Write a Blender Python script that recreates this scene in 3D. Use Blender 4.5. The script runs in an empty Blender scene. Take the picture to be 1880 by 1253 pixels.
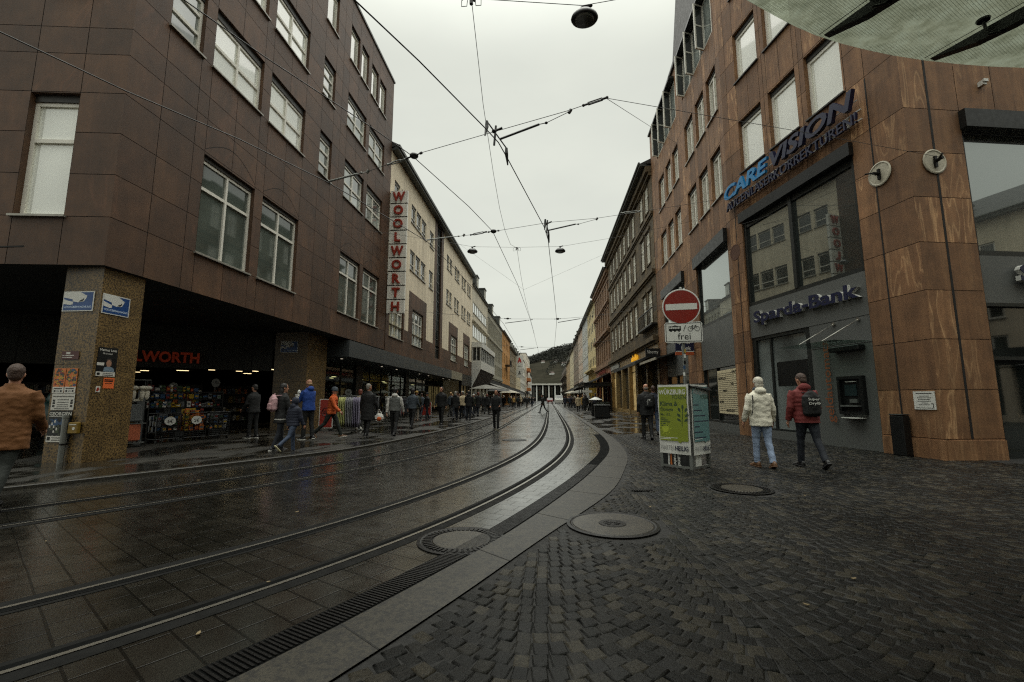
import bpy, math, random
from mathutils import Vector, Matrix
RN = random.Random(11)
SC = bpy.context.scene
COL = SC.collection
rad = math.radians

# ---------------------------------------------------------------- materials
MATS = {}
def s2l(c):
    return tuple(((x / 255.0) / 12.92 if x / 255.0 <= .04045 else ((x / 255.0 + .055) / 1.055) ** 2.4) for x in c)

class NT:
    def __init__(self, name):
        self.m = bpy.data.materials.new(name); self.m.use_nodes = True
        self.t = self.m.node_tree; self.n = self.t.nodes; self.l = self.t.links
        self.b = self.n['Principled BSDF']; self.out = self.n['Material Output']
    def add(self, typ, **kw):
        nd = self.n.new(typ)
        for k, v in kw.items():
            if k.startswith('i_'): nd.inputs[k[2:].replace('_', ' ')].default_value = v
            else: setattr(nd, k, v)
        return nd
    def link(self, a, b): self.l.new(a, b)
    def coord(self, kind='Object', scale=(1, 1, 1), rot=(0, 0, 0)):
        tc = self.add('ShaderNodeTexCoord'); mp = self.add('ShaderNodeMapping')
        mp.inputs['Scale'].default_value = scale; mp.inputs['Rotation'].default_value = rot
        self.link(tc.outputs[kind], mp.inputs['Vector']); return mp.outputs['Vector']
    def noise(self, vec, scale, detail=4, rough=.55, dist=0):
        nd = self.add('ShaderNodeTexNoise'); nd.inputs['Scale'].default_value = scale
        nd.inputs['Detail'].default_value = detail; nd.inputs['Roughness'].default_value = rough
        nd.inputs['Distortion'].default_value = dist
        if vec is not None: self.link(vec, nd.inputs['Vector'])
        return nd
    def ramp(self, fac, stops, interp='LINEAR'):
        r = self.add('ShaderNodeValToRGB'); r.color_ramp.interpolation = interp
        e = r.color_ramp.elements
        while len(e) < len(stops): e.new(.5)
        for i, (p, c) in enumerate(stops):
            e[i].position = p; e[i].color = (c[0], c[1], c[2], 1) if not isinstance(c, (int, float)) else (c, c, c, 1)
        self.link(fac, r.inputs['Fac']); return r.outputs['Color']
    def mix(self, a, b, fac, mode='MIX'):
        x = self.add('ShaderNodeMix', data_type='RGBA', blend_type=mode)
        for i, v in ((6, a), (7, b)):
            if isinstance(v, (tuple, list)): x.inputs[i].default_value = (v[0], v[1], v[2], 1)
            else: self.link(v, x.inputs[i])
        if isinstance(fac, (int, float)): x.inputs[0].default_value = fac
        else: self.link(fac, x.inputs[0])
        return x.outputs[2]
    def math(self, op, a, b=None, c=None):
        x = self.add('ShaderNodeMath', operation=op)
        for i, v in ((0, a), (1, b), (2, c)):
            if v is None: continue
            if isinstance(v, (int, float)): x.inputs[i].default_value = v
            else: self.link(v, x.inputs[i])
        return x.outputs[0]
    def attr(self, name='pv'):
        a = self.add('ShaderNodeAttribute'); a.attribute_name = name; return a
    def bump(self, h, strength=.3, dist=.01):
        b = self.add('ShaderNodeBump'); b.inputs['Strength'].default_value = strength; b.inputs['Distance'].default_value = dist
        self.link(h, b.inputs['Height']); self.link(b.outputs['Normal'], self.b.inputs['Normal'])
    def set(self, **kw):
        for k, v in kw.items():
            s = self.b.inputs[k.replace('_', ' ')]
            if isinstance(v, (int, float)): s.default_value = v
            elif isinstance(v, (tuple, list)): s.default_value = (v[0], v[1], v[2], 1)
            else: self.link(v, s)

def M(name, col, rough=.6, metal=0., var=.18, vs=4., bump=0., bs=60., emit=0., pv=0., spec=.5, srgb=True):
    """plain weathered surface: base colour broken by soft noise (and by the per-panel value pv)"""
    if name in MATS: return MATS[name]
    c = s2l(col) if srgb else col
    t = NT(name); v = t.coord()
    n = t.noise(v, vs, 5, .6)
    f = t.ramp(n.outputs['Fac'], [(.3, 1 - var), (.7, 1 + var)])
    k = t.mix(c, f, 1., 'MULTIPLY')
    if pv:
        a = t.attr(); g = t.ramp(a.outputs['Fac'], [(0, 1 - pv), (1, 1 + pv)])
        k = t.mix(k, g, 1., 'MULTIPLY')
    t.set(Base_Color=k, Metallic=float(metal))
    r = t.ramp(n.outputs['Fac'], [(.3, min(1, rough + .08)), (.7, max(.02, rough - .08))]); t.set(Roughness=r)
    t.b.inputs['Specular IOR Level'].default_value = spec
    if bump: t.bump(t.noise(v, bs, 3).outputs['Fac'], bump, .01)
    if emit:
        t.link(k, t.b.inputs['Emission Color']); t.b.inputs['Emission Strength'].default_value = emit
    MATS[name] = t.m; return t.m

def stone(name, cols, vein, veinamt=.5, streak=(5, 5, .35), rough=.55, bump=.15, pv=.22):
    """sandstone slabs: every slab (pv) has its own tone and its own run of vertical streaks"""
    t = NT(name); a = t.attr()
    tc = t.add('ShaderNodeTexCoord'); mp = t.add('ShaderNodeMapping'); mp.inputs['Scale'].default_value = streak
    t.link(tc.outputs['Object'], mp.inputs['Vector'])
    off = t.add('ShaderNodeVectorMath', operation='SCALE'); off.inputs[0].default_value = (37.7, 13.1, 91.3); t.link(a.outputs['Fac'], off.inputs['Scale'])
    ad = t.add('ShaderNodeVectorMath', operation='ADD'); t.link(mp.outputs['Vector'], ad.inputs[0]); t.link(off.outputs[0], ad.inputs[1])
    n1 = t.noise(ad.outputs[0], 1., 6, .6, .6)
    base = t.ramp(n1.outputs['Fac'], [(.25, s2l(cols[0])), (.5, s2l(cols[1])), (.75, s2l(cols[2]))])
    n2 = t.noise(ad.outputs[0], .9, 2, .4, 1.4)
    vm = t.ramp(n2.outputs['Fac'], [(.52, 0.), (.565, 1.), (.585, 0.2), (.66, 0.)])
    sel = t.ramp(a.outputs['Fac'], [(.35, 0.), (.8, veinamt)])
    base = t.mix(base, s2l(vein), t.math('MULTIPLY', vm, sel))
    g = t.ramp(a.outputs['Fac'], [(0, 1 - pv), (.5, 1.), (1, 1 + pv)])
    base = t.mix(base, g, 1., 'MULTIPLY')
    fine = t.noise(t.coord(), 26, 6, .75); mot = t.noise(t.coord(), 2.6, 5, .65)
    base = t.mix(base, t.ramp(fine.outputs['Fac'], [(.3, .80), (.7, 1.2)]), 1., 'MULTIPLY')
    base = t.mix(base, t.ramp(mot.outputs['Fac'], [(.3, .72), (.7, 1.22)]), 1., 'MULTIPLY')
    run = t.noise(t.coord(scale=(13, 13, .35)), 1., 5, .6); base = t.mix(base, t.ramp(run.outputs['Fac'], [(.34, 1 - veinamt * .22), (.56, 1.03)]), 1., 'MULTIPLY')
    dirt = t.noise(t.coord(scale=(.5, .5, .16)), 1.3, 5, .6)
    base = t.mix(base, t.ramp(dirt.outputs['Fac'], [(.35, .72), (.6, 1.05)]), 1., 'MULTIPLY')
    t.set(Base_Color=base, Roughness=t.ramp(fine.outputs['Fac'], [(.3, rough - .1), (.7, rough + .12)]))
    t.bump(fine.outputs['Fac'], bump, .006)
    MATS[name] = t.m; return t.m

def plaster(name, col, dirtamt=.3, rough=.75):
    t = NT(name); v = t.coord()
    n = t.noise(v, .5, 6, .65); n2 = t.noise(t.coord(scale=(2.2, 2.2, .18)), 1., 5, .65)
    k = t.mix(s2l(col), t.ramp(n.outputs['Fac'], [(.3, .84), (.7, 1.08)]), 1., 'MULTIPLY')
    k = t.mix(k, t.ramp(n2.outputs['Fac'], [(.35, 1 - dirtamt), (.58, 1.03)]), 1., 'MULTIPLY')
    t.set(Base_Color=k, Roughness=rough); t.bump(t.noise(v, 45, 3).outputs['Fac'], .12, .01)
    MATS[name] = t.m; return t.m

def granite(name, cols, rough=.4):
    t = NT(name); v = t.coord()
    n = t.noise(v, 30, 4, .7, .3); n2 = t.noise(v, 3, 4, .6)
    k = t.ramp(n.outputs['Fac'], [(.36, s2l(cols[0])), (.47, s2l(cols[1])), (.58, s2l(cols[2])), (.68, s2l(cols[3]))])
    k = t.mix(k, t.ramp(n2.outputs['Fac'], [(.3, .65), (.65, 1.15)]), 1., 'MULTIPLY')
    t.set(Base_Color=k, Roughness=rough); MATS[name] = t.m; return t.m

def pane(name, col, rough=.04, spec=.6, coat=0., var=.35, vs=.8, refl=1.0):
    """window glass with whatever hangs behind it, or mirrored sky put into its colour: a darkish body under a sharp reflection"""
    t = NT(name); v = t.coord()
    n = t.noise(v, vs, 3, .5)
    k = t.mix(s2l(col), t.ramp(n.outputs['Fac'], [(.35, 1 - var), (.65, 1 + var)]), 1., 'MULTIPLY')
    t.set(Base_Color=k, Roughness=rough); t.b.inputs['Specular IOR Level'].default_value = spec
    t.b.inputs['IOR'].default_value = 1.55
    t.b.inputs['Coat Weight'].default_value = coat; t.b.inputs['Coat Roughness'].default_value = .02
    t.bump(t.noise(v, .7, 1).outputs['Fac'], .04, .02)
    MATS[name] = t.m; return t.m

def pane_refl(name, col, amt=.22):
    t = NT(name); v = t.coord(); t.set(Base_Color=s2l(col), Roughness=.3)
    gl = t.add('ShaderNodeBsdfGlossy'); gl.inputs['Roughness'].default_value = .015; gl.inputs['Color'].default_value = (.86, .92, .9, 1)
    lw = t.add('ShaderNodeLayerWeight'); f = t.math('MULTIPLY_ADD', t.math('POWER', lw.outputs['Facing'], 3.), .7, amt)
    b = t.add('ShaderNodeBump'); b.inputs['Strength'].default_value = .03; b.inputs['Distance'].default_value = .02; t.link(t.noise(v, .6, 1).outputs['Fac'], b.inputs['Height']); t.link(b.outputs['Normal'], gl.inputs['Normal'])
    mx = t.add('ShaderNodeMixShader'); t.link(f, mx.inputs[0]); t.link(t.b.outputs[0], mx.inputs[1]); t.link(gl.outputs[0], mx.inputs[2]); t.link(mx.outputs[0], t.out.inputs['Surface'])
    MATS[name] = t.m; return t.m

def clear_glass(name, tint=(.75, .85, .8), amount=.8):
    t = NT(name)
    tr = t.add('ShaderNodeBsdfTransparent'); tr.inputs['Color'].default_value = (*tint, 1)
    gl = t.add('ShaderNodeBsdfGlossy'); gl.inputs['Roughness'].default_value = .03
    lw = t.add('ShaderNodeLayerWeight'); fr = t.math('MULTIPLY_ADD', t.math('POWER', lw.outputs['Facing'], 4.), .75, .04)
    mx = t.add('ShaderNodeMixShader'); t.link(fr, mx.inputs[0]); t.link(tr.outputs[0], mx.inputs[1]); t.link(gl.outputs[0], mx.inputs[2])
    t.link(mx.outputs[0], t.out.inputs['Surface']); MATS[name] = t.m; return t.m

# ---------------------------------------------------------------- mesh building
class MB:
    def __init__(s): s.v = []; s.f = []; s.mi = []; s.pv = []; s.uv = {}
    def face(s, pts, m=0, pv=.5):
        i = len(s.v); s.v += [tuple(p) for p in pts]; s.f.append(tuple(range(i, i + len(pts)))); s.mi.append(m); s.pv.append(pv)
    def box(s, x0, x1, y0, y1, z0, z1, m=0, pv=.5, M4=None):
        P = [(x0, y0, z0), (x1, y0, z0), (x1, y1, z0), (x0, y1, z0), (x0, y0, z1), (x1, y0, z1), (x1, y1, z1), (x0, y1, z1)]
        if M4 is not None: P = [tuple(M4 @ Vector(p)) for p in P]
        i = len(s.v); s.v += P
        for q in ((0, 3, 2, 1), (4, 5, 6, 7), (0, 1, 5, 4), (1, 2, 6, 5), (2, 3, 7, 6), (3, 0, 4, 7)):
            s.f.append(tuple(i + k for k in q)); s.mi.append(m); s.pv.append(pv)
    def rbox(s, x0, x1, y0, y1, z0, z1, r=.02, m=0, pv=.5, M4=None):
        """box with chamfered vertical and top edges"""
        ring = [(x0 + r, y0), (x1 - r, y0), (x1, y0 + r), (x1, y1 - r), (x1 - r, y1), (x0 + r, y1), (x0, y1 - r), (x0, y0 + r)]
        cx, cy = (x0 + x1) / 2, (y0 + y1) / 2; hx, hy = (x1 - x0) / 2, (y1 - y0) / 2
        def sc(k): return [(cx + (a - cx) * (hx - k) / hx, cy + (b - cy) * (hy - k) / hy) for a, b in ring]
        rows = [(sc(r), z0), (ring, z0 + r), (ring, z1 - r), (sc(r), z1)]
        i = len(s.v)
        for rg, z in rows:
            for a, b in rg:
                p = Vector((a, b, z)); s.v.append(tuple(M4 @ p if M4 is not None else p))
        for k in range(3):
            for j in range(8):
                s.f.append((i + k * 8 + j, i + k * 8 + (j + 1) % 8, i + (k + 1) * 8 + (j + 1) % 8, i + (k + 1) * 8 + j)); s.mi.append(m); s.pv.append(pv)
        s.f.append(tuple(i + 7 - j for j in range(8))); s.f.append(tuple(i + 24 + j for j in range(8))); s.mi += [m, m]; s.pv += [pv, pv]
    def rings(s, rings, m=0, pv=.5, cap=True, close=True):
        i = len(s.v); n = len(rings[0])
        for r in rings: s.v += [tuple(p) for p in r]
        for k in range(len(rings) - 1):
            for j in range(n if close else n - 1):
                j2 = (j + 1) % n
                s.f.append((i + k * n + j, i + k * n + j2, i + (k + 1) * n + j2, i + (k + 1) * n + j)); s.mi.append(m); s.pv.append(pv)
        if cap:
            s.f.append(tuple(i + n - 1 - j for j in range(n))); s.f.append(tuple(i + (len(rings) - 1) * n + j for j in range(n))); s.mi += [m, m]; s.pv += [pv, pv]
    def tube(s, pts, r, n=8, m=0, pv=.5, flat=1., cap=True):
        pts = [Vector(p) for p in pts]; rr = r if isinstance(r, (list, tuple)) else [r] * len(pts)
        rings = []; prev = None
        for k, p in enumerate(pts):
            d = (pts[min(k + 1, len(pts) - 1)] - pts[max(k - 1, 0)]).normalized()
            if prev is None:
                a = Vector((0, 0, 1)) if abs(d.z) < .9 else Vector((1, 0, 0))
                u = d.cross(a).normalized()
            else:
                u = (prev - d * prev.dot(d)).normalized()
            prev = u; w = d.cross(u)
            rings.append([p + u * (rr[k] * math.cos(2 * math.pi * j / n)) + w * (rr[k] * flat * math.sin(2 * math.pi * j / n)) for j in range(n)])
        s.rings(rings, m, pv, cap)
    def lathe(s, prof, c=(0, 0, 0), n=16, m=0, pv=.5, M4=None):
        rings = []
        for r, z in prof:
            ring = [Vector((c[0] + r * math.cos(2 * math.pi * j / n), c[1] + r * math.sin(2 * math.pi * j / n), c[2] + z)) for j in range(n)]
            if M4 is not None: ring = [M4 @ p for p in ring]
            rings.append(ring)
        s.rings(rings, m, pv)
    def ell(s, c, r, n=12, k=8, m=0, pv=.5, M4=None):
        rings = []
        for a in range(k + 1):
            t = -math.pi / 2 + math.pi * a / k; q = max(math.cos(t), .03)
            ring = [Vector((c[0] + r[0] * q * math.cos(2 * math.pi * j / n), c[1] + r[1] * q * math.sin(2 * math.pi * j / n), c[2] + r[2] * math.sin(t))) for j in range(n)]
            if M4 is not None: ring = [M4 @ p for p in ring]
            rings.append(ring)
        s.rings(rings, m, pv)
    def prism(s, poly, y0, y1, m=0, pv=.5):
        """poly in (x,z), extruded along y"""
        s.rings([[(x, y0, z) for x, z in poly], [(x, y1, z) for x, z in poly]], m, pv)
    def mesh(s, me, M4, m=0, pv=.5):
        i = len(s.v); s.v += [tuple(M4 @ v.co) for v in me.vertices]
        for p in me.polygons:
            s.f.append(tuple(i + k for k in p.vertices)); s.mi.append(m); s.pv.append(pv)
    def data(s, name, mats, smooth=False):
        me = bpy.data.meshes.new(name); me.from_pydata(s.v, [], s.f)
        for m in (mats if isinstance(mats, (list, tuple)) else [mats]): me.materials.append(m)
        me.polygons.foreach_set('material_index', s.mi)
        a = me.attributes.new('pv', 'FLOAT', 'FACE'); a.data.foreach_set('value', s.pv)
        if smooth: me.polygons.foreach_set('use_smooth', [True] * len(s.f))
        me.update(); return me
    def build(s, name, mats, parent=None, loc=(0, 0, 0), rz=0., smooth=False, **kw):
        return put(name, s.data(name, mats, smooth), parent, loc, rz, **kw)

def put(name, me, parent=None, loc=(0, 0, 0), rz=0., label=None, cat=None, group=None, kind=None):
    o = bpy.data.objects.new(name, me); COL.objects.link(o)
    o.parent = parent; o.location = loc; o.rotation_euler = (0, 0, rz)
    return tag(o, label, cat, group, kind)
def tag(o, label=None, cat=None, group=None, kind=None):
    if label: o['label'] = label
    if cat: o['category'] = cat
    if group: o['group'] = group
    if kind: o['kind'] = kind
    return o
def thing(name, label, cat, loc=(0, 0, 0), rz=0., group=None):
    return put(name, None, None, loc, rz, label, cat, group)
def dup(root, loc, rz=None, label=None, group=None):
    def rec(o, par):
        c = o.copy(); COL.objects.link(c); c.parent = par
        for ch in list(o.children): rec(ch, c)
        return c
    r = rec(root, None); r.location = loc
    if rz is not None: r.rotation_euler = (0, 0, rz)
    if label: r['label'] = label
    if group: r['group'] = group
    return r

TXT = {}
def text(s, size=1., extrude=.02, bold=0., shear=0., sx=1., space=1.):
    """lettering as a mesh in the x-z plane, reading along +x, face towards -y, lower left at the origin"""
    key = (s, size, extrude, bold, shear, sx, space)
    if key in TXT: return TXT[key]
    cu = bpy.data.curves.new('lettering', 'FONT'); cu.body = s; cu.size = size; cu.extrude = extrude; cu.offset = bold; cu.shear = shear
    cu.space_character = space; cu.resolution_u = 3
    o = bpy.data.objects.new('lettering', cu); COL.objects.link(o)
    dg = bpy.context.evaluated_depsgraph_get(); dg.update()
    me = bpy.data.meshes.new_from_object(o.evaluated_get(dg))
    bpy.data.objects.remove(o); bpy.data.curves.remove(cu)
    me.transform(Matrix.Rotation(math.pi / 2, 4, 'X') @ Matrix.Diagonal((sx, 1, 1, 1)))
    x0 = min((v.co.x for v in me.vertices), default=0); z0 = min((v.co.z for v in me.vertices), default=0); y1 = max((v.co.y for v in me.vertices), default=0)
    me.transform(Matrix.Translation((-x0, -y1, -z0)))
    w = max((v.co.x for v in me.vertices), default=0); h = max((v.co.z for v in me.vertices), default=0)
    TXT[key] = (me, w, h); return TXT[key]
def lay(mb, s, x, z, h, y=0., m=0, w=None, bold=0., extrude=.002, shear=0., space=1., center=False, rot=0.):
    """write s into mb with cap height h (and optionally squeezed to width w)"""
    me, tw, th = text(s, 1., 0.5, bold, shear, 1., space)
    k = h / th; kx = (w / tw) if w else k
    x0 = x - (tw * kx / 2 if center else 0)
    mb.mesh(me, Matrix.Translation((x0, y, z)) @ Matrix.Rotation(rot, 4, 'Y') @ Matrix.Diagonal((kx, extrude, k, 1)), m)
    return tw * kx

# ---------------------------------------------------------------- facades (local x = to the viewer's right, y = into the house, z = up)
def wall(mb, x0, x1, z0, z1, ops=(), depth=.2, gx=None, gz=None, gap=.014, m=0, mj=1, mr=None, seed=0, y=0.):
    mr = m if mr is None else mr
    xs = {x0, x1}; zs = {z0, z1}
    for a, b, c, d in ops: xs |= {a, b}; zs |= {c, d}
    gxs = [g for g in (gx or []) if x0 < g < x1]; gzs = [g for g in (gz or []) if z0 < g < z1]
    xs |= set(gxs); zs |= set(gzs)
    xs = sorted(v for v in xs if x0 - 1e-6 <= v <= x1 + 1e-6); zs = sorted(v for v in zs if z0 - 1e-6 <= v <= z1 + 1e-6)
    G = set(round(v, 4) for v in gxs); H = set(round(v, 4) for v in gzs)
    import bisect
    for i in range(len(xs) - 1):
        for j in range(len(zs) - 1):
            a, b, c, d = xs[i], xs[i + 1], zs[j], zs[j + 1]
            if b - a < 1e-5 or d - c < 1e-5: continue
            mx, mz = (a + b) / 2, (c + d) / 2
            if any(o[0] < mx < o[1] and o[2] < mz < o[3] for o in ops): continue
            if gx or gz:
                k = bisect.bisect(sorted(gxs), mx); q = bisect.bisect(sorted(gzs), mz)
                pv = random.Random(k * 131 + q * 7919 + seed).random()
                mb.face([(a, y + .012, c), (b, y + .012, c), (b, y + .012, d), (a, y + .012, d)], mj, pv)
                h = gap / 2
                a2 = a + h if round(a, 4) in G else a; b2 = b - h if round(b, 4) in G else b
                c2 = c + h if round(c, 4) in H else c; d2 = d - h if round(d, 4) in H else d
                mb.face([(a2, y, c2), (b2, y, c2), (b2, y, d2), (a2, y, d2)], m, pv)
            else:
                mb.face([(a, y, c), (b, y, c), (b, y, d), (a, y, d)], m, .5)
    for a, b, c, d in ops:
        e = y + depth
        mb.face([(a, y, c), (a, e, c), (a, e, d), (a, y, d)], mr); mb.face([(b, y, c), (b, y, d), (b, e, d), (b, e, c)], mr)
        mb.face([(a, y, d), (a, e, d), (b, e, d), (b, y, d)], mr); mb.face([(a, y, c), (b, y, c), (b, e, c), (a, e, c)], mr)

WC = {}
def window(par, x0, x1, z0, z1, fm, pm, depth=.2, fw=.07, mull=(), trans=(), sill=None, box=0., bm=None, fr=(0, 0, 0), label=None, y=0., name='window', simple=False):
    w, h = round(x1 - x0, 3), round(z1 - z0, 3)
    key = (w, h, fm.name, pm.name, depth, fw, tuple(mull), tuple(trans), sill and sill.name, box, simple)
    if key not in WC:
        f = MB(); t = .07; ya = depth - .09; yb = depth - .02
        top = h - box
        f.box(0, fw, ya, yb, 0, top); f.box(w - fw, w, ya, yb, 0, top)
        f.box(fw, w - fw, ya + .002, yb, 0, fw); f.box(fw, w - fw, ya + .002, yb, top - fw, top)
        for q in mull: f.box(w * q - fw * .45, w * q + fw * .45, ya - .008, yb, fw, top - fw)
        for q in trans: f.box(fw, w - fw, ya - .004, yb, top * q - fw * .5, top * q + fw * .5)
        if box: f.box(0, w, ya - .03, yb, top + .002, h, 1)
        p = MB(); p.box(fw * .6, w - fw * .6, yb - .025, yb - .012, fw * .6, top - fw * .6, 1 if simple else 0)
        sm = None
        if simple:
            for k in range(len(p.f)): pass
            f.v_off = len(f.v)
            off = len(f.v); f.v += p.v; f.f += [tuple(off + q for q in g) for g in p.f]; f.mi += [2] * len(p.f); f.pv += p.pv
            if sill: f.box(-.05, w + .05, -.07, ya, -.05, .006, 3)
            WC[key] = (f.data('window', [fm, bm or fm, pm, sill or fm]), None, None)
        else:
            if sill:
                q = MB(); q.box(-.05, w + .05, -.07, ya - .01, -.04, .006); sm = q.data('sill', sill)
            WC[key] = (f.data('window', [fm, bm or fm]), p.data('pane', pm), sm)
    fme, pme, sme = WC[key]
    c, s = math.cos(fr[2]), math.sin(fr[2])
    o = put(name, fme, par, (fr[0] + c * x0 - s * y, fr[1] + s * x0 + c * y, z0), fr[2], label)
    if pme: put('pane', pme, o)
    if sme: put('sill', sme, o)
    return o
# ---------------------------------------------------------------- ground
def spline(pts, step=.25):
    P = [Vector((*p, 0)) for p in pts]; out = []
    for i in range(len(P) - 1):
        p0 = P[i - 1] if i else P[0] * 2 - P[1]; p1 = P[i]; p2 = P[i + 1]; p3 = P[i + 2] if i + 2 < len(P) else P[-1] * 2 - P[-2]
        d = (p2 - p1).length; n = max(1, int(d / step)) if d < 30 else 24
        t0 = 0; t1 = t0 + (p1 - p0).length ** .5; t2 = t1 + d ** .5; t3 = t2 + (p3 - p2).length ** .5
        for k in range(n):
            t = t1 + (t2 - t1) * k / n
            A1 = p0 * ((t1 - t) / (t1 - t0)) + p1 * ((t - t0) / (t1 - t0)); A2 = p1 * ((t2 - t) / (t2 - t1)) + p2 * ((t - t1) / (t2 - t1)); A3 = p2 * ((t3 - t) / (t3 - t2)) + p3 * ((t - t2) / (t3 - t2))
            B1 = A1 * ((t2 - t) / (t2 - t0)) + A2 * ((t - t0) / (t2 - t0)); B2 = A2 * ((t3 - t) / (t3 - t1)) + A3 * ((t - t1) / (t3 - t1))
            out.append(B1 * ((t2 - t) / (t2 - t1)) + B2 * ((t - t1) / (t2 - t1)))
    out.append(P[-1]); return out
def frames(c):
    r = []; s = 0
    for i, p in enumerate(c):
        d = (c[min(i + 1, len(c) - 1)] - c[max(i - 1, 0)]).normalized()
        if i: s += (p - c[i - 1]).length
        r.append((p, Vector((d.y, -d.x, 0)), s))
    return r
def strip(mb, c, v0, v1, z, m=0, pv=.5, sub=1):
    """ribbon following curve c between lateral offsets v0 and v1 (to the right positive)"""
    fr = frames(c); rows = []
    for p, nrm, s in fr:
        rows.append([p + nrm * (v0 + (v1 - v0) * k / sub) + Vector((0, 0, z)) for k in range(sub + 1)])
    mb.rings(rows, m, pv, cap=False, close=False)

CR = spline([(-5.8, -.8), (-4.6, .4), (-3.6, 1.5), (-2.85, 2.45), (-2.25, 3.4), (-1.69, 4.55), (-1.14, 6.1), (-.5, 8.6), (-.08, 11.2), (.17, 14), (.31, 18), (.39, 24), (.43, 34), (.55, 64), (.7, 300)])
CL = spline([(-9.9, -.4), (-8.6, 1.2), (-7.4, 2.5), (-6.4, 3.9), (-5.5, 5.37), (-4.75, 6.8), (-3.9, 8.6), (-3.2, 11), (-2.85, 14), (-2.68, 18), (-2.62, 24), (-2.58, 34), (-2.5, 64), (-2.4, 300)])
KL = spline([(-12, -4), (-10.3, 1), (-8.9, 4), (-7.38, 6.47), (-6.01, 9.02), (-5.06, 11.33), (-4.5, 15), (-4.03, 22.6), (-3.9, 40), (-3.85, 64), (-3.8, 300)])
KI = spline([(-4.2, -1.7), (-3.0, -.2), (-2.1, 1.05), (-1.46, 2.13), (-.84, 3.42), (-.37, 4.55), (.43, 7.0), (.99, 9.08), (1.5, 11.4), (1.8, 14.3), (1.95, 19.9), (2.0, 31), (2.1, 57), (2.2, 300)])
KO = spline([(-3.5, -2.1), (-2.5, -.5), (-1.65, .9), (-1.03, 2.1), (-.62, 3.0), (-.1, 4.25), (.86, 6.5), (1.34, 8.3), (1.8, 10.6), (2.12, 14.3), (2.22, 20), (2.25, 31), (2.4, 57), (2.5, 300)])

def relax(c, n=60):
    for _ in range(n): c = [c[0]] + [(c[i - 1] + c[i] * 2 + c[i + 1]) / 4 if (c[i + 1] - c[i - 1]).length < 1.5 else c[i] for i in range(1, len(c) - 1)] + [c[-1]]
    return c
CR = relax(CR); CL = relax(CL)

def mat_pavers():
    """concrete tram-lane blocks, laid in rows across the track (uv: along, across)"""
    t = NT('tram_pavers'); tc = t.add('ShaderNodeTexCoord'); mp = t.add('ShaderNodeMapping'); t.link(tc.outputs['UV'], mp.inputs['Vector'])
    br = t.add('ShaderNodeTexBrick'); br.offset = .5; br.inputs['Scale'].default_value = 1.
    br.inputs['Brick Width'].default_value = .27; br.inputs['Row Height'].default_value = .21; br.inputs['Mortar Size'].default_value = .008; br.inputs['Mortar Smooth'].default_value = .25
    br.inputs['Color1'].default_value = (.010, .0093, .007, 1); br.inputs['Color2'].default_value = (.018, .0165, .0125, 1); br.inputs['Mortar'].default_value = (.004, .004, .003, 1); br.inputs['Bias'].default_value = 0
    sep = t.add('ShaderNodeSeparateXYZ'); cmb = t.add('ShaderNodeCombineXYZ'); t.link(mp.outputs[0], sep.inputs[0]); t.link(sep.outputs[1], cmb.inputs[0]); t.link(sep.outputs[0], cmb.inputs[1])
    t.link(cmb.outputs[0], br.inputs['Vector'])
    v = t.coord(); big = t.noise(v, .55, 5, .6); fine = t.noise(v, 90, 3, .7); mid = t.noise(v, 5, 5, .6)
    k = t.mix(br.outputs['Color'], t.ramp(big.outputs['Fac'], [(.3, .7), (.65, 1.2)]), 1., 'MULTIPLY')
    k = t.mix(k, t.ramp(fine.outputs['Fac'], [(.3, .62), (.7, 1.4)]), 1., 'MULTIPLY')
    k = t.mix(k, t.ramp(mid.outputs['Fac'], [(.3, .8), (.7, 1.2)]), 1., 'MULTIPLY')
    wet = t.mix(t.ramp(big.outputs['Fac'], [(.35, .14), (.65, .30)]), t.ramp(mid.outputs['Fac'], [(.3, .8), (.7, 1.25)]), 1., 'MULTIPLY')
    t.set(Base_Color=k, Roughness=wet); t.b.inputs['Specular IOR Level'].default_value = .5
    film = t.noise(v, 1.1, 4, .6); t.set(Coat_Weight=t.mix((0, 0, 0), t.ramp(film.outputs['Fac'], [(.3, .45), (.6, .95)]), t.ramp(br.outputs['Fac'], [(0, 1.), (1, .25)])), Coat_Roughness=t.ramp(mid.outputs['Fac'], [(.3, .14), (.7, .27)])); t.b.inputs['Coat IOR'].default_value = 1.36
    h = t.mix(t.ramp(br.outputs['Fac'], [(0, 1.), (1, 0.)]), fine.outputs['Fac'], .07)
    h = t.mix(h, mid.outputs['Fac'], .10)
    t.bump(h, .34, .01); return t.m
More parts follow.
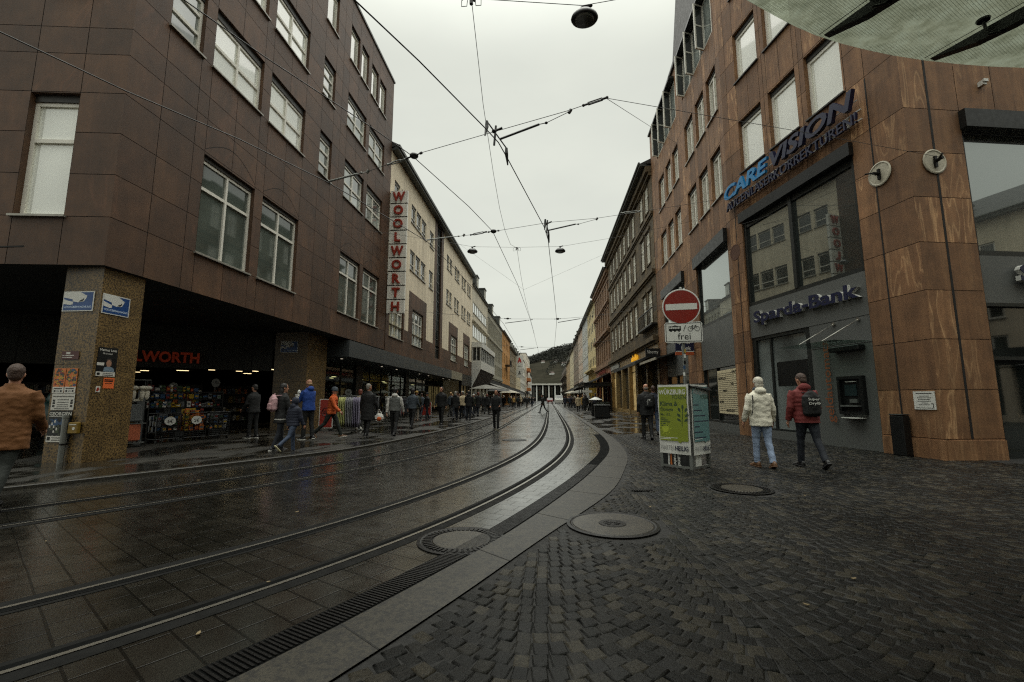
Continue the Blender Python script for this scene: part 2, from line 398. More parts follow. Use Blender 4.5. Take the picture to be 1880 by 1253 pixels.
def mat_slabs(name, w, h, wetlo=.42, rot=0.):
    t = NT(name); v = t.coord(rot=(0, 0, rot)); br = t.add('ShaderNodeTexBrick'); br.inputs['Scale'].default_value = 1.
    br.inputs['Brick Width'].default_value = w; br.inputs['Row Height'].default_value = h; br.inputs['Mortar Size'].default_value = .008; br.inputs['Mortar Smooth'].default_value = .3
    br.inputs['Color1'].default_value = (.016, .015, .012, 1); br.inputs['Color2'].default_value = (.027, .025, .02, 1); br.inputs['Mortar'].default_value = (.012, .011, .01, 1)
    t.link(v, br.inputs['Vector'])
    w0 = t.coord(scale=(1, .55, 1)); pud = t.noise(w0, .8, 4, .55); fine = t.noise(w0, 60, 3, .7)
    k = t.mix(br.outputs['Color'], t.ramp(fine.outputs['Fac'], [(.3, .7), (.7, 1.3)]), 1., 'MULTIPLY')
    wetm = t.ramp(pud.outputs['Fac'], [(wetlo, 0.), (wetlo + .07, 1.)])
    k = t.mix(t.mix(k, (.55, .55, .55), 1., 'MULTIPLY'), k, wetm)
    t.set(Base_Color=k, Roughness=t.mix((.12, .12, .12), t.ramp(fine.outputs['Fac'], [(.3, .45), (.7, .7)]), wetm))
    bh = t.mix(t.ramp(br.outputs['Fac'], [(0, 1.), (1, 0.)]), fine.outputs['Fac'], .15)
    t.bump(bh, .35, .01); return t.m
def mat_cobble():
    t = NT('cobblestone'); a = t.attr(); v = t.coord()
    k = t.ramp(a.outputs['Fac'], [(0, (.0035, .0039, .0036)), (.45, (.0066, .0067, .0059)), (.75, (.0115, .0108, .0088)), (1, (.031, .027, .019))])
    n = t.noise(v, 55, 5, .7); n2 = t.noise(v, .7, 4, .6)
    k = t.mix(k, t.ramp(n.outputs['Fac'], [(.3, .5), (.7, 1.5)]), 1., 'MULTIPLY')
    k = t.mix(k, t.ramp(n2.outputs['Fac'], [(.3, .65), (.7, 1.25)]), 1., 'MULTIPLY')
    t.set(Base_Color=k, Roughness=t.ramp(n2.outputs['Fac'], [(.35, .3), (.65, .5)])); t.b.inputs['Specular IOR Level'].default_value = .14; t.set(Coat_Weight=t.ramp(n2.outputs['Fac'], [(.35, .0), (.65, .28)])); t.b.inputs['Coat Roughness'].default_value = .22; t.b.inputs['Coat IOR'].default_value = 1.33; t.bump(n.outputs['Fac'], .8, .01); return t.m
M_PAV = mat_pavers(); M_SLAB_L = mat_slabs('wet_slabs', .6, .4, .47); M_COB = mat_cobble()
M_GROUND = M('ground_dark', (40, 38, 35), .6, vs=.4)
M_STEEL = M('rail_steel', (150, 146, 136), .3, .8, .2, 6); M_GROOVE = M('rail_groove', (9, 10, 10), .95, 0, .3, 8, spec=.08); M_FILL = M('rail_filler', (16, 16, 15), .8, 0, .35, 9, .3, 80, spec=.15)
M_KERB = granite('kerb_granite', [(18, 17, 14), (32, 30, 24), (52, 48, 38), (25, 23, 19)], .5)
M_IRON = M('cast_iron', (22, 21, 20), .42, .6, .3, 12, .3, 50); M_CONC = granite('cover_concrete', [(34, 32, 27), (46, 43, 36), (62, 57, 47), (30, 28, 24)], .42)
M_JOINT = M('joint_sand', (20, 19, 17), .8, 0, .3, 20, .5, 70)

g = MB(); g.face([(-900, -60, -.03), (1000, -60, -.03), (1000, 1300, -.03), (-900, 1300, -.03)]); g.build('ground', M_GROUND, kind='structure')

s = MB(); fr = frames(CR); vs_ = [-8.2 + 11 * k / 10 for k in range(11)]; rows = []
for p, nrm, u in fr: rows.append([p + nrm * q for q in vs_])
s.rings(rows, 0, .5, cap=False, close=False)
nstrip = len(s.v); s.face([(-16, -3, -.006), (3, -3, -.006), (3, 300, -.006), (-16, 300, -.006)])
street = s.build('street', M_PAV, kind='structure')
uvl = street.data.uv_layers.new(name='UVMap'); nn = len(vs_)
for lp in street.data.loops:
    r, c = divmod(lp.vertex_index, nn); vv = s.v[lp.vertex_index]; uvl.data[lp.index].uv = (fr[r][2], vs_[c]) if lp.vertex_index < nstrip else (vv[1], vv[0])

s = MB(); s.rings([[Vector((-45, p.y - max(0, 9 - p.y) * .4, .05)), p + Vector((-.14, 0, .05))] for p in KL], 0, .5, cap=False, close=False)
s.build('left_pavement', M_SLAB_L, kind='structure')
s = MB(); fk = frames(KL)
s.rings([[p + n * -.14 + Vector((0, 0, .055)), p + n * -.012 + Vector((0, 0, .055)), p + Vector((0, 0, .045)), p + Vector((0, 0, -.01))] for p, n, u in fk], 0, .5, cap=False, close=False)
s.build('left_kerb', M_KERB, kind='structure')

def matched(A, B, n=None):
    """pairs of points on A and B at equal y order"""
    out = []; j = 0
    for p in A:
        q = min(B, key=lambda b: abs((b.y - p.y) + .45 * (b.x - p.x))); out.append((p, q))
    return out
pr = matched(KI, KO); s = MB(); up = Vector((0, 0, .018))
cum = 0; cell = 0; last = None
for i in range(len(pr) - 1):
    a, b = pr[i]; c, d = pr[i + 1]; cum += (c - a).length
    s.face([a + up, b + up, d + up, c + up], 0, .5); s.face([a, a + up, c + up, c], 0, .5)
    if cum > 1.25:
        cum = 0; e = (c - a).normalized() * .012
        s.face([c + up * 1.08, d + up * 1.08, d + e + up * 1.08, c + e + up * 1.08], 1, .5)
s.build('right_kerb', [M_KERB, M_JOINT], kind='structure')
# slotted gutter along the kerb
s = MB(); fk = frames(KI); s2 = [q for q in fk if q[0].y < 17]
s.rings([[p + n * -.24 + Vector((0, 0, .006)), p + n * -.005 + Vector((0, 0, .006))] for p, n, u in s2], 0, .5, cap=False, close=False)
acc = 0
for i in range(len(s2) - 1):
    p, n, u = s2[i]; q = s2[i + 1][0]; d = q - p
    if p.y > 9: break
    for k in range(max(1, int(d.length / .027))):
        c = p + d * (k / max(1, int(d.length / .027))); e = d.normalized()
        o = Vector((0, 0, .014))
        s.face([c + n * -.22 + o, c + n * -.03 + e * .008 + o, c + n * -.03 + e * .022 + o, c + n * -.22 + e * .014 + o], 1, .5)
        s.face([c + n * -.22 + o, c + n * -.03 + e * .008 + o, c + n * -.03 + e * .008 + o * .4, c + n * -.22 + o * .4], 1, .5)
s.build('street_gutter', [M_GROOVE, M_IRON], kind='structure')
# the four rails
for cc, side, lab in ((CR, -1, 'grooved rail with a bright worn head, inner rail of the curving near track'), (CR, 1, 'grooved rail with a wide dark groove beside the kerb of the near track'),
                      (CL, -1, 'grooved rail closest to the department store pavement'), (CL, 1, 'grooved rail of the far track on the side of the street centre')):
    s = MB(); c0 = .5 * side
    strip(s, cc, c0 - .13, c0 + .13, .003, 2)
    strip(s, cc, c0 - .017, c0 + .017, .008, 0)
    strip(s, cc, c0 - side * .017, c0 - side * .075, .006, 1)
    strip(s, cc, c0 - side * .075, c0 - side * .084, .0065, 2)
    s.build('tram_rail', [M_STEEL, M_GROOVE, M_FILL], label=lab, cat='tram rail', group='tram rails in the street')

# cobbled forecourt: stones in segmental arcs
HOLES = [(.65, 4.84, .56), (2.77, 6.85, .5)]
def right_of_kerb(x, y, mrg=.03):
    q = None
    for i in range(len(KO) - 1):
        if KO[i].y <= y <= KO[i + 1].y:
            f = (y - KO[i].y) / (KO[i + 1].y - KO[i].y); q = KO[i].x + (KO[i + 1].x - KO[i].x) * f; break
    return q is not None and x > q + mrg
s = MB(); base = MB(); R5 = random.Random(5)
KOs = [p for p in KO if p.y < 17.2]
base.rings([[p + Vector((0, 0, .006)), Vector((24, p.y, .006))] for p in KOs], 0, .5, cap=False, close=False)
Wc, sag, pit = 1.30, .34, .108
nst = 0
for c in range(-4, 12):
    xc = c * Wc - .1
    for k in range(-34, 175):
        y0 = k * pit + (c % 2) * .05
        if y0 < -2.5: continue
        n = 14; jit = R5.uniform(-.03, .03)
        for i in range(n):
            u = ((i + .5 + jit) / n - .5)
            x = xc + u * Wc; y = y0 + sag * (2 * u) ** 2 - .1
            if y < .9 or y > 16.9 or x > 3 + y * 1.05 or x < -2.2: continue
            if y > 9.9 and x > 9.2: continue
            if not right_of_kerb(x, y, .07): continue
            if any((x - a) ** 2 + (y - b) ** 2 < r * r for a, b, r in HOLES): continue
            sl = sag * 8 * u / Wc; a = math.atan(sl); ca, sa = math.cos(a), math.sin(a)
            ln = Wc / n * math.sqrt(1 + sl * sl) * .5 - .0035; wd = pit * ca * .5 + .004
            def P(dx, dy, z): return (x + ca * dx - sa * dy, y + sa * dx + ca * dy, z)
            J = lambda q=.007: R5.uniform(-q, q)
            cor = [(-ln + J(), -wd + J()), (ln + J(), -wd + J()), (ln + J(), wd + J()), (-ln + J(), wd + J())]
            zt = .0145 + J(.004); tx, ty = J(.05), J(.05)
            b4 = [P(dx, dy, .004) for dx, dy in cor]
            m4 = [P(dx * .96, dy * .96, zt - .006 + tx * dx + ty * dy) for dx, dy in cor]
            t4 = [P(dx * .78, dy * .78, zt + tx * dx + ty * dy) for dx, dy in cor]
            s.rings([b4, m4, t4], 0, R5.random() if R5.random() < .92 else .97, cap=False)
            s.face(t4, 0, s.pv[-1]); nst += 1
base.build('forecourt', M_JOINT, kind='structure')
s.build('cobblestones', M_COB, kind='structure', smooth=True)
# slabs further up the right pavement
s = MB(); s.rings([[p + Vector((0, 0, .012)), Vector((24, p.y, .012))] for p in KO if p.y >= 16.2], 0, .5, cap=False, close=False)
s.build('right_pavement', mat_slabs('wet_slabs_right', .5, .5, .5), kind='structure')

# covers and grates
def cover(x, y, r, style, label, z):
    t = thing('manhole_cover', label, 'manhole cover', (x, y, z), 0, 'manhole covers')
    b = MB(); b.lathe([(r, 0), (r, .006), (r * .93, .009), (r * .9, .004)], n=40); b.lathe([(r * .9, .003), (r * .66, .004)], n=40)
    if style == 'ribs':
        for k in range(44):
            a = k * math.tau / 44
            b.box(r * .68, r * .87, -.012, .012, .004, .012, 0, .5, Matrix.Rotation(a, 4, 'Z'))
    b.build('frame_ring', M_IRON, t, smooth=False)
    d = MB(); d.lathe([(r * (.66 if style != 'big' else .88), 0), (r * (.64 if style != 'big' else .86), .009)], n=40); d.build('cover_plate', M_CONC if style != 'iron' else M_IRON, t)
    if style == 'big':
        e = MB(); e.lathe([(r * .3, .008), (r * .29, .014), (r * .2, .014), (r * .19, .011), (.01, .011)], n=24)
        for k in range(8): e.box(r * .06, r * .17, -.008, .008, .011, .016, 0, .5, Matrix.Rotation(k * math.tau / 8, 4, 'Z'))
        e.build('iron_hub', M_IRON, t)
    return t
cover(-.81, 4.25, .41, 'ribs', 'round manhole cover with ribbed iron ring and concrete centre between rail and gutter', .004)
cover(.65, 4.84, .47, 'big', 'large pale concrete manhole cover with a small iron hub beside the kerb', .018)
cover(-1.09, 14.4, .4, 'iron', 'dark iron manhole cover in the tram paving farther up the street', .004)
cover(2.77, 6.85, .42, 'ribs', 'manhole cover set in the cobbles in front of the poster stand', .018)
d = MB(); d.box(-.17, .17, -.05, .05, 0, .006)
for k in range(9): d.box(-.15 + k * .034, -.13 + k * .034, -.04, .04, .006, .014)
d.build('drain_grate', M_IRON, None, (1.31, 6.6, .016), label='small dark drain grate in the cobbles left of the poster stand', cat='drain grate')
M_LEAF = M('dry_litter', (120, 104, 76), .7)
for i, (x, y) in enumerate([(-4.6, 3.9), (-5.6, 6.9), (-2.9, 5.1), (-2.0, 3.2), (2.17, 3.55), (1.6, 3.1), (-3.55, 2.55), (-6.9, 7.9), (-6.4, 8.5), (1.2, 5.6), (3.4, 6.4), (-1.95, 2.5)]):
    b = MB(); a = R5.uniform(0, 6); L = R5.uniform(.014, .028); q = L * .45
    pts = [(-L, 0), (-L * .3, q), (L * .5, q * .8), (L, 0), (L * .4, -q * .9), (-L * .4, -q)]
    zz = .022 if right_of_kerb(x, y) else .006
    b.rings([[(px, py, abs(px) * .2) for px, py in pts], [(px * .95, py * .95, abs(px) * .25 + .003) for px, py in pts]])
    b.build('litter_scrap', M_LEAF, None, (x, y, zz), a, label='small pale scrap of litter lying on the wet paving', cat='litter', group='scraps of litter on the paving')
# ---------------------------------------------------------------- materials for houses
M_BROWN = stone('brown_sandstone', [(67, 46, 30), (81, 56, 37), (95, 67, 44)], (112, 76, 54), .35, (1.2, 1.2, .5), .6, .15, .16)
M_REDST = stone('red_sandstone', [(112, 79, 52), (131, 94, 63), (150, 112, 77)], (192, 152, 110), .75, (3.0, 3.0, .42), .68, .25, .22)
M_SPECK = granite('speckled_granite', [(26, 21, 15), (78, 62, 38), (136, 110, 66), (52, 42, 28)], .42)
M_GAP = M('dark_joint', (18, 15, 13), .8); M_DARK = M('dark_interior', (30, 31, 29), .8, 0, .2, 2); M_BLACK = M('black_metal', (20, 22, 22), .45, .2, .2, 8)
M_WFRAME = M('white_window_frame', (226, 223, 212), .45, 0, .06, 3); M_DFRAME = M('dark_window_frame', (40, 43, 42), .4, .3, .15, 4); M_ROLLER = M('roller_box', (44, 42, 38), .5, 0, .15, 4)
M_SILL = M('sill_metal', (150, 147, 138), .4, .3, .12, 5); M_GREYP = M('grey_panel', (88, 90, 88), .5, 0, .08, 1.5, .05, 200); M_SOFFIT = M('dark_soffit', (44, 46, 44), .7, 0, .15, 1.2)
P_BLIND = pane('glass_blind', (238, 241, 233), .04, .9, 1., .1, .5); P_DARK = pane('glass_dark', (34, 38, 36), .03, .7, .3, .5, .6); P_MID = pane('glass_mid', (140, 147, 142), .04, .9, 1., .6, .9); P_CURT = pane('glass_curtain', (196, 196, 184), .05, .9, 1., .28, 1.6)
G_CLEAR = clear_glass('shop_glass'); P_SKYTINT = pane('glass_sky_tint', (84, 92, 86), .04, .7, .3, .3, .6); P_REFL = pane_refl('glass_mirroring', (36, 42, 40)); M_CREAM = plaster('cream_plaster', (236, 222, 196), .2); M_ROOFD = M('roof_slate', (44, 43, 41), .6, 0, .25, 6, .2, 30); M_ZINC = M('zinc_gutter', (70, 72, 68), .5, .5, .2, 5)  # tall store windows: mirrored sky is put into their grey-green body colour
E_STRIP = M('ceiling_light_strip', (255, 226, 170), .5, emit=2.2, var=.02); E_SPOT = M('ceiling_spot', (255, 240, 214), .5, emit=.6, var=.02)
M_WHITE = M('white_paint', (206, 206, 200), .45, 0, .07, 3); M_NAVY = M('navy_sign', (20, 26, 58), .4, 0, .1, 5); M_REDL = M('faded_red', (150, 48, 30), .45, 0, .2, 4); M_PLATE = M('sign_plate', (230, 228, 218), .5, 0, .1, 2.2)
P90 = math.pi / 2

# ---------------------------------------------------------------- brown department store
ds = thing('department_store', 'brown sandstone department store on the street corner with white cross windows and a dark arcade', 'building', (-9.1, 8.14, 0), P90)
GZ = [5.08, 6.02, 6.96, 7.89, 8.81, 9.45, 10.37, 11.3, 12.2, 13.1, 13.79, 14.7, 15.52, 16.45, 17.18, 18.1, 19.02, 19.75]
big = [(2.26, 4.31), (4.72, 6.77), (10.1, 12.16), (12.56, 14.66)]; nar = [(.88, 1.89), (7.9, 8.87)]
f4 = [(10.1, 11.06), (11.3, 12.16), (12.56, 13.46), (13.7, 14.62)]
R1 = [(a, b, 5.09, 7.83) for a, b in big]; R2 = [(a, b, 10.37, 12.2) for a, b in big + nar]; R3 = [(a, b, 13.79, 15.52) for a, b in big + nar]
R4 = [(a, b, 17.18, 19.02) for a, b in f4 + [(.88, 1.89), (2.26, 3.2), (3.4, 4.31), (4.72, 5.65), (5.85, 6.77), (7.9, 8.87)]]
w = MB(); wall(w, 0, 15.8, 4.04, 20.3, R1 + R2 + R3 + R4, .24, [.88, 1.89, 2.26, 3.28, 4.31, 4.72, 5.75, 6.77, 7.9, 8.87, 9.5, 10.1, 11.1, 12.16, 12.56, 13.6, 14.66], GZ, seed=1)
# shallow arches cut over the tall windows
for a, b in big[:2] + big[2:]:
    pts = [Vector((a + (b - a) * k / 14, -.003, 7.95 + .5 * math.sin(math.pi * k / 14))) for k in range(15)]
    for k in range(14):
        d = Vector((0, 0, .018)); w.face([pts[k], pts[k + 1], pts[k + 1] + d, pts[k] + d], 1, .5)
w.face([(15.8, 0, 4.0), (15.8, 12, 4.0), (15.8, 12, 20.3), (15.8, 0, 20.3)], 0, .4)
w.build('wall', [M_BROWN, M_GAP], ds)
LW = (0, 0, rad(-82.8))
lw = MB(); LWO = [(-1.95, -.93, 5.09, 7.87), (-1.95, -.93, 10.37, 12.2), (-1.95, -.93, 13.79, 15.52), (-4.1, -3.1, 5.09, 7.87), (-4.1, -3.1, 10.37, 12.2)]
wall(lw, -11, 0, 4.04, 20.3, LWO, .24, [-.93, -1.95, -3.1, -4.1, -5.2, -6.2, -7.3, -8.4, -9.6], GZ, seed=7)
lw.build('wall', [M_BROWN, M_GAP], ds, (0, 0, 0), LW[2])
r = MB(); r.box(.3, 15.5, .3, 12, 4.3, 20.2); r.box(-.06, 15.86, -.06, .25, 20.303, 20.42, 1); r.build('roof', [M_ROOFD, M_ZINC], ds)
for a, b, c, d in R1: window(ds, a, b, c, d, M_WFRAME, P_SKYTINT, .2, .085, [.5], [.70], M_SILL, .12, M_ROLLER)
for i, (a, b, c, d) in enumerate(R2 + R3):
    if b - a > 1.5: window(ds, a, b, c, d, M_WFRAME, P_BLIND if a < 8 else P_MID, .2, .085, [.5], [.5], M_SILL, .22, M_ROLLER)
    else: window(ds, a, b, c, d, M_WFRAME, P_MID, .2, .085, [], [.36, .7], M_SILL, .22, M_ROLLER)
for a, b, c, d in R4: window(ds, a, b, c, d, M_WFRAME, P_CURT, .2, .07, [], [], M_SILL, .1, M_ROLLER)
for a, b, c, d in LWO: window(ds, a, b, c, d, M_WFRAME, P_BLIND, .22, .085, [], [.66] if c < 8 else [.5], M_SILL, .16, M_ROLLER, LW)
# arcade: soffit, two pillars, canopy, shop fronts
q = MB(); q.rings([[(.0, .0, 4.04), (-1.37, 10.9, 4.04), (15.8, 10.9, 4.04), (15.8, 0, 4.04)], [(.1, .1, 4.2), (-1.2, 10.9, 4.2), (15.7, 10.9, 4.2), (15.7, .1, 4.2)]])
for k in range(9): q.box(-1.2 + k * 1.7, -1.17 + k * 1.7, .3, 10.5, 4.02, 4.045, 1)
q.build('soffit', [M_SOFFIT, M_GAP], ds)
c = MB(); c.box(.11, 1.06, .1, .95, 0, 2.0); c.box(.11, 1.06, .1, .95, 2.008, 4.04); c.box(.14, 1.03, .13, .92, 1.99, 2.02, 1); c.build('pillar', [M_SPECK, M_GAP], ds)
c = MB(); c.box(9.16, 10.75, .7, 2.1, 0, 2.0); c.box(9.16, 10.75, .7, 2.1, 2.008, 4.04); c.box(9.2, 10.7, .74, 2.06, 1.99, 2.02, 1); c.build('pillar', [M_SPECK, M_GAP], ds)
M_CANO = M('canopy_grey', (62, 66, 68), .45, .1, .12, 1.2); M_CANB = M('canopy_beige', (132, 126, 108), .55)
c = MB(); x = 11.28
while x < 38.2:
    e = min(x + 1.28, 38.27); c.box(x + .006, e - .006, -.07, 1.9, 3.22, 3.98, 1 if x > 32.9 else 0, RN.random()); x += 1.28
c.box(11.3, 38.2, -.05, 1.88, 3.25, 3.96, 2)
c.build('canopy', [M_CANO, M_CANB, M_GAP], ds)
for k in range(10):
    s = MB(); s.lathe([(.06, 0), (.05, -.015), (.01, -.015)], n=10); s.build('canopy_spot', E_SPOT if k % 3 != 1 else M_ZINC, ds, (12.3 + k * 2.6, .75, 3.218))
FR = (9.26, 2.2, rad(-50))
f = MB(); f.box(-9, -.05, 0, .18, 2.44, 4.035); 
for k in range(7): f.box(-8.6 + k * 1.3, -8.58 + k * 1.3, -.004, .01, 2.44, 4.03, 1)
f.build('shop_fascia', [M_SOFFIT, M_GAP], ds, FR[:2] + (0,), FR[2])
f = MB(); f.box(3.4, 38.4, 16, 16.1, 0, 3.3); f.box(3.35, 3.45, 9.1, 16, 0, 3.3); f.box(38.3, 38.4, 2.1, 16, 0, 3.3)
f.rings([[(9.35, 2.25, 2.75), (3.5, 9.2, 2.75), (3.5, 16, 2.75), (38.3, 16, 2.75), (38.3, 2.12, 2.75)], [(9.35, 2.25, 3.3), (3.5, 9.2, 3.3), (3.5, 16, 3.3), (38.3, 16, 3.3), (38.3, 2.12, 3.3)]])
f.build('shop_interior', M_DARK, ds)
GOODS = [M('goods_yellow', (164, 134, 40), .4), M('goods_blue', (34, 66, 100), .4), M('goods_red', (110, 36, 30), .4), M('goods_white', (196, 194, 188), .4), M('goods_green', (52, 78, 48), .4), M('goods_black', (24, 25, 26), .3), M('goods_orange', (190, 104, 40), .4), M('goods_grey', (104, 106, 108), .35)]
for k in range(4):
    s = MB(); x0 = -7.6 + k * 1.9; yy = 2.2 + (k % 2) * 1.4
    s.box(x0, x0 + 1.5, yy + .3, yy + .34, 0, 1.9, 8)
    for z in (.3, .7, 1.1, 1.5):
        s.box(x0, x0 + 1.5, yy, yy + .34, z, z + .03, 8); xx = x0 + .03
        while xx < x0 + 1.35:
            ww = RN.uniform(.06, .16); s.box(xx, xx + ww, yy + .03, yy + .25, z + .03, z + RN.uniform(.15, .33), RN.randrange(8)); xx += ww + .015
    s.build('interior_shelf', GOODS + [M_BLACK], ds, FR[:2] + (0,), FR[2])
for x0, y0, L in [(-6.6, 4.6, .9), (-7.0, 6, 1), (-7.4, 7.6, 1), (-7.8, 9.2, 1.1), (-5.0, 5.0, .5), (-4.9, 8.6, .6), (-3.6, 5.2, .4), (-3.4, 7.4, .9), (-2.6, 4.6, .35), (-2.1, 6.0, .5), (-1.2, 4.7, .4), (-.9, 6.4, .5), (-.4, 8.6, .7), (-5.8, 6.6, .8), (-5.6, 10.4, 1)]:
    s = MB(); s.box(0, L * .55, 0, .1, 0, .02); s.build('ceiling_light', E_STRIP, ds, (FR[0] + math.cos(FR[2]) * x0 - math.sin(FR[2]) * y0, FR[1] + math.sin(FR[2]) * x0 + math.cos(FR[2]) * y0, 2.725), FR[2])
s = MB(); lay(s, 'WOOLWORTH', 0, 0, .40, 0, 0, 3.12, .035, .05); s.build('shop_sign', M('dull_red_letters', (176, 62, 34), .5, emit=.05), None, (-9.1 - FR[1] - .7660 * 5.62 + .03, 8.14 + FR[0] - .6428 * 5.62 - .05, 2.63), rad(40), label='red capital letters on the dark fascia inside the corner arcade', cat='shop sign')
# glazed front under the canopy
f = MB()
for k in range(15): f.box(10.9 + k * 1.95, 10.97 + k * 1.95, 1.95, 2.05, .12, 3.21)
f.box(10.9, 38.3, 1.94, 2.06, 0, .12); f.box(10.9, 38.3, 1.94, 2.06, 2.5, 2.56); f.box(16.6, 17.5, 1.9, 2.6, 0, 3.2); f.box(25.6, 26.4, 1.9, 2.6, 0, 3.2)
sw = f.build('shop_window', M_BLACK, ds); p = MB(); p.box(10.9, 38.3, 1.99, 2.0, .12, 3.2); p.build('pane', G_CLEAR, sw)
for k in range(7):
    s = MB(); x0 = 11.6 + k * 3.7
    for z in (.4, .85, 1.3, 1.75):
        s.box(x0, x0 + 2.6, 3.0, 3.4, z, z + .03, 8); xx = x0 + .03
        while xx < x0 + 2.4:
            ww = RN.uniform(.08, .24); s.box(xx, xx + ww, 3.05, 3.3, z + .03, z + RN.uniform(.18, .38), RN.choice([2, 2, 5, 5, 7, 6, 3, 1])); xx += ww + .02
    s.build('interior_shelf', GOODS + [M_BLACK], ds)
for x0, y0, L in [(12.0, 2.7, .9), (12.2, 3.6, .7), (13.3, 2.9, .2), (13.6, 4.4, .3), (16.0, 3.4, .3), (19.5, 3.1, .35), (21.2, 4.1, .3), (24, 3.2, .3), (28, 3.0, .4), (33, 3, .6), (36, 3, .6), (30.5, 3.8, .5)]:
    s = MB(); s.box(0, L, 0, .14, 0, .02); s.build('ceiling_light', E_STRIP, ds, (x0, y0 + 1.6, 2.725), 0)

# ---------------------------------------------------------------- vertical blade sign: nine plates
vs = thing('blade_sign', 'tall vertical sign of nine white plates with red letters on the store corner', 'sign', (-9.06, 23.93, 6.08))
for i, ch in enumerate('WOOLWORTH'):
    z = 7.36 - (i + 1) * .818
    p = MB(); p.box(0, 1.02, 0, .16, z + .03, z + .78); pl = p.build('sign_plate', M_PLATE, vs)
    l = MB(); me, tw, th = text(ch, 1, .5, .03); k = .54 / th; kx = min(k, .72 / tw); lay(l, ch, .51, z + .13, .54, -.002, 0, tw * kx, .03, .09, center=True); l.build('letter', M_REDL, pl)
p = MB(); p.box(.05, .12, .17, .24, 0, 7.4); p.box(.85, .92, .17, .24, 0, 7.4)
for k in range(18): p.box(-.1, .1, .05, .1, .2 + k * .41, .24 + k * .41); 
for k in range(8): p.box(0, 1.02, .04, .12, .815 + k * .818, .84 + k * .818)
p.build('mounting_rail', M_BLACK, vs)

# ---------------------------------------------------------------- cream house with the brown base
cb = thing('cream_building', 'cream plastered block with brown clad base and dark stair strip behind the vertical sign', 'building', (-9.1, 23.95, 0), P90)
up = [(a, b, z0, z1) for z0, z1 in ((9.9, 11.3), (13.2, 14.52)) for a, b in [(.7, 1.7), (1.95, 2.95), (4.05, 5.1), (5.25, 6.4), (6.55, 7.75), (8.8, 9.95), (14.7, 15.75), (15.95, 17.0), (18.15, 19.2), (19.35, 20.5), (21.8, 22.9), (23.1, 24.2), (25.05, 26.1), (26.25, 27.3)]]
zones = [(0, 3.25), (4.1, 8.3), (15.95, 20.0), (23.0, 27.0)]; zw = [(.55, 3.0), (4.9, 7.45), (16.85, 19.6), (23.65, 26.4)]
w = MB(); wall(w, 0, 28.45, 5.68, 16.0, up + [(a, b, 5.68 - 1e-3, 8.45) for a, b in zones] + [(10.35, 13.35, 5.67, 16.01)], .2); w.build('wall', M_CREAM, cb)
b = MB(); xs = [0, 3.25, 4.1, 8.3, 10.35, 13.35, 15.95, 20.0, 23.0, 27.0, 28.45]
gx = [1.1, 2.2, 3.25, 4.5, 5.6, 6.7, 7.9, 9.2, 14.6, 16.4, 17.6, 18.8, 21.5, 23.3, 24.4, 25.6, 26.7]
for i in range(10):
    a, c_ = xs[i], xs[i + 1]
    zi = [k for k, z in enumerate(zones) if z == (a, c_)]
    if zi: wall(b, a, c_, 3.98, 8.45, [(zw[zi[0]][0], zw[zi[0]][1], 4.92, 7.35)], .22, gx, [4.9, 5.68, 6.6, 7.4], y=-.02, seed=21)
    elif a == 10.35: wall(b, a, c_, 3.98, 16.0, [(11.05, 12.6, 4.6, 15.9)], .22, [], [6, 8, 10, 12, 14], y=-.02, seed=22)
    else: wall(b, a, c_, 3.98, 5.68, [], .1, gx, [4.9], y=-.02, seed=23)
for a, c_ in zones:
    for xx in (a, c_): b.face([(xx, -.02, 5.68), (xx, .06, 5.68), (xx, .06, 8.45), (xx, -.02, 8.45)])
    b.face([(a, -.02, 8.45), (c_, -.02, 8.45), (c_, .06, 8.45), (a, .06, 8.45)])
b.build('base_cladding', [M_BROWN, M_GAP], cb)
for a, c_, z0, z1 in up: window(cb, a, c_, z0, z1, M_WFRAME, P_DARK, .16, .06, [], [.35], M_SILL, .1, M_ROLLER, simple=True)
for a, c_ in zw: window(cb, a, c_, 4.92, 7.35, M_WFRAME, P_MID, .2, .085, [.33, .67], [.68], M_SILL, .1, M_ROLLER, y=-.02)
window(cb, 11.05, 12.6, 4.6, 15.9, M_DFRAME, P_DARK, .2, .07, [.33, .66], [k / 14 for k in range(1, 14)], None, 0, y=-.02, name='stair_window')
r = MB(); r.box(-.0, 28.45, -.42, .1, 16.0, 16.2); r.box(0, 28.45, -.5, -.36, 16.14, 16.32, 1); r.rings([[(0, -.42, 16.32), (0, 5, 19.2), (0, 5, 16.0), (0, .1, 16.0)], [(28.45, -.42, 16.32), (28.45, 5, 19.2), (28.45, 5, 16.0), (28.45, .1, 16.0)]], 2)
r.box(0, 28.45, .4, 8, 4, 16.0, 2); rf = r.build('roof', [M_ZINC, M_ZINC, M_ROOFD], cb)
M_LIT = M('lit_shop_interior', (214, 186, 128), .6, emit=.22, var=.5, vs=2.5)
f = MB(); f.box(22.5, 28.4, -.02, .3, 2.75, 3.97); f.box(22.5, 28.4, .2, .3, 0, .4)
for xx in (22.5, 24.2, 25.9, 27.3, 28.25): f.box(xx, xx + .14, .0, .3, 0, 2.75)
sf = f.build('shop_window', M_BLACK, cb); p = MB(); p.box(22.6, 28.3, .25, .27, .4, 2.75); p.build('pane', M_LIT, sf)
s = MB(); s.box(0, 1.3, 0, .08, 0, .34)
for k in range(5): s.box(.1 + k * .24, .1 + k * .24 + .15, -.02, 0, .08, .27)
s.build('shop_sign', M('pale_lit_letters', (214, 208, 188), .5, emit=.3), None, (-9.12, 48.3, 3.05), P90, label='small pale lettering above the lit shop window at the end of the cream block', cat='shop sign')
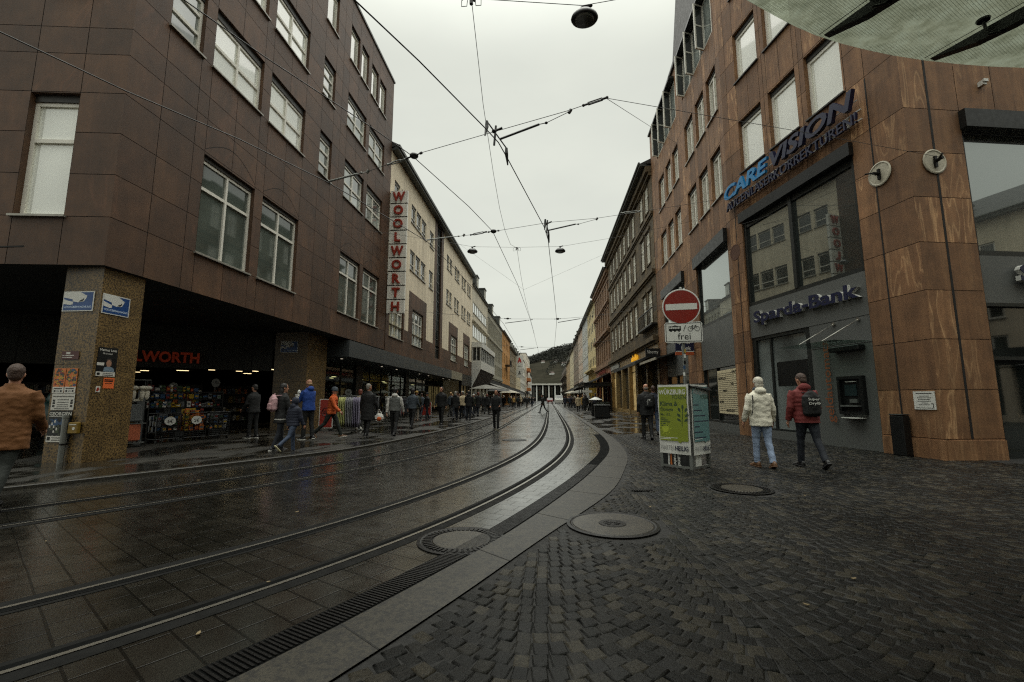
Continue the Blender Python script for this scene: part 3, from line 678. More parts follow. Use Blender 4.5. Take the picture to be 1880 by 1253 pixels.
# ---------------------------------------------------------------- red sandstone bank on the right corner
bk = thing('bank_building', 'red sandstone corner building with a bank at street level and dark framed shop windows', 'building', (8.397, 10.31, 0), rad(-78.5))
def part(name, mats, boxes, fr=(0, 0, 0), par=bk, label=None):
    m = MB()
    for q in boxes: m.box(*q[:6], q[6] if len(q) > 6 else 0)
    return m.build(name, mats, par, fr[:2] + (0,), fr[2], label=label)
JZ = [.45, 1.51, 2.61, 3.71, 4.82, 5.9, 7.0, 8.1, 9.55, 10.55, 11.65, 13.17, 14.2, 15.25, 16.72, 17.8, 18.9]
def rv(ops): return [(-b, -a, c, d) for a, b, c, d in ops]
cols = [(1.46, 2.68), (3.05, 4.25), (4.62, 5.85)]
wn = rv([(a, b, c, d) for c, d in ((9.58, 11.6), (13.18, 15.2), (16.74, 18.9)) for a, b in cols])
w = MB(); wall(w, -6.75, 0, -.05, 20.0, wn + [(-6.05, -1.4, -.06, 8.05)], .24, [-x for x in (.85, 1.4, 2.0, 2.68, 2.87, 3.05, 3.65, 4.25, 4.43, 4.62, 5.2, 5.85, 6.4)], JZ, seed=3)
w.box(-.87, -.83, -.004, .01, .45, 9.5, 1); w.box(-6.42, -6.38, -.004, .01, .45, 9.5, 1)
w.build('wall', [M_REDST, M_GAP], bk)
FB = (-6.75, 0, rad(-12.5)); fcols = [(.45, 1.6), (1.97, 3.15), (3.56, 4.9), (6.17, 7.3), (7.68, 8.85), (9.28, 10.65)]
wf = rv([(a, b, c, d) for c, d in ((9.46, 11.55), (13.07, 15.15)) for a, b in fcols] + [(.5, 4.95, 16.7, 19.0), (6.2, 10.7, 16.7, 19.0)])
w = MB(); wall(w, -12.6, 0, -.05, 19.6, wf + [(-4.25, -.35, -.06, 7.95), (-10.75, -6.25, -.06, 7.95)], .24, [-x for x in (.35, 1.0, 1.6, 1.97, 2.55, 3.15, 3.56, 4.25, 4.95, 5.6, 6.2, 6.75, 7.3, 7.68, 8.25, 8.85, 9.28, 10, 10.7, 11.7)], JZ, seed=4)
w.build('wall', [M_REDST, M_GAP], bk, FB[:2] + (0,), FB[2])
F2 = (0, 0, rad(87.8))
w = MB(); wall(w, 0, 16, -.05, 20, [(1.43, 7.4, -.06, 8.06)], .3, [.66, 1.43, 2.4, 3.4, 4.4, 5.4, 6.4, 7.4, 8.6, 9.8], JZ, seed=5)
w.box(.63, .69, -.004, .01, .45, 12, 1)
w.build('wall', [M_REDST, M_GAP], bk, (0, 0, 0), F2[2])
part('plinth', M_REDST, [(-1.36, .045, -.05, .1, -.05, .42)]); part('plinth', M_REDST, [(-6.8, -6.09, -.05, .1, -.05, .42)])
pl = MB(); pl.box(-.0, 1.4, -.05, .1, -.05, .42); pl.build('plinth', M_REDST, bk, (0, 0, 0), F2[2])
part('plinth', M_REDST, [(-6.2, -4.3, -.05, .1, -.05, .42)], FB); part('plinth', M_REDST, [(-12.6, -10.8, -.05, .1, -.05, .42)], FB)
r = MB(); r.box(-6.4, -.6, .5, 12, 8.2, 19.9, 0); r.build('roof', M_ROOFD, bk)
r = MB(); r.box(-12.5, 0, .5, 10, 8.1, 19.5, 0); r.build('roof', M_ROOFD, bk, FB_ := (-6.75, 0, 0), rad(-12.5))
r = MB(); r.rings([[(-12.6, 0, 19.6), (-6.2, 0, 19.6), (-6.2, 3, 19.6), (-12.6, 3, 19.6)], [(-12.6, .5, 20.6), (-6.2, .5, 21.6), (-6.2, 3, 21.6), (-12.6, 3, 20.6)]]); r.rings([[(-6.3, -.04, 19.6), (0, -.04, 19.6), (0, 4, 19.6), (-6.3, 4, 19.6)], [(-6.0, .45, 26), (0, .45, 26), (0, 4, 26), (-6.0, 4, 26)]]); r.box(-12.65, 0, -.12, .1, 19.5, 19.62)
r.face([(-12.6, .05, 0), (-12.6, .05, 19.6), (-12.6, 12, 19.6), (-12.6, 12, 0)], 1)
r.build('mansard', [M_ROOFD, M_REDST], bk, FB[:2] + (0,), FB[2])
P_BRIGHT = pane('glass_bright', (244, 245, 236), .04, .9, 1., .1, .4)  # near-white body colour under a clear coat
for a, b, c, d in wn: window(bk, a, b, c, d, M_WFRAME, P_BRIGHT, .22, .1, [], [], M_ROLLER, .16, M_ROLLER)
for a, b, c, d in wf[:12]: window(bk, a, b, c, d, M_WFRAME, P_CURT, .22, .11, [.5], [], M_SILL, .14, M_ROLLER, FB)
# top storey: top-hung sashes standing open, and a second row in the mansard
for base, n in ((-4.95, 3), (-10.7, 3)):
    fm = MB(); fm.box(0, 4.5, .1, .2, 0, 2.3); fm.box(0, 4.5, -.3, .1, 2.3, 2.42); ob = fm.build('window_band', M_DFRAME, bk, (FB[0] + math.cos(FB[2]) * base, FB[1] + math.sin(FB[2]) * base, 16.7), FB[2])
    for k in range(3):
        f = MB(); T = Matrix.Translation((.2 + k * 1.55, .08, 0)) @ Matrix.Rotation(rad(-68), 4, 'Z'); w_ = .5
        for q in ((0, .07, .05, 2.28), (w_ - .07, w_, .05, 2.28), (.07, w_ - .07, .05, .12), (.07, w_ - .07, 2.21, 2.28), (.07, w_ - .07, 1.18, 1.24)): f.box(q[0], q[1], -.03, .03, q[2], q[3], 0, .5, T)
        f.box(.06, w_ - .06, -.006, .006, .1, 2.24, 1, .5, T)
        f.build('open_sash', [M_WFRAME, P_DARK], ob)
        f = MB(); x0 = .25 + k * 1.55
        for q in ((0, .07, 0, 2.2), (.93, 1.0, 0, 2.2), (.07, .93, 0, .07), (.07, .93, 2.13, 2.2)): f.box(x0 + q[0], x0 + q[1], .04, .098, .06 + q[2], .06 + q[3])
        f.box(x0 + .06, x0 + .94, .06, .07, .1, 2.22, 1); f.build('window_frame', [M_WFRAME, P_MID], ob)
    for k in range(4 if base > -6 else 0):
        f = MB(); T = Matrix.Translation((base + .15 + k * 1.1, .22, 20.5)) @ Matrix.Rotation(rad(-4.4), 4, 'X')
        f.box(0, .95, -.12, .1, 0, 2.6, 1, .5, T); 
        for q in ((-.04, .06, 0, 2.6), (.9, 1.0, 0, 2.6), (0, .95, -.06, .06), (0, .95, 2.5, 2.62), (0, .95, 1.3, 1.37)): f.box(q[0], q[1], -.18, -.1, q[2], q[3], 0, .5, T)
        f.build('roof_window', [M_WFRAME, P_MID], bk, FB[:2] + (0,), FB[2])
# bank front, near part
part('blind_housing', M_BLACK, [(-6.06, -1.36, -.14, .12, 7.70, 8.06)])
fw = part('shop_window', M_DFRAME, [(-6.05, -5.93, .06, .2, 4.6, 7.7), (-1.52, -1.4, .06, .2, 4.6, 7.7), (-5.93, -1.52, .06, .2, 4.58, 4.7), (-3.83, -3.70, .04, .2, 4.7, 7.7), (-5.93, -3.83, .08, .18, 7.5, 7.7), (-3.7, -1.52, .08, .18, 7.5, 7.7)])
part('pane', P_REFL, [(-5.95, -3.82, .14, .15, 4.68, 7.55), (-3.72, -1.5, .14, .15, 4.68, 7.55)], par=fw)
for q_ in [(-6.05, -1.4, .05, .2, 3.44, 4.58), (-3.42, -1.4, .07, .2, .0, 2.74), (-3.42, -1.4, .06, .2, 2.748, 3.432), (-6.05, -3.5, .08, .24, -.05, .28)]: part('grey_panel', M_GREYP, [q_])
fd = part('shop_window', M_DFRAME, [(-6.05, -5.85, .08, .22, .28, 3.43), (-3.6, -3.42, .08, .22, .28, 3.43), (-5.85, -3.6, .08, .22, 3.33, 3.43), (-5.85, -3.6, .08, .22, .28, .34), (-5.2, -5.12, .1, .22, .34, 3.33)])
part('pane', [pane('glass_frosted', (98, 104, 102), .12, .5, .3, .5, .5)], [(-5.86, -3.59, .16, .17, .33, 3.34)], par=fd)
part('dark_screen', M_BLACK, [(-5.0, -3.7, .152, .158, 1.72, 2.5)], par=fd)
at = thing('cash_machine', 'cash machine with dark recess set in the grey bank panel', 'cash machine', (8.397, 10.31, 0), rad(-78.5))
part('surround', M_BLACK, [(-2.52, -2.44, -.05, .07, .9, 1.9), (-1.84, -1.76, -.05, .07, .9, 1.9), (-2.44, -1.84, -.05, .07, 1.82, 1.9), (-2.44, -1.84, -.05, .07, .9, .98), (-2.44, -1.84, .03, .066, .98, 1.82)], par=at)
part('screen', pane('atm_screen', (40, 52, 54), .1), [(-2.36, -2.0, .015, .028, 1.38, 1.68)], par=at)
part('keypad_shelf', M_GREYP, [(-2.4, -1.88, -.12, .03, 1.1, 1.14), (-2.2, -1.98, -.02, .03, 1.2, 1.3)], par=at)
part('ledge', M_WHITE, [(-2.36, -1.84, -.16, .06, .80, .825)], par=at)
part('light_bar', M_WHITE, [(-2.3, -1.98, -.01, .03, 1.745, 1.765)], par=at)
# canopy rods and dark lamp over the machine
rod = thing('glass_shelf_canopy', 'small canopy on two bright tie rods above the cash machine', 'canopy', (8.397, 10.31, 0), rad(-78.5))
m = MB(); m.box(-3.35, -1.5, -1.0, .04, 2.76, 2.775); m.build('shelf', G_CLEAR, rod)
for s0 in (-2.54, -1.77):
    m = MB(); m.tube([(s0, .05, 3.36), (s0 - .12, -.95, 2.79)], .014, 8); m.lathe([(.05, -.02), (.05, .02)], (0, 0, 0), 12, 0, .5, Matrix.Translation((s0, .04, 3.36)) @ Matrix.Rotation(P90, 4, 'X')); m.build('tie_rod', M('bright_steel', (190, 188, 180), .2, .9), rod)
m = MB(); m.rbox(-2.6, -1.66, -.16, .06, 2.56, 2.7, .02); m.build('lamp', M_BLACK, rod)
s = MB(); lay(s, 'geldautomat', 0, 0, .33, 0, 0, 2.1, .006, .004); sg = s.data('lettering', M('rust_letters', (130, 74, 44), .6)); sg.transform(Matrix.Rotation(-P90, 4, 'Y'))
put('wall_lettering', sg, None, (8.397 - .1994 * 2.66 - .0, 10.31 + .98 * 2.66, .66), rad(-78.5), label='faint rust coloured word running up the grey panel beside the cash machine', cat='lettering')
def sloc(s, y=0, z=0, fr=None):
    """world position of a point s metres along the near bank wall (y towards the street is negative)"""
    a = rad(-78.5); return (8.397 - math.cos(a) * s - math.sin(a) * y, 10.31 - math.sin(a) * s + math.cos(a) * y, z)
# lettering of the two firms
cv = thing('shop_sign', 'blue and navy capitals CARE VISION over a line of smaller capitals', 'shop sign', sloc(6.63, -.16, 8.36), rad(-78.5))
M_CYAN = M('blue_letters', (24, 128, 186), .35, 0, .06); 
s = MB(); wd = lay(s, 'CARE', 0, .42, .52, 0, 0, 2.42, .025, .09, .22); s.build('blue_letters', M_CYAN, cv)
s = MB(); lay(s, 'VISION', 2.56, .42, .52, 0, 0, 3.1, .03, .12, .22); s.build('navy_letters', M_NAVY, cv)
s = MB(); lay(s, 'AUGENLASERKORREKTUREN!', .05, 0, .3, 0, 0, 5.6, .006, .07, .0); s.build('small_letters', M_NAVY, cv)
s = MB(); s.box(0, 5.65, .09, .12, .37, .40); s.box(0, 5.65, .09, .12, .1, .13); s.box(2.3, 5.6, .07, .09, .66, .68)
for k in range(8): s.box(.3 + k * .7, .33 + k * .7, .1, .17, .1, .4)
s.build('mounting_rail', M_WHITE, cv)
def bank_sign(loc, rz, txt, width, h, lab):
    t = thing('shop_sign', lab, 'shop sign', loc, rz)
    s = MB(); lay(s, txt, 0, 0, h, .0, 0, width, .03, .1); s.build('letter_sides', M_WHITE, t)
    s = MB(); lay(s, txt, 0, 0, h, -.101, 0, width, .03, .012); s.build('letter_faces', M_NAVY, t)
bank_sign(sloc(5.68, .04, 3.80), rad(-78.5), 'Sparda-Bank', 4.1, .52, 'raised navy letters Sparda-Bank with white sides on the grey panel facing the street')
a2 = rad(9.3)
bank_sign((8.397 + math.cos(a2) * 2.26, 10.31 + math.sin(a2) * 2.26, 3.80), a2, 'Sparda-Bank', 4.1, .52, 'raised navy bank letters cut off by the picture edge beside the corner pillar')
# corner front towards the square
part('blind_housing', M_BLACK, [(1.4, 7.42, -.15, .14, 7.62, 8.07)], F2)
fw = part('shop_window', M_DFRAME, [(1.43, 1.53, .06, .24, 4.58, 7.62), (1.53, 7.4, .06, .24, 4.56, 4.68), (4.3, 4.42, .05, .24, 4.68, 7.62)], F2)
part('pane', P_REFL, [(1.5, 7.4, .16, .17, 4.66, 7.62)], par=fw)
part('grey_panel', M_GREYP, [(1.43, 7.4, .06, .24, 3.46, 4.56)], F2)
fw = part('shop_window', M_DFRAME, [(1.43, 1.52, .06, .24, 0, 3.46), (1.52, 7.4, .06, .24, 3.38, 3.46), (1.52, 7.4, .07, .24, 2.16, 2.24), (2.95, 3.03, .07, .24, 0, 2.16)], F2)
part('pane', P_DARK, [(1.5, 7.4, .16, .17, 0, 3.4)], par=fw)
m = MB(); m.box(-.05, .05, -.1, .02, -.06, .06); m.box(-.06, .06, -.13, -.1, .0, .07); m.build('camera_box', M_WHITE, None, (8.397 + math.cos(a2) * 2.08, 10.31 + math.sin(a2) * 2.08 - .02, 8.8), a2, label='small white box lamp high on the red stone above the corner shop window', cat='wall lamp')
def rosette(loc, rz, lab):
    t = thing('wire_anchor', lab, 'wire anchor', loc, rz, 'wire anchors on the red stone corner')
    m = MB(); m.lathe([(.29, 0), (.3, .02), (.27, .03), (.25, .015), (.02, .015)], (0, 0, 0), 28, 0, .5, Matrix.Rotation(P90, 4, 'X')); m.build('disc', M('anchor_disc', (176, 170, 152), .55, 0, .3, 6), t)
    m = MB(); m.tube([(0, 0, 0), (0, -.2, .0)], .035, 8); m.box(-.03, .03, -.06, 0, -.15, .12); m.tube([(-.02, -.14, .02), (-.12, -.3, .03)], .02, 8); m.box(-.06, .06, -.09, -.05, -.02, .02); m.build('hook', M_IRON, t)
rosette((8.397 + math.cos(a2) * .6, 10.31 + math.sin(a2) * .6 - .012, 6.76), a2, 'pale round wall anchor with dark hook on the corner face turned to the square')
rosette(sloc(.71, -.012, 6.82), rad(-78.5), 'pale round wall anchor on the street face of the red stone corner')
m = MB(); m.lathe([(.3, 0), (.3, .006), (.26, .006), (.26, .003), (.01, .003)], (0, 0, 0), 28, 0, .5, Matrix.Rotation(P90, 4, 'X')); m.build('recess_ring', M('recess_stone', (84, 54, 38), .7), None, sloc(6.54, -.002, 6.78), rad(-78.5), label='round empty socket ring in the pilaster left of the big bank window', cat='wall socket')
# notice on the corner and the slim dark bin below
nt_ = thing('wall_notice', 'white printed notice on the red stone near the building corner', 'notice', sloc(.53, -.02, 1.07), rad(-78.5))
m = MB(); m.box(0, .46, 0, .018, 0, .4); m.build('board', M_WHITE, nt_)
m = MB(); m.box(.06, .4, -.002, 0, .345, .36)
for k, (a, b) in enumerate([(.12, .34), (.08, .38), (.1, .36), (.08, .37), (.16, .3), (.1, .34)]): m.box(a, b, -.002, 0, .29 - k * .038, .30 - k * .038)
m.box(.04, .4, -.002, 0, .03, .04); m.box(.405, .42, -.002, 0, .03, .12); m.box(.37, .42, -.0025, 0, .12, .135)
m.build('printing', M_BLACK, nt_)
bn = thing('standing_ashtray', 'slim black metal bin standing against the red stone corner below the notice', 'bin', sloc(.8, -.14, 0), rad(-78.5))
m = MB(); m.rbox(-.16, .16, -.1, .1, 0.02, .92, .015); m.build('body', M_BLACK, bn)
m = MB(); m.rbox(-.165, .165, -.105, .105, .925, .955, .01); m.build('lid', M_BLACK, bn)
m = MB(); m.box(-.15, -.1, -.08, .08, 0, .03); m.box(.1, .15, -.08, .08, 0, .03); m.build('foot', M_IRON, bn)
# far part of the bank front
part('blind_housing', M_BLACK, [(-4.28, -.32, -.16, .12, 7.42, 7.96)], FB); part('blind_housing', M_BLACK, [(-10.78, -6.22, -.16, .12, 7.42, 7.96)], FB)
for x0, x1 in ((-4.25, -.35), (-10.75, -6.25)):
    fw = part('shop_window', M_DFRAME, [(x0, x0 + .14, .06, .2, 4.55, 7.42), (x1 - .14, x1, .06, .2, 4.55, 7.42), (x0 + .14, x1 - .14, .06, .2, 4.53, 4.66)], FB)
    part('pane', P_REFL, [(x0 + .1, x1 - .1, .13, .14, 4.6, 7.42)], par=fw)
    part('grey_panel', M_GREYP, [(x0, x1, .05, .2, 2.6, 4.53)], FB); part('grey_panel', M_GREYP, [(x0, x1, .06, .22, -.05, .32)], FB)
    fw = part('shop_window', M_DFRAME, [(x0, x0 + .1, .08, .2, .32, 2.6), (x1 - .1, x1, .08, .2, .32, 2.6), (x0 + .1, x1 - .1, .08, .2, .32, .42), ((x0 + x1) / 2 - .3, (x0 + x1) / 2 - .22, .08, .2, .42, 2.6)], FB)
    part('pane', P_DARK, [(x0 + .06, x1 - .06, .15, .16, .36, 2.6)], par=fw)
def floc(s, y=0, z=0):
    a, b = rad(-78.5), rad(-91); px, py = 8.397 + math.cos(a) * -6.75, 10.31 + math.sin(a) * -6.75
    return (px - math.cos(b) * s - math.sin(b) * y, py - math.sin(b) * s + math.cos(b) * y, z)
ps = thing('window_poster', 'large pale poster packed with dark text lines in the bank window', 'poster', floc(2.45, .06, .72), rad(-91))
m = MB(); m.box(0, 2.0, 0, .012, 0, 1.75); m.build('sheet', M('poster_paper', (206, 194, 160), .6, 0, .06), ps)
m = MB(); zz = 1.6; R9 = random.Random(9)
while zz > .1:
    x = .06
    while x < 1.9:
        ww = R9.uniform(.05, .2); m.box(x, min(x + ww, 1.94), -.002, 0, zz, zz + .026); x += ww + .03
    zz -= .075
m.build('text_lines', M('poster_ink', (96, 88, 70), .7), ps)
m = MB()
for st, x, z in (('FREUNDLICH', .08, 1.36), ('FAIR', 1.4, 1.12), ('FAMILIÄR', .5, .88), ('SICHER', .1, .42), ('MENSCHLICH', .8, .08), ('EHRLICH', 1.55, 1.58)): lay(m, st, x, z, .1, -.003, 0, None, .01, .003)
m.build('headline_words', M_BLACK, ps)
# blade sign of the bank, navy with an orange foot
b2 = thing('blade_sign', 'small navy and orange bank sign sticking out over the pavement', 'sign', (6.24, 22.0, 3.42))
m = MB(); m.box(0, .86, 0, .14, .16, .8); m.build('panel', M_NAVY, b2)
m = MB(); m.box(0, .86, 0, .14, 0, .155); m.build('orange_strip', M('orange_strip', (176, 84, 44), .5), b2)
m = MB(); lay(m, 'Sparda-', .06, .52, .17, -.003, 0, .7, .03, .004); lay(m, 'Bank', .26, .26, .17, -.003, 0, .46, .03, .004); m.box(.0, .86, -.004, .0, .155, .2); m.build('letters', M_WHITE, b2)
m = MB(); m.box(.86, .98, .04, .1, .1, .16); m.box(.86, .98, .04, .1, .62, .68); m.build('bracket', M_BLACK, b2)
# glass canopy of the house behind the viewer, on steel beams
gc = thing('glass_canopy', 'weathered wired glass canopy on dark steel beams reaching in overhead', 'canopy')
def mat_canopy():
    t = NT('wired_glass'); v = t.coord(rot=(0, 0, rad(-32)))
    sp = t.add('ShaderNodeSeparateXYZ'); t.link(v, sp.inputs[0])
    f1 = t.math('FRACT', t.math('MULTIPLY', sp.outputs[0], 46.)); f2 = t.math('FRACT', t.math('MULTIPLY', sp.outputs[1], 46.))
    g = t.math('MAXIMUM', t.math('GREATER_THAN', f1, .84), t.math('GREATER_THAN', f2, .84))
    n = t.noise(t.coord(), 5, 6, .7); n3 = t.noise(t.coord(scale=(.55, 2.6, 1), rot=(0, 0, rad(-32))), .8, 3, .5)
    patch = t.ramp(n3.outputs['Fac'], [(.46, 1.), (.54, .12)])
    col = t.ramp(n.outputs['Fac'], [(.28, (.15, .145, .105)), (.5, (.28, .27, .22)), (.72, (.36, .36, .31))])
    col = t.mix(col, (.06, .065, .05), t.math('MULTIPLY', t.math('MULTIPLY', g, .8), patch))
    sp2 = t.noise(t.coord(), 34, 3, .6); col = t.mix(col, (.08, .09, .07), t.ramp(sp2.outputs['Fac'], [(.66, 0.), (.7, .8)]))
    tl = t.add('ShaderNodeBsdfTranslucent'); t.link(col, tl.inputs['Color'])
    tr = t.add('ShaderNodeBsdfTransparent'); t.link(col, tr.inputs['Color'])
    mx = t.add('ShaderNodeMixShader'); mx.inputs[0].default_value = .38; t.link(tl.outputs[0], mx.inputs[1]); t.link(tr.outputs[0], mx.inputs[2])
    gl = t.add('ShaderNodeBsdfGlossy'); gl.inputs['Roughness'].default_value = .12
    m2 = t.add('ShaderNodeMixShader'); m2.inputs[0].default_value = .05; t.link(mx.outputs[0], m2.inputs[1]); t.link(gl.outputs[0], m2.inputs[2])
    t.link(m2.outputs[0], t.out.inputs['Surface']); return t.m
edge = spline([(-.6, 2.2), (.55, 3.05), (1.94, 3.88), (2.78, 4.33), (3.78, 4.68), (4.6, 4.87), (5.39, 4.99), (7.2, 5.1), (9.5, 5.0)], .3)
m = MB(); m.rings([[(p.x, p.y, 5.0), (p.x + 1.6, p.y - 6.5, 5.0), (p.x + 1.6, p.y - 6.5, 5.02), (p.x, p.y, 5.02)] for p in edge], 1)
for i, f in enumerate(m.f):
    if i % 4 == 0 and i < len(m.f) - 2: m.mi[i] = 0
m.build('glass', [mat_canopy(), G_CLEAR], gc)
for i, (x, y) in enumerate([(2.86, 4.3), (4.2, 4.72), (5.75, 4.9), (1.35, 3.45)]):
    m = MB(); dx, dy = math.cos(rad(-62)), math.sin(rad(-62)); nx, ny = -dy * .045, dx * .045
    prof = [(0, 4.955), (.35, 4.86), (.6, 4.84), (6.2, 4.8), (6.2, 4.96)]
    m.rings([[(x + dx * d + nx * s_ , y + dy * d + ny * s_, z) for d, z in prof] for s_ in (-1, 1)]); m.build('beam', M_BLACK, gc)
    m = MB(); bx, by = x + dx * .55 , y + dy * .55; m.tube([(bx, by, 4.84), (bx - .14, by + .02, 4.83), (bx - .16, by + .02, 4.97)], .014, 8); m.lathe([(.05, .0), (.055, .02)], (bx - .16, by + .02, 4.975), 14); m.build('glass_clamp', M_BLACK, gc)
    m = MB(); m.face([(x - .1 + nx, y + ny, 4.997), (x - .1 + dx * 6 + nx, y + dy * 6 + ny, 4.997), (x - .1 + dx * 6 + nx + .012, y + dy * 6 + ny, 4.997), (x - .1 + nx + .012, y + ny, 4.997)]); m.build('joint_strip', M_BLACK, gc)
# ---------------------------------------------------------------- the rest of the street
M_OLD = stone('old_sandstone', [(64, 54, 38), (88, 74, 50), (112, 94, 64)], (120, 100, 66), .3, (1.5, 1.5, .6), .75, .3, .3)
M_PINK = stone('pink_sandstone', [(120, 92, 70), (136, 106, 80), (150, 120, 92)], (186, 120, 92), .3, (1.5, 1.5, .5), .7, .2, .12)
M_OCHRE = M('ochre_marble', (150, 126, 84), .35, 0, .25, 2.5, .05); M_TILE = M('brown_roof_tiles', (66, 50, 42), .75, 0, .3, 5, .3, 14)
SHOPM = [M('shop_dark', (34, 34, 32), .4), M('shop_glass_dark', (42, 46, 46), .06, 0, .6, 1.5), M_LIT]
def house(name, label, side, x, y0, y1, eave, wm, cols, rows, ww, fm=M_WFRAME, pm=P_MID, roof=M_ROOFD, roofh=3.2, over=.4, mull=(.5,), trans=(), depth=.18, courses=(), dorm=0, fasc=M_DARK, awn=None, base=4.2, sill=M_SILL, cat='building', gx=None, gz=None, surround=None, flat=False, lit=()):
    L = y1 - y0
    root = thing(name, label, cat, (x, y0 if side < 0 else y1, 0), P90 if side < 0 else -P90)
    cx = [(k + .5) * L / cols for k in range(cols)] if isinstance(cols, int) else [(c - y0 if side < 0 else y1 - c) for c in cols]
    ops = [(c - ww / 2, c + ww / 2, z0, z1) for z0, z1 in rows for c in cx]
    m = MB(); wall(m, 0, L, base, eave, ops, depth, gx, gz, seed=int(y0))
    for a, b in ((0, 1), (L, -1)): m.face([(a, 0, 0), (a, 11, 0), (a, 11, eave), (a, 0, eave)], 0, .5)
    m.build('wall', [wm, M_GAP], root)
    m = MB(); m.box(.02, L - .02, depth + .1, 10.5, base + .1, eave - .05, 1)
    if flat: m.box(-.0, L, -.12, 10.6, eave, eave + .28, 0)
    else:
        m.box(0, L, -over, .1, eave, eave + .16, 1); m.rings([[(q, -over, eave + .16), (q, 5.5, eave + .16 + roofh), (q, 10.6, eave), (q, .1, eave)] for q in (-.0, L)], 0)
        m.tube([(0, -over - .05, eave + .2), (L, -over - .05, eave + .2)], .08, 6, 1)
    rf = m.build('roof', [roof, M_ZINC], root)
    for k in range(dorm):
        c = (k + .5) * L / dorm; d = MB(); z = eave + .3
        d.box(c - .75, c + .75, -.05, 2.4, z, z + 1.6, 1); d.box(c - .85, c + .85, -.2, 2.5, z + 1.6, z + 1.75, 1); dd = d.build('dormer', [roof, M_ZINC], root)
        window(root, c - .6, c + .6, z + .15, z + 1.5, M_WFRAME, P_MID, .05, .07, [.5], [], None, 0, y=-.08, simple=True)
    for z, p, h in courses:
        m = MB(); m.box(-.02, L + .02, -p, .0, z, z + h); m.box(0, L, -p * .5, 0, z - h * .6, z - .002); m.build('string_course', wm, root)
    for a, b, z0, z1 in ops:
        window(root, a, b, z0, z1, fm, pm, depth - .03, .1 if b - a < 2 else .06, mull, trans, sill, 0, None, simple=True)
    if surround:
        for a, b, z0, z1 in ops: m = MB(); m.box(a - .16, a, -.03, 0, z0 - .05, z1 + .12); m.box(b, b + .16, -.03, 0, z0 - .05, z1 + .12); m.box(a - .22, b + .22, -.11, 0, z1 + .12, z1 + .3); m.build('window_surround', surround, root)
    # ground floor: fascia, piers and display windows
    m = MB(); m.box(0, L, -.03, .3, base - .95, base + .02); m.build('shop_fascia', fasc, root)
    n = max(2, int(L / 3.4)); m = MB(); g_ = []
    for k in range(n + 1): xx = min(max(k * L / n, .25), L - .25); m.box(xx - .25, xx + .25, -.02, .4, 0, base - .95)
    m.box(.25, L - .25, .05, .35, 0, .35); m.build('shop_piers', wm if fasc is M_DARK else fasc, root)
    for k in range(n):
        a = k * L / n + .27; b = (k + 1) * L / n - .27; p = MB()
        p.box(a, b, .3, .33, .36, base - .96, 0); p.box((a + b) / 2 - .04, (a + b) / 2 + .04, .24, .3, .36, base - .96, 1); p.box(a, b, .25, .3, base - 1.5, base - 1.44, 1)
        p.build('shop_window', [SHOPM[2] if k in lit else SHOPM[1], M_BLACK], root)
    if awn:
        for a, b, col in awn:
            p = MB(); p.rings([[(q, -.05, base - .7), (q, -1.5, base - 1.35), (q, -1.5, base - 1.55), (q, -1.46, base - 1.55), (q, -.05, base - .76)] for q in (a, b)]); p.build('awning', col, root)
    return root
M_AWD = M('awning_dark', (48, 48, 46), .7, 0, .15, 3); M_AWG = M('awning_grey', (104, 102, 94), .7, 0, .15, 3); M_AWW = M('awning_pale', (160, 154, 138), .7, 0, .15, 3)
# right row
old = house('old_sandstone_house', 'blackened sandstone house with string courses and a projecting eave beside the red corner building', 1, 7.25, 29.4, 51.4, 17.3, M_OLD, [31.1, 32.9, 36.2, 38.4, 40.6, 42.8, 45.0, 47.2, 49.4], [(6.4, 8.75), (10.75, 13.05), (14.5, 16.4)], 1.05, M_WFRAME, P_CURT, M_ROOFD, 3.0, .75, (.5,), (.68,), .15, [(5.15, .35, .3), (9.75, .22, .22), (13.85, .16, .18), (16.85, .4, .4)], 0, M_OCHRE, [(12, 21.8, M_AWD)], 5.1, M_OLD, gx=[k * .9 for k in range(1, 25)], gz=[5.1 + .52 * k for k in range(1, 24)], surround=M_OLD, lit=(0, 3))
m = MB()
for k in range(12): m.box(17.6 + k * .36, 17.63 + k * .36, -.36, -.33, 6.4, 7.3)
m.box(17.5, 22, -.38, -.3, 7.28, 7.34); m.box(17.5, 22, -.4, 0, 6.2, 6.32); m.build('balcony', M_BLACK, old)
pk = house('pink_house', 'pink sandstone house with heavy window cornices between the dark house and the cream one', 1, 7.3, 51.5, 67.4, 16.6, M_PINK, 7, [(6.2, 8.4), (9.9, 12.1), (13.3, 15.2)], .95, M_WFRAME, P_DARK, M_ROOFD, 3, .6, (.5,), (.7,), .25, [(5.2, .3, .25), (9.2, .45, .3), (12.7, .3, .25), (16.2, .4, .4)], 0, M('salmon_fascia', (150, 96, 74), .5), [(.3, 15, M_AWD)], 5.1, M_PINK, surround=M_PINK, lit=(1,))
house('cream_house', 'narrow pale yellow house with small windows and a yellow shop band', 1, 7.3, 67.5, 80.2, 16.2, plaster('yellow_plaster', (208, 190, 142), .15), 5, [(6.5, 7.9), (9.3, 10.7), (12.0, 13.4), (14.2, 15.4)], 1.0, M_DFRAME, P_MID, M_ROOFD, 3, .5, (), (), .12, [(5.7, .8, .3)], 0, M('yellow_fascia', (176, 144, 56), .5), None, 5.2, None)
house('white_house', 'bluish white house with long window strips up the right side', 1, 7.3, 80.3, 92.5, 16.2, plaster('bluish_plaster', (188, 192, 190), .15), 4, [(5.8, 7.7), (9.0, 11.0), (12.2, 14.2)], 1.9, M_WFRAME, P_MID, M_ROOFD, 3, .5, (.33, .67), (), .15, [], 0, M_WHITE, None, 5.0)
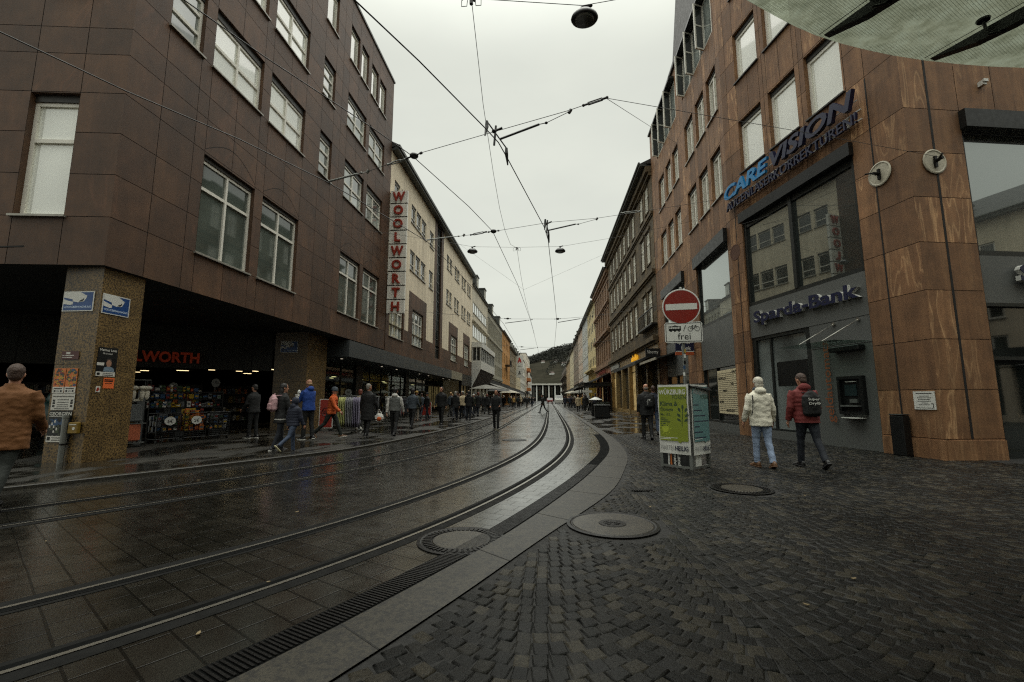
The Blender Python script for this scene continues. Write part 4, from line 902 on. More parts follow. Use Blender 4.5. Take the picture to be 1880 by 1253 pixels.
house('rose_white_house', 'off white house with rose tinted gable strip behind the bluish one', 1, 7.3, 92.6, 105, 16, plaster('rose_plaster', (206, 186, 168), .2), 4, [(5.8, 7.6), (9.0, 10.9), (12.2, 14.1)], 1.7, M_WFRAME, P_MID, M_TILE, 3, .5, (.5,), (), .15, [], 0, M_DARK, [(.2, 12, M_AWG)], 5.0)
house('brown_grey_house', 'brownish grey house far up the right row below a dark hipped roof', 1, 7.35, 105.1, 126, 15.8, plaster('taupe_plaster', (140, 124, 108), .25), 7, [(5.6, 7.4), (8.7, 10.6), (11.8, 13.7)], 1.6, M_WFRAME, P_DARK, M_ROOFD, 4, .6, (.5,), (), .18, [(5, .2, .2)], 3, M_DARK, [(.3, 20, M_AWD)], 4.8)
house('pale_corner_house', 'pale cream house far up the right row', 1, 7.4, 126.1, 148, 15.4, plaster('pale_cream', (210, 198, 166), .2), 7, [(5.6, 7.3), (8.6, 10.4), (11.6, 13.4)], 1.3, M_WFRAME, P_MID, M_TILE, 3, .5, (.5,), (), .16, [], 0, M_DARK, [(.5, 20, M_AWG)], 4.6)
house('tan_house', 'tan rendered house with a red tiled roof near the end of the right row', 1, 7.4, 148.1, 176, 14, plaster('tan_plaster', (176, 150, 112), .2), 8, [(5.4, 7.1), (8.3, 10.1), (11.2, 12.9)], 1.3, M_WFRAME, P_DARK, M_TILE, 4, .5, (.5,), (), .16, [], 3, M_DARK, None, 4.5)
house('balcony_block', 'dark modern block with pale balcony bands last in the right row', 1, 7.4, 176.1, 235, 14.6, plaster('grey_brown_render', (96, 86, 74), .2), 12, [(5.2, 7.0), (8.2, 10.0), (11.2, 13.0)], 3.4, M_DFRAME, P_DARK, M_ROOFD, 3, .3, (.33, .67), (), .5, [(4.4, 1.1, .5), (7.4, 1.1, .5), (10.4, 1.1, .5)], 0, M_DARK, None, 4.2, None, flat=True)
# left row beyond the cream block
gy = house('white_bay_house', 'pale house with window bands and a white glazed bay jutting over the pavement', -1, -9.1, 52.45, 66.2, 15.2, plaster('offwhite_plaster', (206, 198, 178), .3), [59.2], [(8.9, 10.6), (11.9, 13.3)], 12.2, M_WFRAME, P_MID, M_ROOFD, 2.5, .2, tuple(k / 8 for k in range(1, 8)), (), .15, [(10.75, .3, .16)], 2, M_DARK, None, 4.2, M_SILL)
by = MB(); by.box(.05, 13.6, -1.15, 0, 4.85, 5.9); by.box(.0, 13.7, -1.2, 0, 7.5, 8.15); by.box(.1, 13.5, -1.05, 0, 5.9, 7.5, 1)
for k in range(9): by.box(.1 + k * 1.66, .22 + k * 1.66, -1.13, -1.04, 5.9, 7.5)
for k in range(3): by.box(.06, .12, -1.13 + k * .5, -1.05 + k * .5, 5.9, 7.5)
by.rings([[(.04, -1.1, 4.84), (.04, 0, 4.84), (.04, 0, 2.7)], [(13.6, -1.1, 4.84), (13.6, 0, 4.84), (13.6, 0, 2.7)]], 2)
by.rings([[(.0, -1.12, 4.85), (.0, 0, 4.85), (.0, 0, 2.6)], [(.03, -1.12, 4.85), (.03, 0, 4.85), (.03, 0, 2.6)]], 0)
by.build('bay', [M_WHITE, P_DARK, M('brown_soffit', (52, 40, 34), .7)], gy)
house('ribbed_grey_house', 'grey office house with close vertical window ribs', -1, -9.1, 66.3, 88, 14.8, plaster('warm_grey_concrete', (150, 146, 130), .25), 16, [(5.4, 7.2), (7.9, 10.6), (11.2, 14.0)], .82, M_WFRAME, P_MID, M_ROOFD, 2.4, .15, (), (.5,), .3, [(4.7, .2, .4), (10.75, .12, .2)], 2, M_DARK, [(1, 20, M_AWG)], 4.5, None)
og = house('orange_house', 'orange plastered house with dark balconies in the left row', -1, -9.1, 88.1, 106.4, 14.9, plaster('orange_plaster', (188, 136, 72), .2), 5, [(5.6, 7.8), (8.8, 10.9), (12.0, 13.8)], 1.3, M_DFRAME, P_DARK, M_TILE, 3.2, .4, (.5,), (), .25, [], 0, M_DARK, [(.5, 17, M_AWD)], 4.4, None)
m = MB(); m.box(6.6, 11.8, -1.0, 0, 8.5, 8.65)
for k in range(26): m.box(6.6 + k * .2, 6.63 + k * .2, -1.0, -.97, 8.65, 9.6)
m.box(6.6, 11.8, -1.02, -.95, 9.6, 9.66); m.build('balcony', M_BLACK, og)
house('slate_roofed_house', 'grey brown house under a steep slate roof with dormers beside the orange one', -1, -9.1, 106.5, 126, 13.6, plaster('drab_plaster', (142, 126, 98), .25), 6, [(5.2, 7.2), (8.2, 10.1), (11.0, 12.8)], 1.6, M_WFRAME, P_DARK, M_ROOFD, 5, .5, (.5,), (), .2, [], 4, M_DARK, [(.5, 19, M_AWG)], 4.2)
house('pale_house', 'pale house carrying the white pharmacy panel', -1, -9.1, 126.1, 148, 14, plaster('pale_stone', (204, 190, 158), .15), 7, [(5.2, 7.0), (8.0, 9.8), (10.8, 12.6)], 1.3, M_WFRAME, P_MID, M_ROOFD, 4, .5, (.5,), (), .16, [], 3, M_DARK, [(1, 20, M_AWD)], 4.2)
ph = thing('pharmacy_sign', 'tall white panel with a red pharmacy letter on the pale house', 'sign', (-9.0, 127.2, 7.4))
m = MB(); m.box(0, 1.9, 0, .3, 0, 6.4); m.build('panel', M_WHITE, ph)
m = MB(); lay(m, 'A', .95, 4.3, 1.5, -.01, 0, 1.2, .06, .02, center=True); m.build('red_letter', M('pharmacy_red', (176, 36, 30), .4), ph)
m = MB(); m.box(.5, 1.4, -.01, 0, 3.2, 3.35); m.box(.75, 1.15, -.01, 0, 1.2, 1.9); m.box(.55, 1.35, -.01, 0, .9, 1.2); m.build('small_mark', M_GREYP, ph)
house('white_flats', 'white block of flats with deep dark balconies in the far left row', -1, -9.1, 148.1, 176, 15.5, plaster('white_render', (212, 210, 200), .1), 6, [(4.9, 6.8), (7.9, 9.8), (10.9, 12.8)], 3.2, M_DFRAME, P_DARK, M_ROOFD, 2, .3, (.5,), (), .8, [], 0, M_DARK, None, 4, None, flat=True)
tw = house('balcony_tower', 'taller white block with orange balcony fronts far up the left row', -1, -8.6, 176.1, 212, 19.4, plaster('white_render_warm', (216, 208, 192), .1), 5, [(6, 8), (10, 12), (14, 16), (17, 18.6)], 3, M_DFRAME, P_DARK, M_ROOFD, 2, .3, (.5,), (), .4, [], 0, M_DARK, None, 4.4, None, flat=True)
m = MB()
for z in (4.6, 8.6, 12.6): m.box(4, 16, -1.4, 0, z, z + 1.2)
m.build('balcony_fronts', M('orange_panel', (176, 110, 58), .6), tw)
house('last_white_house', 'plain white house at the far end of the left row', -1, -9.1, 212.1, 250, 13.6, plaster('white_render_grey', (204, 202, 194), .1), 8, [(5, 6.8), (8, 9.8), (10.8, 12.4)], 1.8, M_DFRAME, P_DARK, M_TILE, 3, .4, (.5,), (), .2, [], 0, M_DARK, None, 4)
# signs of the shops on the right
for i, (nm, lab, x, y, z, W_, H_, bg, fg, txt) in enumerate([
    ('shop_sign', 'black shop board with broken white letter shapes on the dark house', 7.19, 51.2, 4.32, 6.4, .95, M_BLACK, M_WHITE, None),
    ('shop_sign', 'pale red lettering on the salmon coloured fascia', 7.2, 63.5, 4.5, 8.5, .8, M('salmon_board', (150, 98, 76), .5), M('red_letters', (136, 52, 42), .5), None),
    ('shop_sign', 'glowing yellow lettering on the ochre stone fascia', 7.19, 38.6, 4.36, 2.9, .62, None, M('yellow_glow', (236, 176, 40), .4, emit=.5), None)]):
    t = thing(nm, lab, 'shop sign', (x, y, z), -P90)
    if bg: m = MB(); m.box(0, W_, 0, .05, 0, H_); m.build('board', bg, t)
    m = MB(); R3_ = random.Random(40 + i); xx = W_ * .06
    while xx < W_ * .9:
        ww = R3_.uniform(.28, .5) * H_; hh = R3_.choice([.5, .55, .78]) * H_; st = ww * .26
        m.box(xx, xx + st, -.06, -.002, H_ * .12, H_ * .12 + hh); m.box(xx + ww - st, xx + ww, -.06, -.002, H_ * .12, H_ * .12 + hh * R3_.choice([.7, 1])); m.box(xx + st, xx + ww - st, -.06, -.002, H_ * .12 + hh * .42, H_ * .12 + hh * .42 + st); xx += ww + .1 * H_
    m.build('letters', fg, t)
lb = thing('blade_sign', 'small black sign with thin white lettering over the awning on the dark house', 'sign', (6.3, 28.9, 3.97))
m = MB(); m.box(0, .92, 0, .12, 0, .56); m.build('panel', M_BLACK, lb); m = MB(); lay(m, 'liberty', .46, .17, .27, -.002, 0, .7, .004, .003, center=True); m.build('letters', M_WHITE, lb)
m = MB(); m.box(.92, 1.02, .04, .08, .1, .14); m.box(.92, 1.02, .04, .08, .42, .46); m.build('bracket', M_BLACK, lb)
aw = thing('awning', 'dark awning with a pale front rail beside the poster stand', 'awning', (7.1, 30.0, 0), -P90)
m = MB(); m.rings([[(q, .25, 4.0), (q, -1.0, 3.62), (q, -1.0, 3.55), (q, .25, 3.92)] for q in (.1, 4.6)]); m.build('cloth', M_AWD, aw)
m = MB(); m.box(.05, 4.65, -1.07, -1.0, 3.5, 3.64); m.build('front_rail', M_AWW, aw)
m = MB(); m.tube([(.3, .2, 3.3), (.3, -.5, 3.2), (.3, -.98, 3.54)], .025, 6); m.tube([(4.3, .2, 3.3), (4.3, -.5, 3.2), (4.3, -.98, 3.54)], .025, 6); m.build('folding_arm', M_BLACK, aw)
# ---------------------------------------------------------------- station front closing the street
st = thing('station_hall', 'long flat roofed hall with slender white columns closing the far end of the street', 'building', (-30, 300, 0))
m = MB(); m.box(0, 64, 3, 12, 0, 10.6); m.build('wall', M('station_wall', (26, 28, 27), .8, spec=.1), st)
m = MB(); m.box(-1, 65, -1.5, 13, 10.6, 11.6); m.build('roof', M('station_stone', (190, 188, 178), .6), st)
for k in range(16):
    m = MB(); m.box(-.42, .42, -.5, .5, 0, 10.6); m.build('column', M_WHITE, st, (2 + k * 4.1, 0, 0))
m = MB()
for k in range(15): m.box(3.2 + k * 4.1, 4.6 + k * 4.1, 2.9, 3.0, .4, 9.6)
m.build('glazing', P_DARK, st)
# ---------------------------------------------------------------- hill with vineyards, houses and wood
def hz(x, y):
    t = min(max((y - 420) / 480, 0), 1); t2 = t * t * (3 - 2 * t)
    rdg = 78 + 12 * math.sin(x * .008 + .6) + 8 * math.sin(x * .021) + .05 * x
    return -2 + t2 * rdg + 2.2 * math.sin(x * .05 + y * .03) * t
m = MB(); nx = 60; rows = []
for j in range(40):
    y = 400 + j * 18; rows.append([(-420 + i * 16, y, hz(-420 + i * 16, y)) for i in range(nx)])
m.rings(rows, 0, .5, cap=False, close=False)
def mat_hill():
    t = NT('vineyard_hill'); v = t.coord(); n = t.noise(v, .02, 6, .65); n2 = t.noise(t.coord(scale=(.05, .3, .3)), 1, 4, .6)
    k = t.ramp(n.outputs['Fac'], [(.3, s2l((34, 34, 28))), (.5, s2l((48, 46, 38))), (.68, s2l((40, 40, 32)))])
    k = t.mix(k, t.ramp(n2.outputs['Fac'], [(.35, .7), (.65, 1.2)]), 1., 'MULTIPLY')
    t.set(Base_Color=k, Roughness=1.); t.b.inputs['Specular IOR Level'].default_value = .02; return t.m
m.build('hill', mat_hill(), kind='structure', smooth=True)
M_FOL = M('bare_winter_foliage', (34, 36, 28), .9, 0, .4, .3, pv=.35)
m = MB(); R8 = random.Random(8)
def clump(x, y, h, n):
    z = hz(x, y) - .5
    m.tube([(x, y, z), (x + R8.uniform(-.3, .3), y, z + h * .55)], [.35, .12], 5)
    for _ in range(n):
        a = R8.uniform(0, 6.28); q = R8.random() ** .5 * h * .38; zz = z + h * R8.uniform(.3, 1.0); q *= 1.15 - abs((zz - z) / h - .6)
        c = Vector((x + q * math.cos(a), y + q * math.sin(a), zz)); s_ = R8.uniform(.8, 1.7)
        d1 = Vector((R8.uniform(-1, 1), R8.uniform(-1, 1), R8.uniform(-1, 1))).normalized() * s_; d2 = Vector((R8.uniform(-1, 1), R8.uniform(-1, 1), R8.uniform(-1, 1))).normalized() * s_
        m.face([c - d1, c + d2 * .6, c + d1, c - d2 * .6], 0, R8.random())
for k in range(1300):
    x = R8.uniform(-90, 170); dens = .5 + .5 * math.sin(x * .06 + 1)
    y = R8.choice([R8.uniform(820, 905), R8.uniform(760, 905), R8.uniform(640, 905)])
    if y < 780 and x < 6 + R8.uniform(-15, 20): continue
    clump(x, y, R8.uniform(8, 16) * (1 if y > 800 else .7), 40)
m.build('hill_wood', M_FOL, label='dark bare wood along the crest and flank of the hill', cat='wood', kind='stuff')
for i, (x, y, w_, lab) in enumerate([(26, 690, 9, 'small white house among the trees on the right flank of the hill'), (-8, 760, 5, 'tiny pale hut standing high on the left of the vineyard hill'), (6, 640, 5, 'tiny pale hut standing low in the middle of the vineyard hill'), (14, 735, 6, 'tiny pale hut standing halfway up the vineyard hill')]):
    h_ = thing('hill_house', lab, 'house', (x, y, hz(x, y) - .5), .3 * i)
    mm = MB(); mm.box(-w_ / 2, w_ / 2, -3, 3, 0, w_ * .45); mm.build('wall', M_WHITE, h_)
    mm = MB(); mm.rings([[(q, -3.3, w_ * .45), (q, 0, w_ * .45 + 2.2), (q, 3.3, w_ * .45)] for q in (-w_ / 2 - .3, w_ / 2 + .3)]); mm.build('roof', M_TILE, h_)

# houses round the square behind the viewer: out of the picture but mirrored in the windows and shading the paving
house('canopy_house', 'plain rendered house behind the viewer that carries the glass canopy', 1, 0, 0, 26, 6.2, plaster('square_render', (150, 138, 118), .2), 9, [], 1.4, over=.4, flat=True)
o_ = bpy.data.objects['canopy_house']; o_.location = (1.4, -2.4, 0); o_.rotation_euler = (0, 0, math.pi); o_.location.x += 26
house('square_house', 'plain brown house across the square behind the viewer', 1, 0, 0, 60, 19, plaster('square_brown', (150, 130, 108), .2), 17, [(5.2, 7.2), (8.8, 10.8), (12.4, 14.4), (15.6, 17.4)], 1.7, over=.4, dorm=6)
o_ = bpy.data.objects['square_house']; o_.location = (40, -21, 0); o_.rotation_euler = (0, 0, math.pi)

house('side_street_house', 'white house down the side street on the right, seen mirrored in the corner window', 1, 31, -24, 10, 12, M_CREAM, 8, [(3.2, 5.0), (6.0, 7.8), (8.8, 10.6)], 1.5, pm=P_DARK, over=.4, dorm=4)
# ---------------------------------------------------------------- overhead line
M_WIRE = M('wire_black', (14, 15, 15), .5); M_INS = M('insulator', (18, 19, 19), .35); M_GALV = M('galvanised', (120, 122, 118), .4, .6)
def wire(name, pts, r, label, group='overhead wires', n=5, mat=M_WIRE):
    m = MB(); m.tube(pts, r, n); return m.build(name, mat, None, label=label, cat='wire', group=group)
wire('contact_wire', [(-3.1, 1.2, 5.6), (-2.05, 4.13, 5.6), (-1.6, 5.05, 5.6), (-.96, 6.51, 5.6), (-.79, 6.93, 5.6), (-.69, 7.4, 5.6), (-.05, 10.71, 5.6), (.05, 11.63, 5.6), (.38, 20.06, 5.6), (.53, 24.39, 5.6), (.6, 40, 5.6), (.7, 120, 5.6), (.8, 290, 5.6)], .0095, 'thick contact wire over the near curving track in the middle of the picture')
wire('contact_wire', [(-7.6, 1.8, 5.6), (-6.41, 4.2, 5.6), (-5.88, 5.26, 5.6), (-5.1, 6.48, 5.6), (-4.34, 8.05, 5.6), (-3.78, 9.8, 5.6), (-3.27, 11.5, 5.6), (-3.05, 14, 5.6), (-2.8, 18, 5.6), (-2.5, 25, 5.6), (-2.5, 40, 5.6), (-2.4, 120, 5.6), (-2.3, 290, 5.6)], .0095, 'thick contact wire over the far track, crossing the face of the brown store')
wire('feeder_wire', [(-5.4, 1.8, 6.0), (-4.26, 4.35, 6.0), (-3.87, 5.25, 6.0), (-3.04, 6.9, 6.0), (-2.57, 7.88, 5.98), (-1.89, 10.26, 6.0), (-1.49, 11.75, 5.94), (-1.2, 17.8, 6.0), (-1.0, 26, 6.0), (-.9, 42, 6.0), (-.7, 120, 6), (-.6, 290, 6)], .0085, 'feeder wire running between the two tracks and through both large insulators')
wire('lamp_cable', [(-1.05, 2.5, 7.5), (-1.1, 5.94, 7.35), (-1.22, 8.0, 7.1), (-1.32, 10.5, 6.98), (-1.38, 12.52, 6.95), (-1.39, 14.23, 6.95), (-1.33, 15.85, 7.02), (-1.2, 17.2, 7.36)], .0055, 'thin sagging cable linking the street lamp junctions, nearer stretch')
wire('lamp_cable', [(-1.19, 17.25, 7.36), (-1.2, 19.7, 7.05), (-1.22, 22.67, 6.95), (-1.22, 27, 6.95), (-1.2, 40, 7.3), (-1.2, 41, 7.3)], .0065, 'thin sagging cable running on from the pair of lamps, farther stretch')
# first span with its steady arms
wire('span_wire', [(-3.57, 8.04, 5.78), (-3.04, 7.89, 5.85), (-2.4, 7.81, 6.0), (-.9, 7.45, 6.14), (.42, 7.12, 6.25), (.66, 7.08, 6.3), (1.04, 7.06, 6.4)], .006, 'span wire across the street nearest the viewer')
wire('span_wire', [(1.04, 7.06, 6.4), (4.9, 8.4, 6.45), (8.99, 10.2, 6.76)], .005, 'lower branch of the near span, ending at the wall anchor on the corner')
wire('span_wire', [(1.04, 7.06, 6.4), (6.65, 21.6, 14.2)], .005, 'upper branch of the near span, climbing to the open windows of the red building')
wire('span_wire', [(8.12, 10.95, 6.82), (7.55, 12.9, 6.95), (7.02, 15.9, 7.55), (5.67, 13.56, 7.5)], .0045, 'wire running along the bank front from the round wall anchor')
wire('span_wire', [(-3.28, 11.54, 5.65), (-2.04, 11.72, 5.85), (-1.31, 11.74, 5.95), (.09, 11.76, 6.15), (1.43, 12.18, 6.4), (2.65, 12.42, 6.65), (5.67, 13.56, 7.5), (7.06, 16.6, 8.6)], .006, 'second span wire across the street, fixed to the red building beside the blue letters')
def fitting(name, label, build, group='overhead line fittings'):
    t = thing(name, label, 'line fitting', (0, 0, 0), 0, group); build(t); return t
def f_insul(t, p, q, r=.07):
    p, q = Vector(p), Vector(q); m = MB(); d = (q - p).normalized()
    m.ell((0, 0, 0), (r, r, r * .62), 12, 8, 0, .5, Matrix.Translation((p + q) / 2)); m.tube([p, p + d * .05], .025, 6); m.tube([q - d * .05, q], .025, 6); m.build('insulator_body', M_INS, t)
    m = MB(); m.tube([p, q], .012, 6); m.build('rod', M_WIRE, t)
fitting('insulator', 'round black insulator where the feeder meets the near span', lambda t: f_insul(t, (-2.7, 7.86, 5.92), (-2.36, 7.8, 6.0), .085))
fitting('insulator', 'round black insulator where the feeder meets the second span', lambda t: f_insul(t, (-1.62, 11.7, 5.9), (-1.3, 11.74, 5.95), .085))
def f_turn(t, pts, mat=M_INS):
    m = MB(); P = [Vector(p) for p in pts]; d = (P[-1] - P[0]).normalized(); s = d.cross(Vector((0, 1, 0))).normalized() * .022
    m.tube([P[0], P[0] + d * .1], .018, 6); m.tube([P[0] + d * .08 + s, P[-1] - d * .08 + s], .011, 6); m.tube([P[0] + d * .08 - s, P[-1] - d * .08 - s], .011, 6); m.tube([P[-1] - d * .1, P[-1]], .02, 6); m.build('turnbuckle_body', mat, t)
    for e_ in (0, -1): m = MB(); m.ell(P[e_], (.026, .026, .026)); m.build('eye', mat, t)
fitting('turnbuckle', 'long black turnbuckle at the fork of the near span', lambda t: f_turn(t, [(.66, 7.08, 6.3), (1.06, 7.06, 6.41)]))
fitting('turnbuckle', 'grey turnbuckle against the brown store left of the round insulator', lambda t: f_turn(t, [(-3.07, 7.9, 5.845), (-2.72, 7.86, 5.91)], M_GALV))
fitting('turnbuckle', 'black turnbuckle on the second span left of its insulator', lambda t: f_turn(t, [(-2.1, 11.72, 5.84), (-1.66, 11.68, 5.9)]))
fitting('turnbuckle', 'pale turnbuckle on the second span in front of the old dark eaves', lambda t: f_turn(t, [(2.14, 12.25, 6.56), (2.7, 12.43, 6.67)], M_GALV))
def f_arm(t, a, b, c, d, mat=M_INS, r=.02):
    m = MB(); m.tube([a, b], r, 8); m.build('arm_tube', mat, t)
    m = MB(); m.tube([b, c], .008, 6); m.tube([c, d], .006, 6); e = Vector(c); m.ell(e, (.03, .03, .02)); m.tube([Vector(d) + Vector((0, 0, -.02)), Vector(d) + Vector((.04, 0, .04))], .03, 6); m.build('pull_rod', mat, t)
fitting('steady_arm', 'black steady arm pulling the near contact wire to the right', lambda t: f_arm(t, (-.8, 7.24, 5.85), (-.1, 7.17, 6.05), (.02, 7.17, 6.07), (.41, 7.12, 6.22)))
fitting('steady_arm', 'grey steady arm seen against the windows of the brown store', lambda t: f_arm(t, (-4.36, 8.1, 5.65), (-3.73, 8.03, 5.75), (-3.66, 8.03, 5.765), (-3.55, 8.04, 5.785), M_GALV))
fitting('steady_arm', 'black steady arm of the second span right of the wire bracket', lambda t: f_arm(t, (.04, 11.59, 5.85), (.81, 11.82, 6.1), (.89, 11.88, 6.12), (1.42, 12.15, 6.36)))
fitting('steady_arm', 'grey steady arm of the second span in front of the stair strip', lambda t: f_arm(t, (-3.28, 11.5, 5.65), (-2.56, 11.58, 5.75), (-2.42, 11.62, 5.775), (-2.3, 11.65, 5.8), M_GALV))
def f_brk(t, p, q):
    p, q = Vector(p), Vector(q); m = MB(); m.tube([p, q], .013, 6); m.build('bridle_bar', M_INS, t)
    for e, s in ((p, -1), (q, 1)):
        m = MB(); m.tube([e, e + Vector((0, .0, -.1)), e + Vector((.02 * s, .06 * s, -.3))], [.025, .034, .012], 7); m.build('clamp', M_INS, t)
    m = MB(); c = p + (q - p) * .36; m.tube([c + Vector((0, 0, -.26)), c + Vector((.03, 0, .1))], .02, 6); m.ell(c, (.045, .045, .03)); m.tube([c, c + Vector((.14, 0, .06))], .02, 6); m.build('hanger', M_INS, t)
fitting('wire_bracket', 'black double clamp bracket on the near contact wire', lambda t: f_brk(t, (-.98, 6.86, 5.95), (-.71, 7.53, 5.85)))
fitting('wire_bracket', 'black double clamp bracket on the contact wire at the second span', lambda t: f_brk(t, (-.02, 11.0, 5.92), (.06, 11.66, 5.85)))
def f_coil(t, x, y, z):
    m = MB(); m.tube([(x, y, z + .05), (x, y, z - .07)], .03, 6); m.tube([(x - .03, y, z + .03), (x + .06, y, z - .02)], .018, 6); m.build('junction_clamp', M_INS, t)
    for s in (-1, 1):
        m = MB(); m.tube([(x, y, z + .02), (x + s * .09, y, z + .05), (x + s * .15, y, z), (x + s * .15, y, z - .1), (x + s * .07, y, z - .1), (x + s * .06, y, z)], .006, 5); m.build('cable_loop', M_WIRE, t)
fitting('cable_junction', 'small junction with looped cables at the top edge of the picture', lambda t: f_coil(t, -1.1, 5.94, 7.33))
fitting('cable_junction', 'small junction with looped cables midway between the two hanging lamps', lambda t: f_coil(t, -1.19, 17.22, 7.34))
wire('span_wire', [(-9.05, 17.2, 8.6), (-3.78, 17.12, 7.6), (-3.0, 17.18, 7.45), (-1.19, 17.25, 7.4), (.57, 17.47, 7.46), (2.93, 18.33, 8.1), (7.1, 19.5, 9.3)], .0055, 'thin span wire carrying the pair of hanging lamps')
wire('span_wire', [(-9.05, 5.5, 8.2), (-2.18, 5.73, 7.4), (-1.1, 5.94, 7.36), (.6, 6.14, 7.3), (1.18, 6.15, 7.38), (8.3, 8.3, 9.0)], .0055, 'span wire along the top edge carrying the nearest lamp')
def lamp(x, y, z, lab, rz=0., s=1.):
    t = thing('hanging_street_lamp', lab, 'street lamp', (x, y, z), rz, 'street lamps hung from wires')
    m = MB(); m.lathe([(.06 * s, .13 * s), (.13 * s, .11 * s), (.19 * s, .04 * s), (.2 * s, 0), (.185 * s, -.03 * s), (.02, -.04 * s)], (0, 0, 0), 22, 0, .5, Matrix.Diagonal((1.12, .9, 1, 1))); m.build('hood', M_INS, t, smooth=True)
    m = MB(); m.lathe([(.16 * s, -.03 * s), (.14 * s, -.055 * s), (.02, -.07 * s)], (0, 0, 0), 18); m.build('glass_bowl', pane('lamp_glass', (92, 92, 84), .2), t)
    m = MB(); m.tube([(0, 0, .12 * s), (0, 0, .2 * s)], .025, 8); m.tube([(-.05, 0, .2 * s), (.09, 0, .23 * s)], .022, 8); m.ell((.1, 0, .235 * s), (.03, .03, .02)); m.build('clamp', M_INS, t)
lamp(.62, 6.16, 7.09, 'dark hanging street lamp overhead at the top edge of the picture', 0, .93)
lamp(-3.0, 17.18, 7.24, 'left one of two dark lamps hanging side by side over the street', 0, .95)
lamp(.56, 17.47, 7.26, 'right one of two dark lamps hanging side by side over the street', 0, .95)
for k, (y, lab) in enumerate([(25.4, 'third span wire in the middle distance'), (39.6, 'fourth span wire far up the street')]):
    wire('span_wire', [(-9.05, y, 6.6), (-2.4, y, 5.95), (.6, y, 5.9), (2.7, y, 6.05), (7.25, y, 6.7)], .008, lab)
    fitting('steady_arm', ['black steady arm on the third span over the right track', 'black steady arm on the fourth span over the right track'][k], lambda t: f_arm(t, (.62, y, 5.7), (1.9, y, 5.9), (2.1, y, 5.93), (2.6, y, 6.02)))
    fitting('steady_arm', ['black steady arm on the third span over the left track', 'black steady arm on the fourth span over the left track'][k], lambda t: f_arm(t, (-2.45, y, 5.7), (-1.2, y, 5.84), (-1.1, y, 5.85), (-.9, y, 5.88)))
    fitting('insulator', ['black insulator on the third span beside the left track', 'black insulator on the fourth span beside the left track'][k], lambda t: f_insul(t, (-2.5, y, 5.98), (-2.1, y, 5.96), .09))
    fitting('insulator', ['black insulator on the third span above the right contact wire', 'black insulator on the fourth span above the right contact wire'][k], lambda t: f_insul(t, (.42, y, 5.9), (.8, y, 5.92), .1))
wire('span_wire', [(-9.05, 30, 14.4), (-1.2, 22.6, 6.98), (7.3, 33, 13.5)], .0045, 'very thin slack wire slung from eaves to eaves over the lamp cable')

# ---------------------------------------------------------------- no-entry sign and poster stand
RS = rad(-9)
sp = thing('no_entry_sign', 'red no entry disc with a white bar over a white plate reading frei', 'road sign', (2.68, 8.93, 0))
m = MB(); m.tube([(0, 0, 0), (0, 0, 3.5)], .032, 12); m.lathe([(.034, 3.5), (.02, 3.53)], n=12); m.build('pole', M_GALV, sp)
MZ = Matrix.Translation((-.02, -.05, 3.12)) @ Matrix.Rotation(RS, 4, 'Z') @ Matrix.Rotation(P90, 4, 'X')
m = MB(); m.lathe([(.355, 0), (.36, .004), (.355, .008), (.01, .008)], (0, 0, 0), 48, 0, .5, MZ); m.build('disc_rim', M_WHITE, sp)
m = MB(); m.lathe([(.335, .008), (.335, .011), (.01, .011)], (0, 0, 0), 48, 0, .5, MZ); m.build('red_face', M('sign_red', (124, 34, 26), .35, 0, .08, 3), sp)
m = MB(); m.box(-.295, .295, -.062, .062, .011, .014, 0, .5, MZ); m.build('white_bar', M_WHITE, sp)
MS = Matrix.Translation((0, -.05, 2.4)) @ Matrix.Rotation(RS, 4, 'Z')
m = MB(); pr_ = [(-.35 + .03, 0), (.35 - .03, 0), (.35, .03), (.35, .38), (.32, .41), (-.32, .41), (-.35, .38), (-.35, .03)]
m.rings([[tuple(MS @ Vector((a, -.0, b))) for a, b in pr_], [tuple(MS @ Vector((a, -.012, b))) for a, b in pr_]]); pp = m.build('lower_plate', M_WHITE, sp)
m = MB()
def bx(x0, x1, z0, z1): m.box(x0, x1, -.0135, -.0125, z0, z1, 0, .5, MS)
bx(-.33, .33, .018, .03); bx(-.33, .33, .38, .392); bx(-.332, -.32, .03, .38); bx(.32, .332, .03, .38)
bx(-.27, -.05, .24, .255); bx(-.27, -.05, .315, .33); bx(-.275, -.262, .24, .33); bx(-.058, -.045, .24, .33)
for k in range(6): bx(-.245 + k * .035, -.237 + k * .035, .255, .315)
bx(-.265, -.05, .24, .28); bx(-.2, -.1, .33, .336); bx(-.17, -.13, .336, .348)
for k in range(3): bx(-.25 + k * .075, -.215 + k * .075, .222, .24)
m.tube([MS @ Vector((.0, -.013, .225)), MS @ Vector((.045, -.013, .345))], .006, 5)
for cx_ in (.13, .255):
    m.tube([MS @ Vector((cx_ + .045 * math.cos(a * math.tau / 16), -.013, .27 + .045 * math.sin(a * math.tau / 16))) for a in range(17)], .0045, 4)
for a, b in (((.13, .27), (.165, .325)), ((.165, .325), (.225, .325)), ((.225, .325), (.19, .27)), ((.19, .27), (.13, .27)), ((.165, .325), (.19, .27)), ((.255, .27), (.222, .34)), ((.222, .34), (.245, .345)), ((.155, .335), (.18, .335))): m.tube([MS @ Vector((a[0], -.013, a[1])), MS @ Vector((b[0], -.013, b[1]))], .0045, 4)
s2 = MB(); lay(s2, 'frei', -.11, .06, .13, -.013, 0, None, .0, .001); sd = s2.data('t', M_BLACK)
m.mesh(sd, MS); m.build('markings', M_BLACK, sp)
m = MB()
for k, (z, c_) in enumerate([(1.75, 0), (1.88, 1), (1.98, 2), (2.1, 0), (2.2, 3)]): m.box(-.02, .02, -.036, -.033, z, z + .07, c_, .5, Matrix.Rotation(.3 * k - .6, 4, 'Z'))
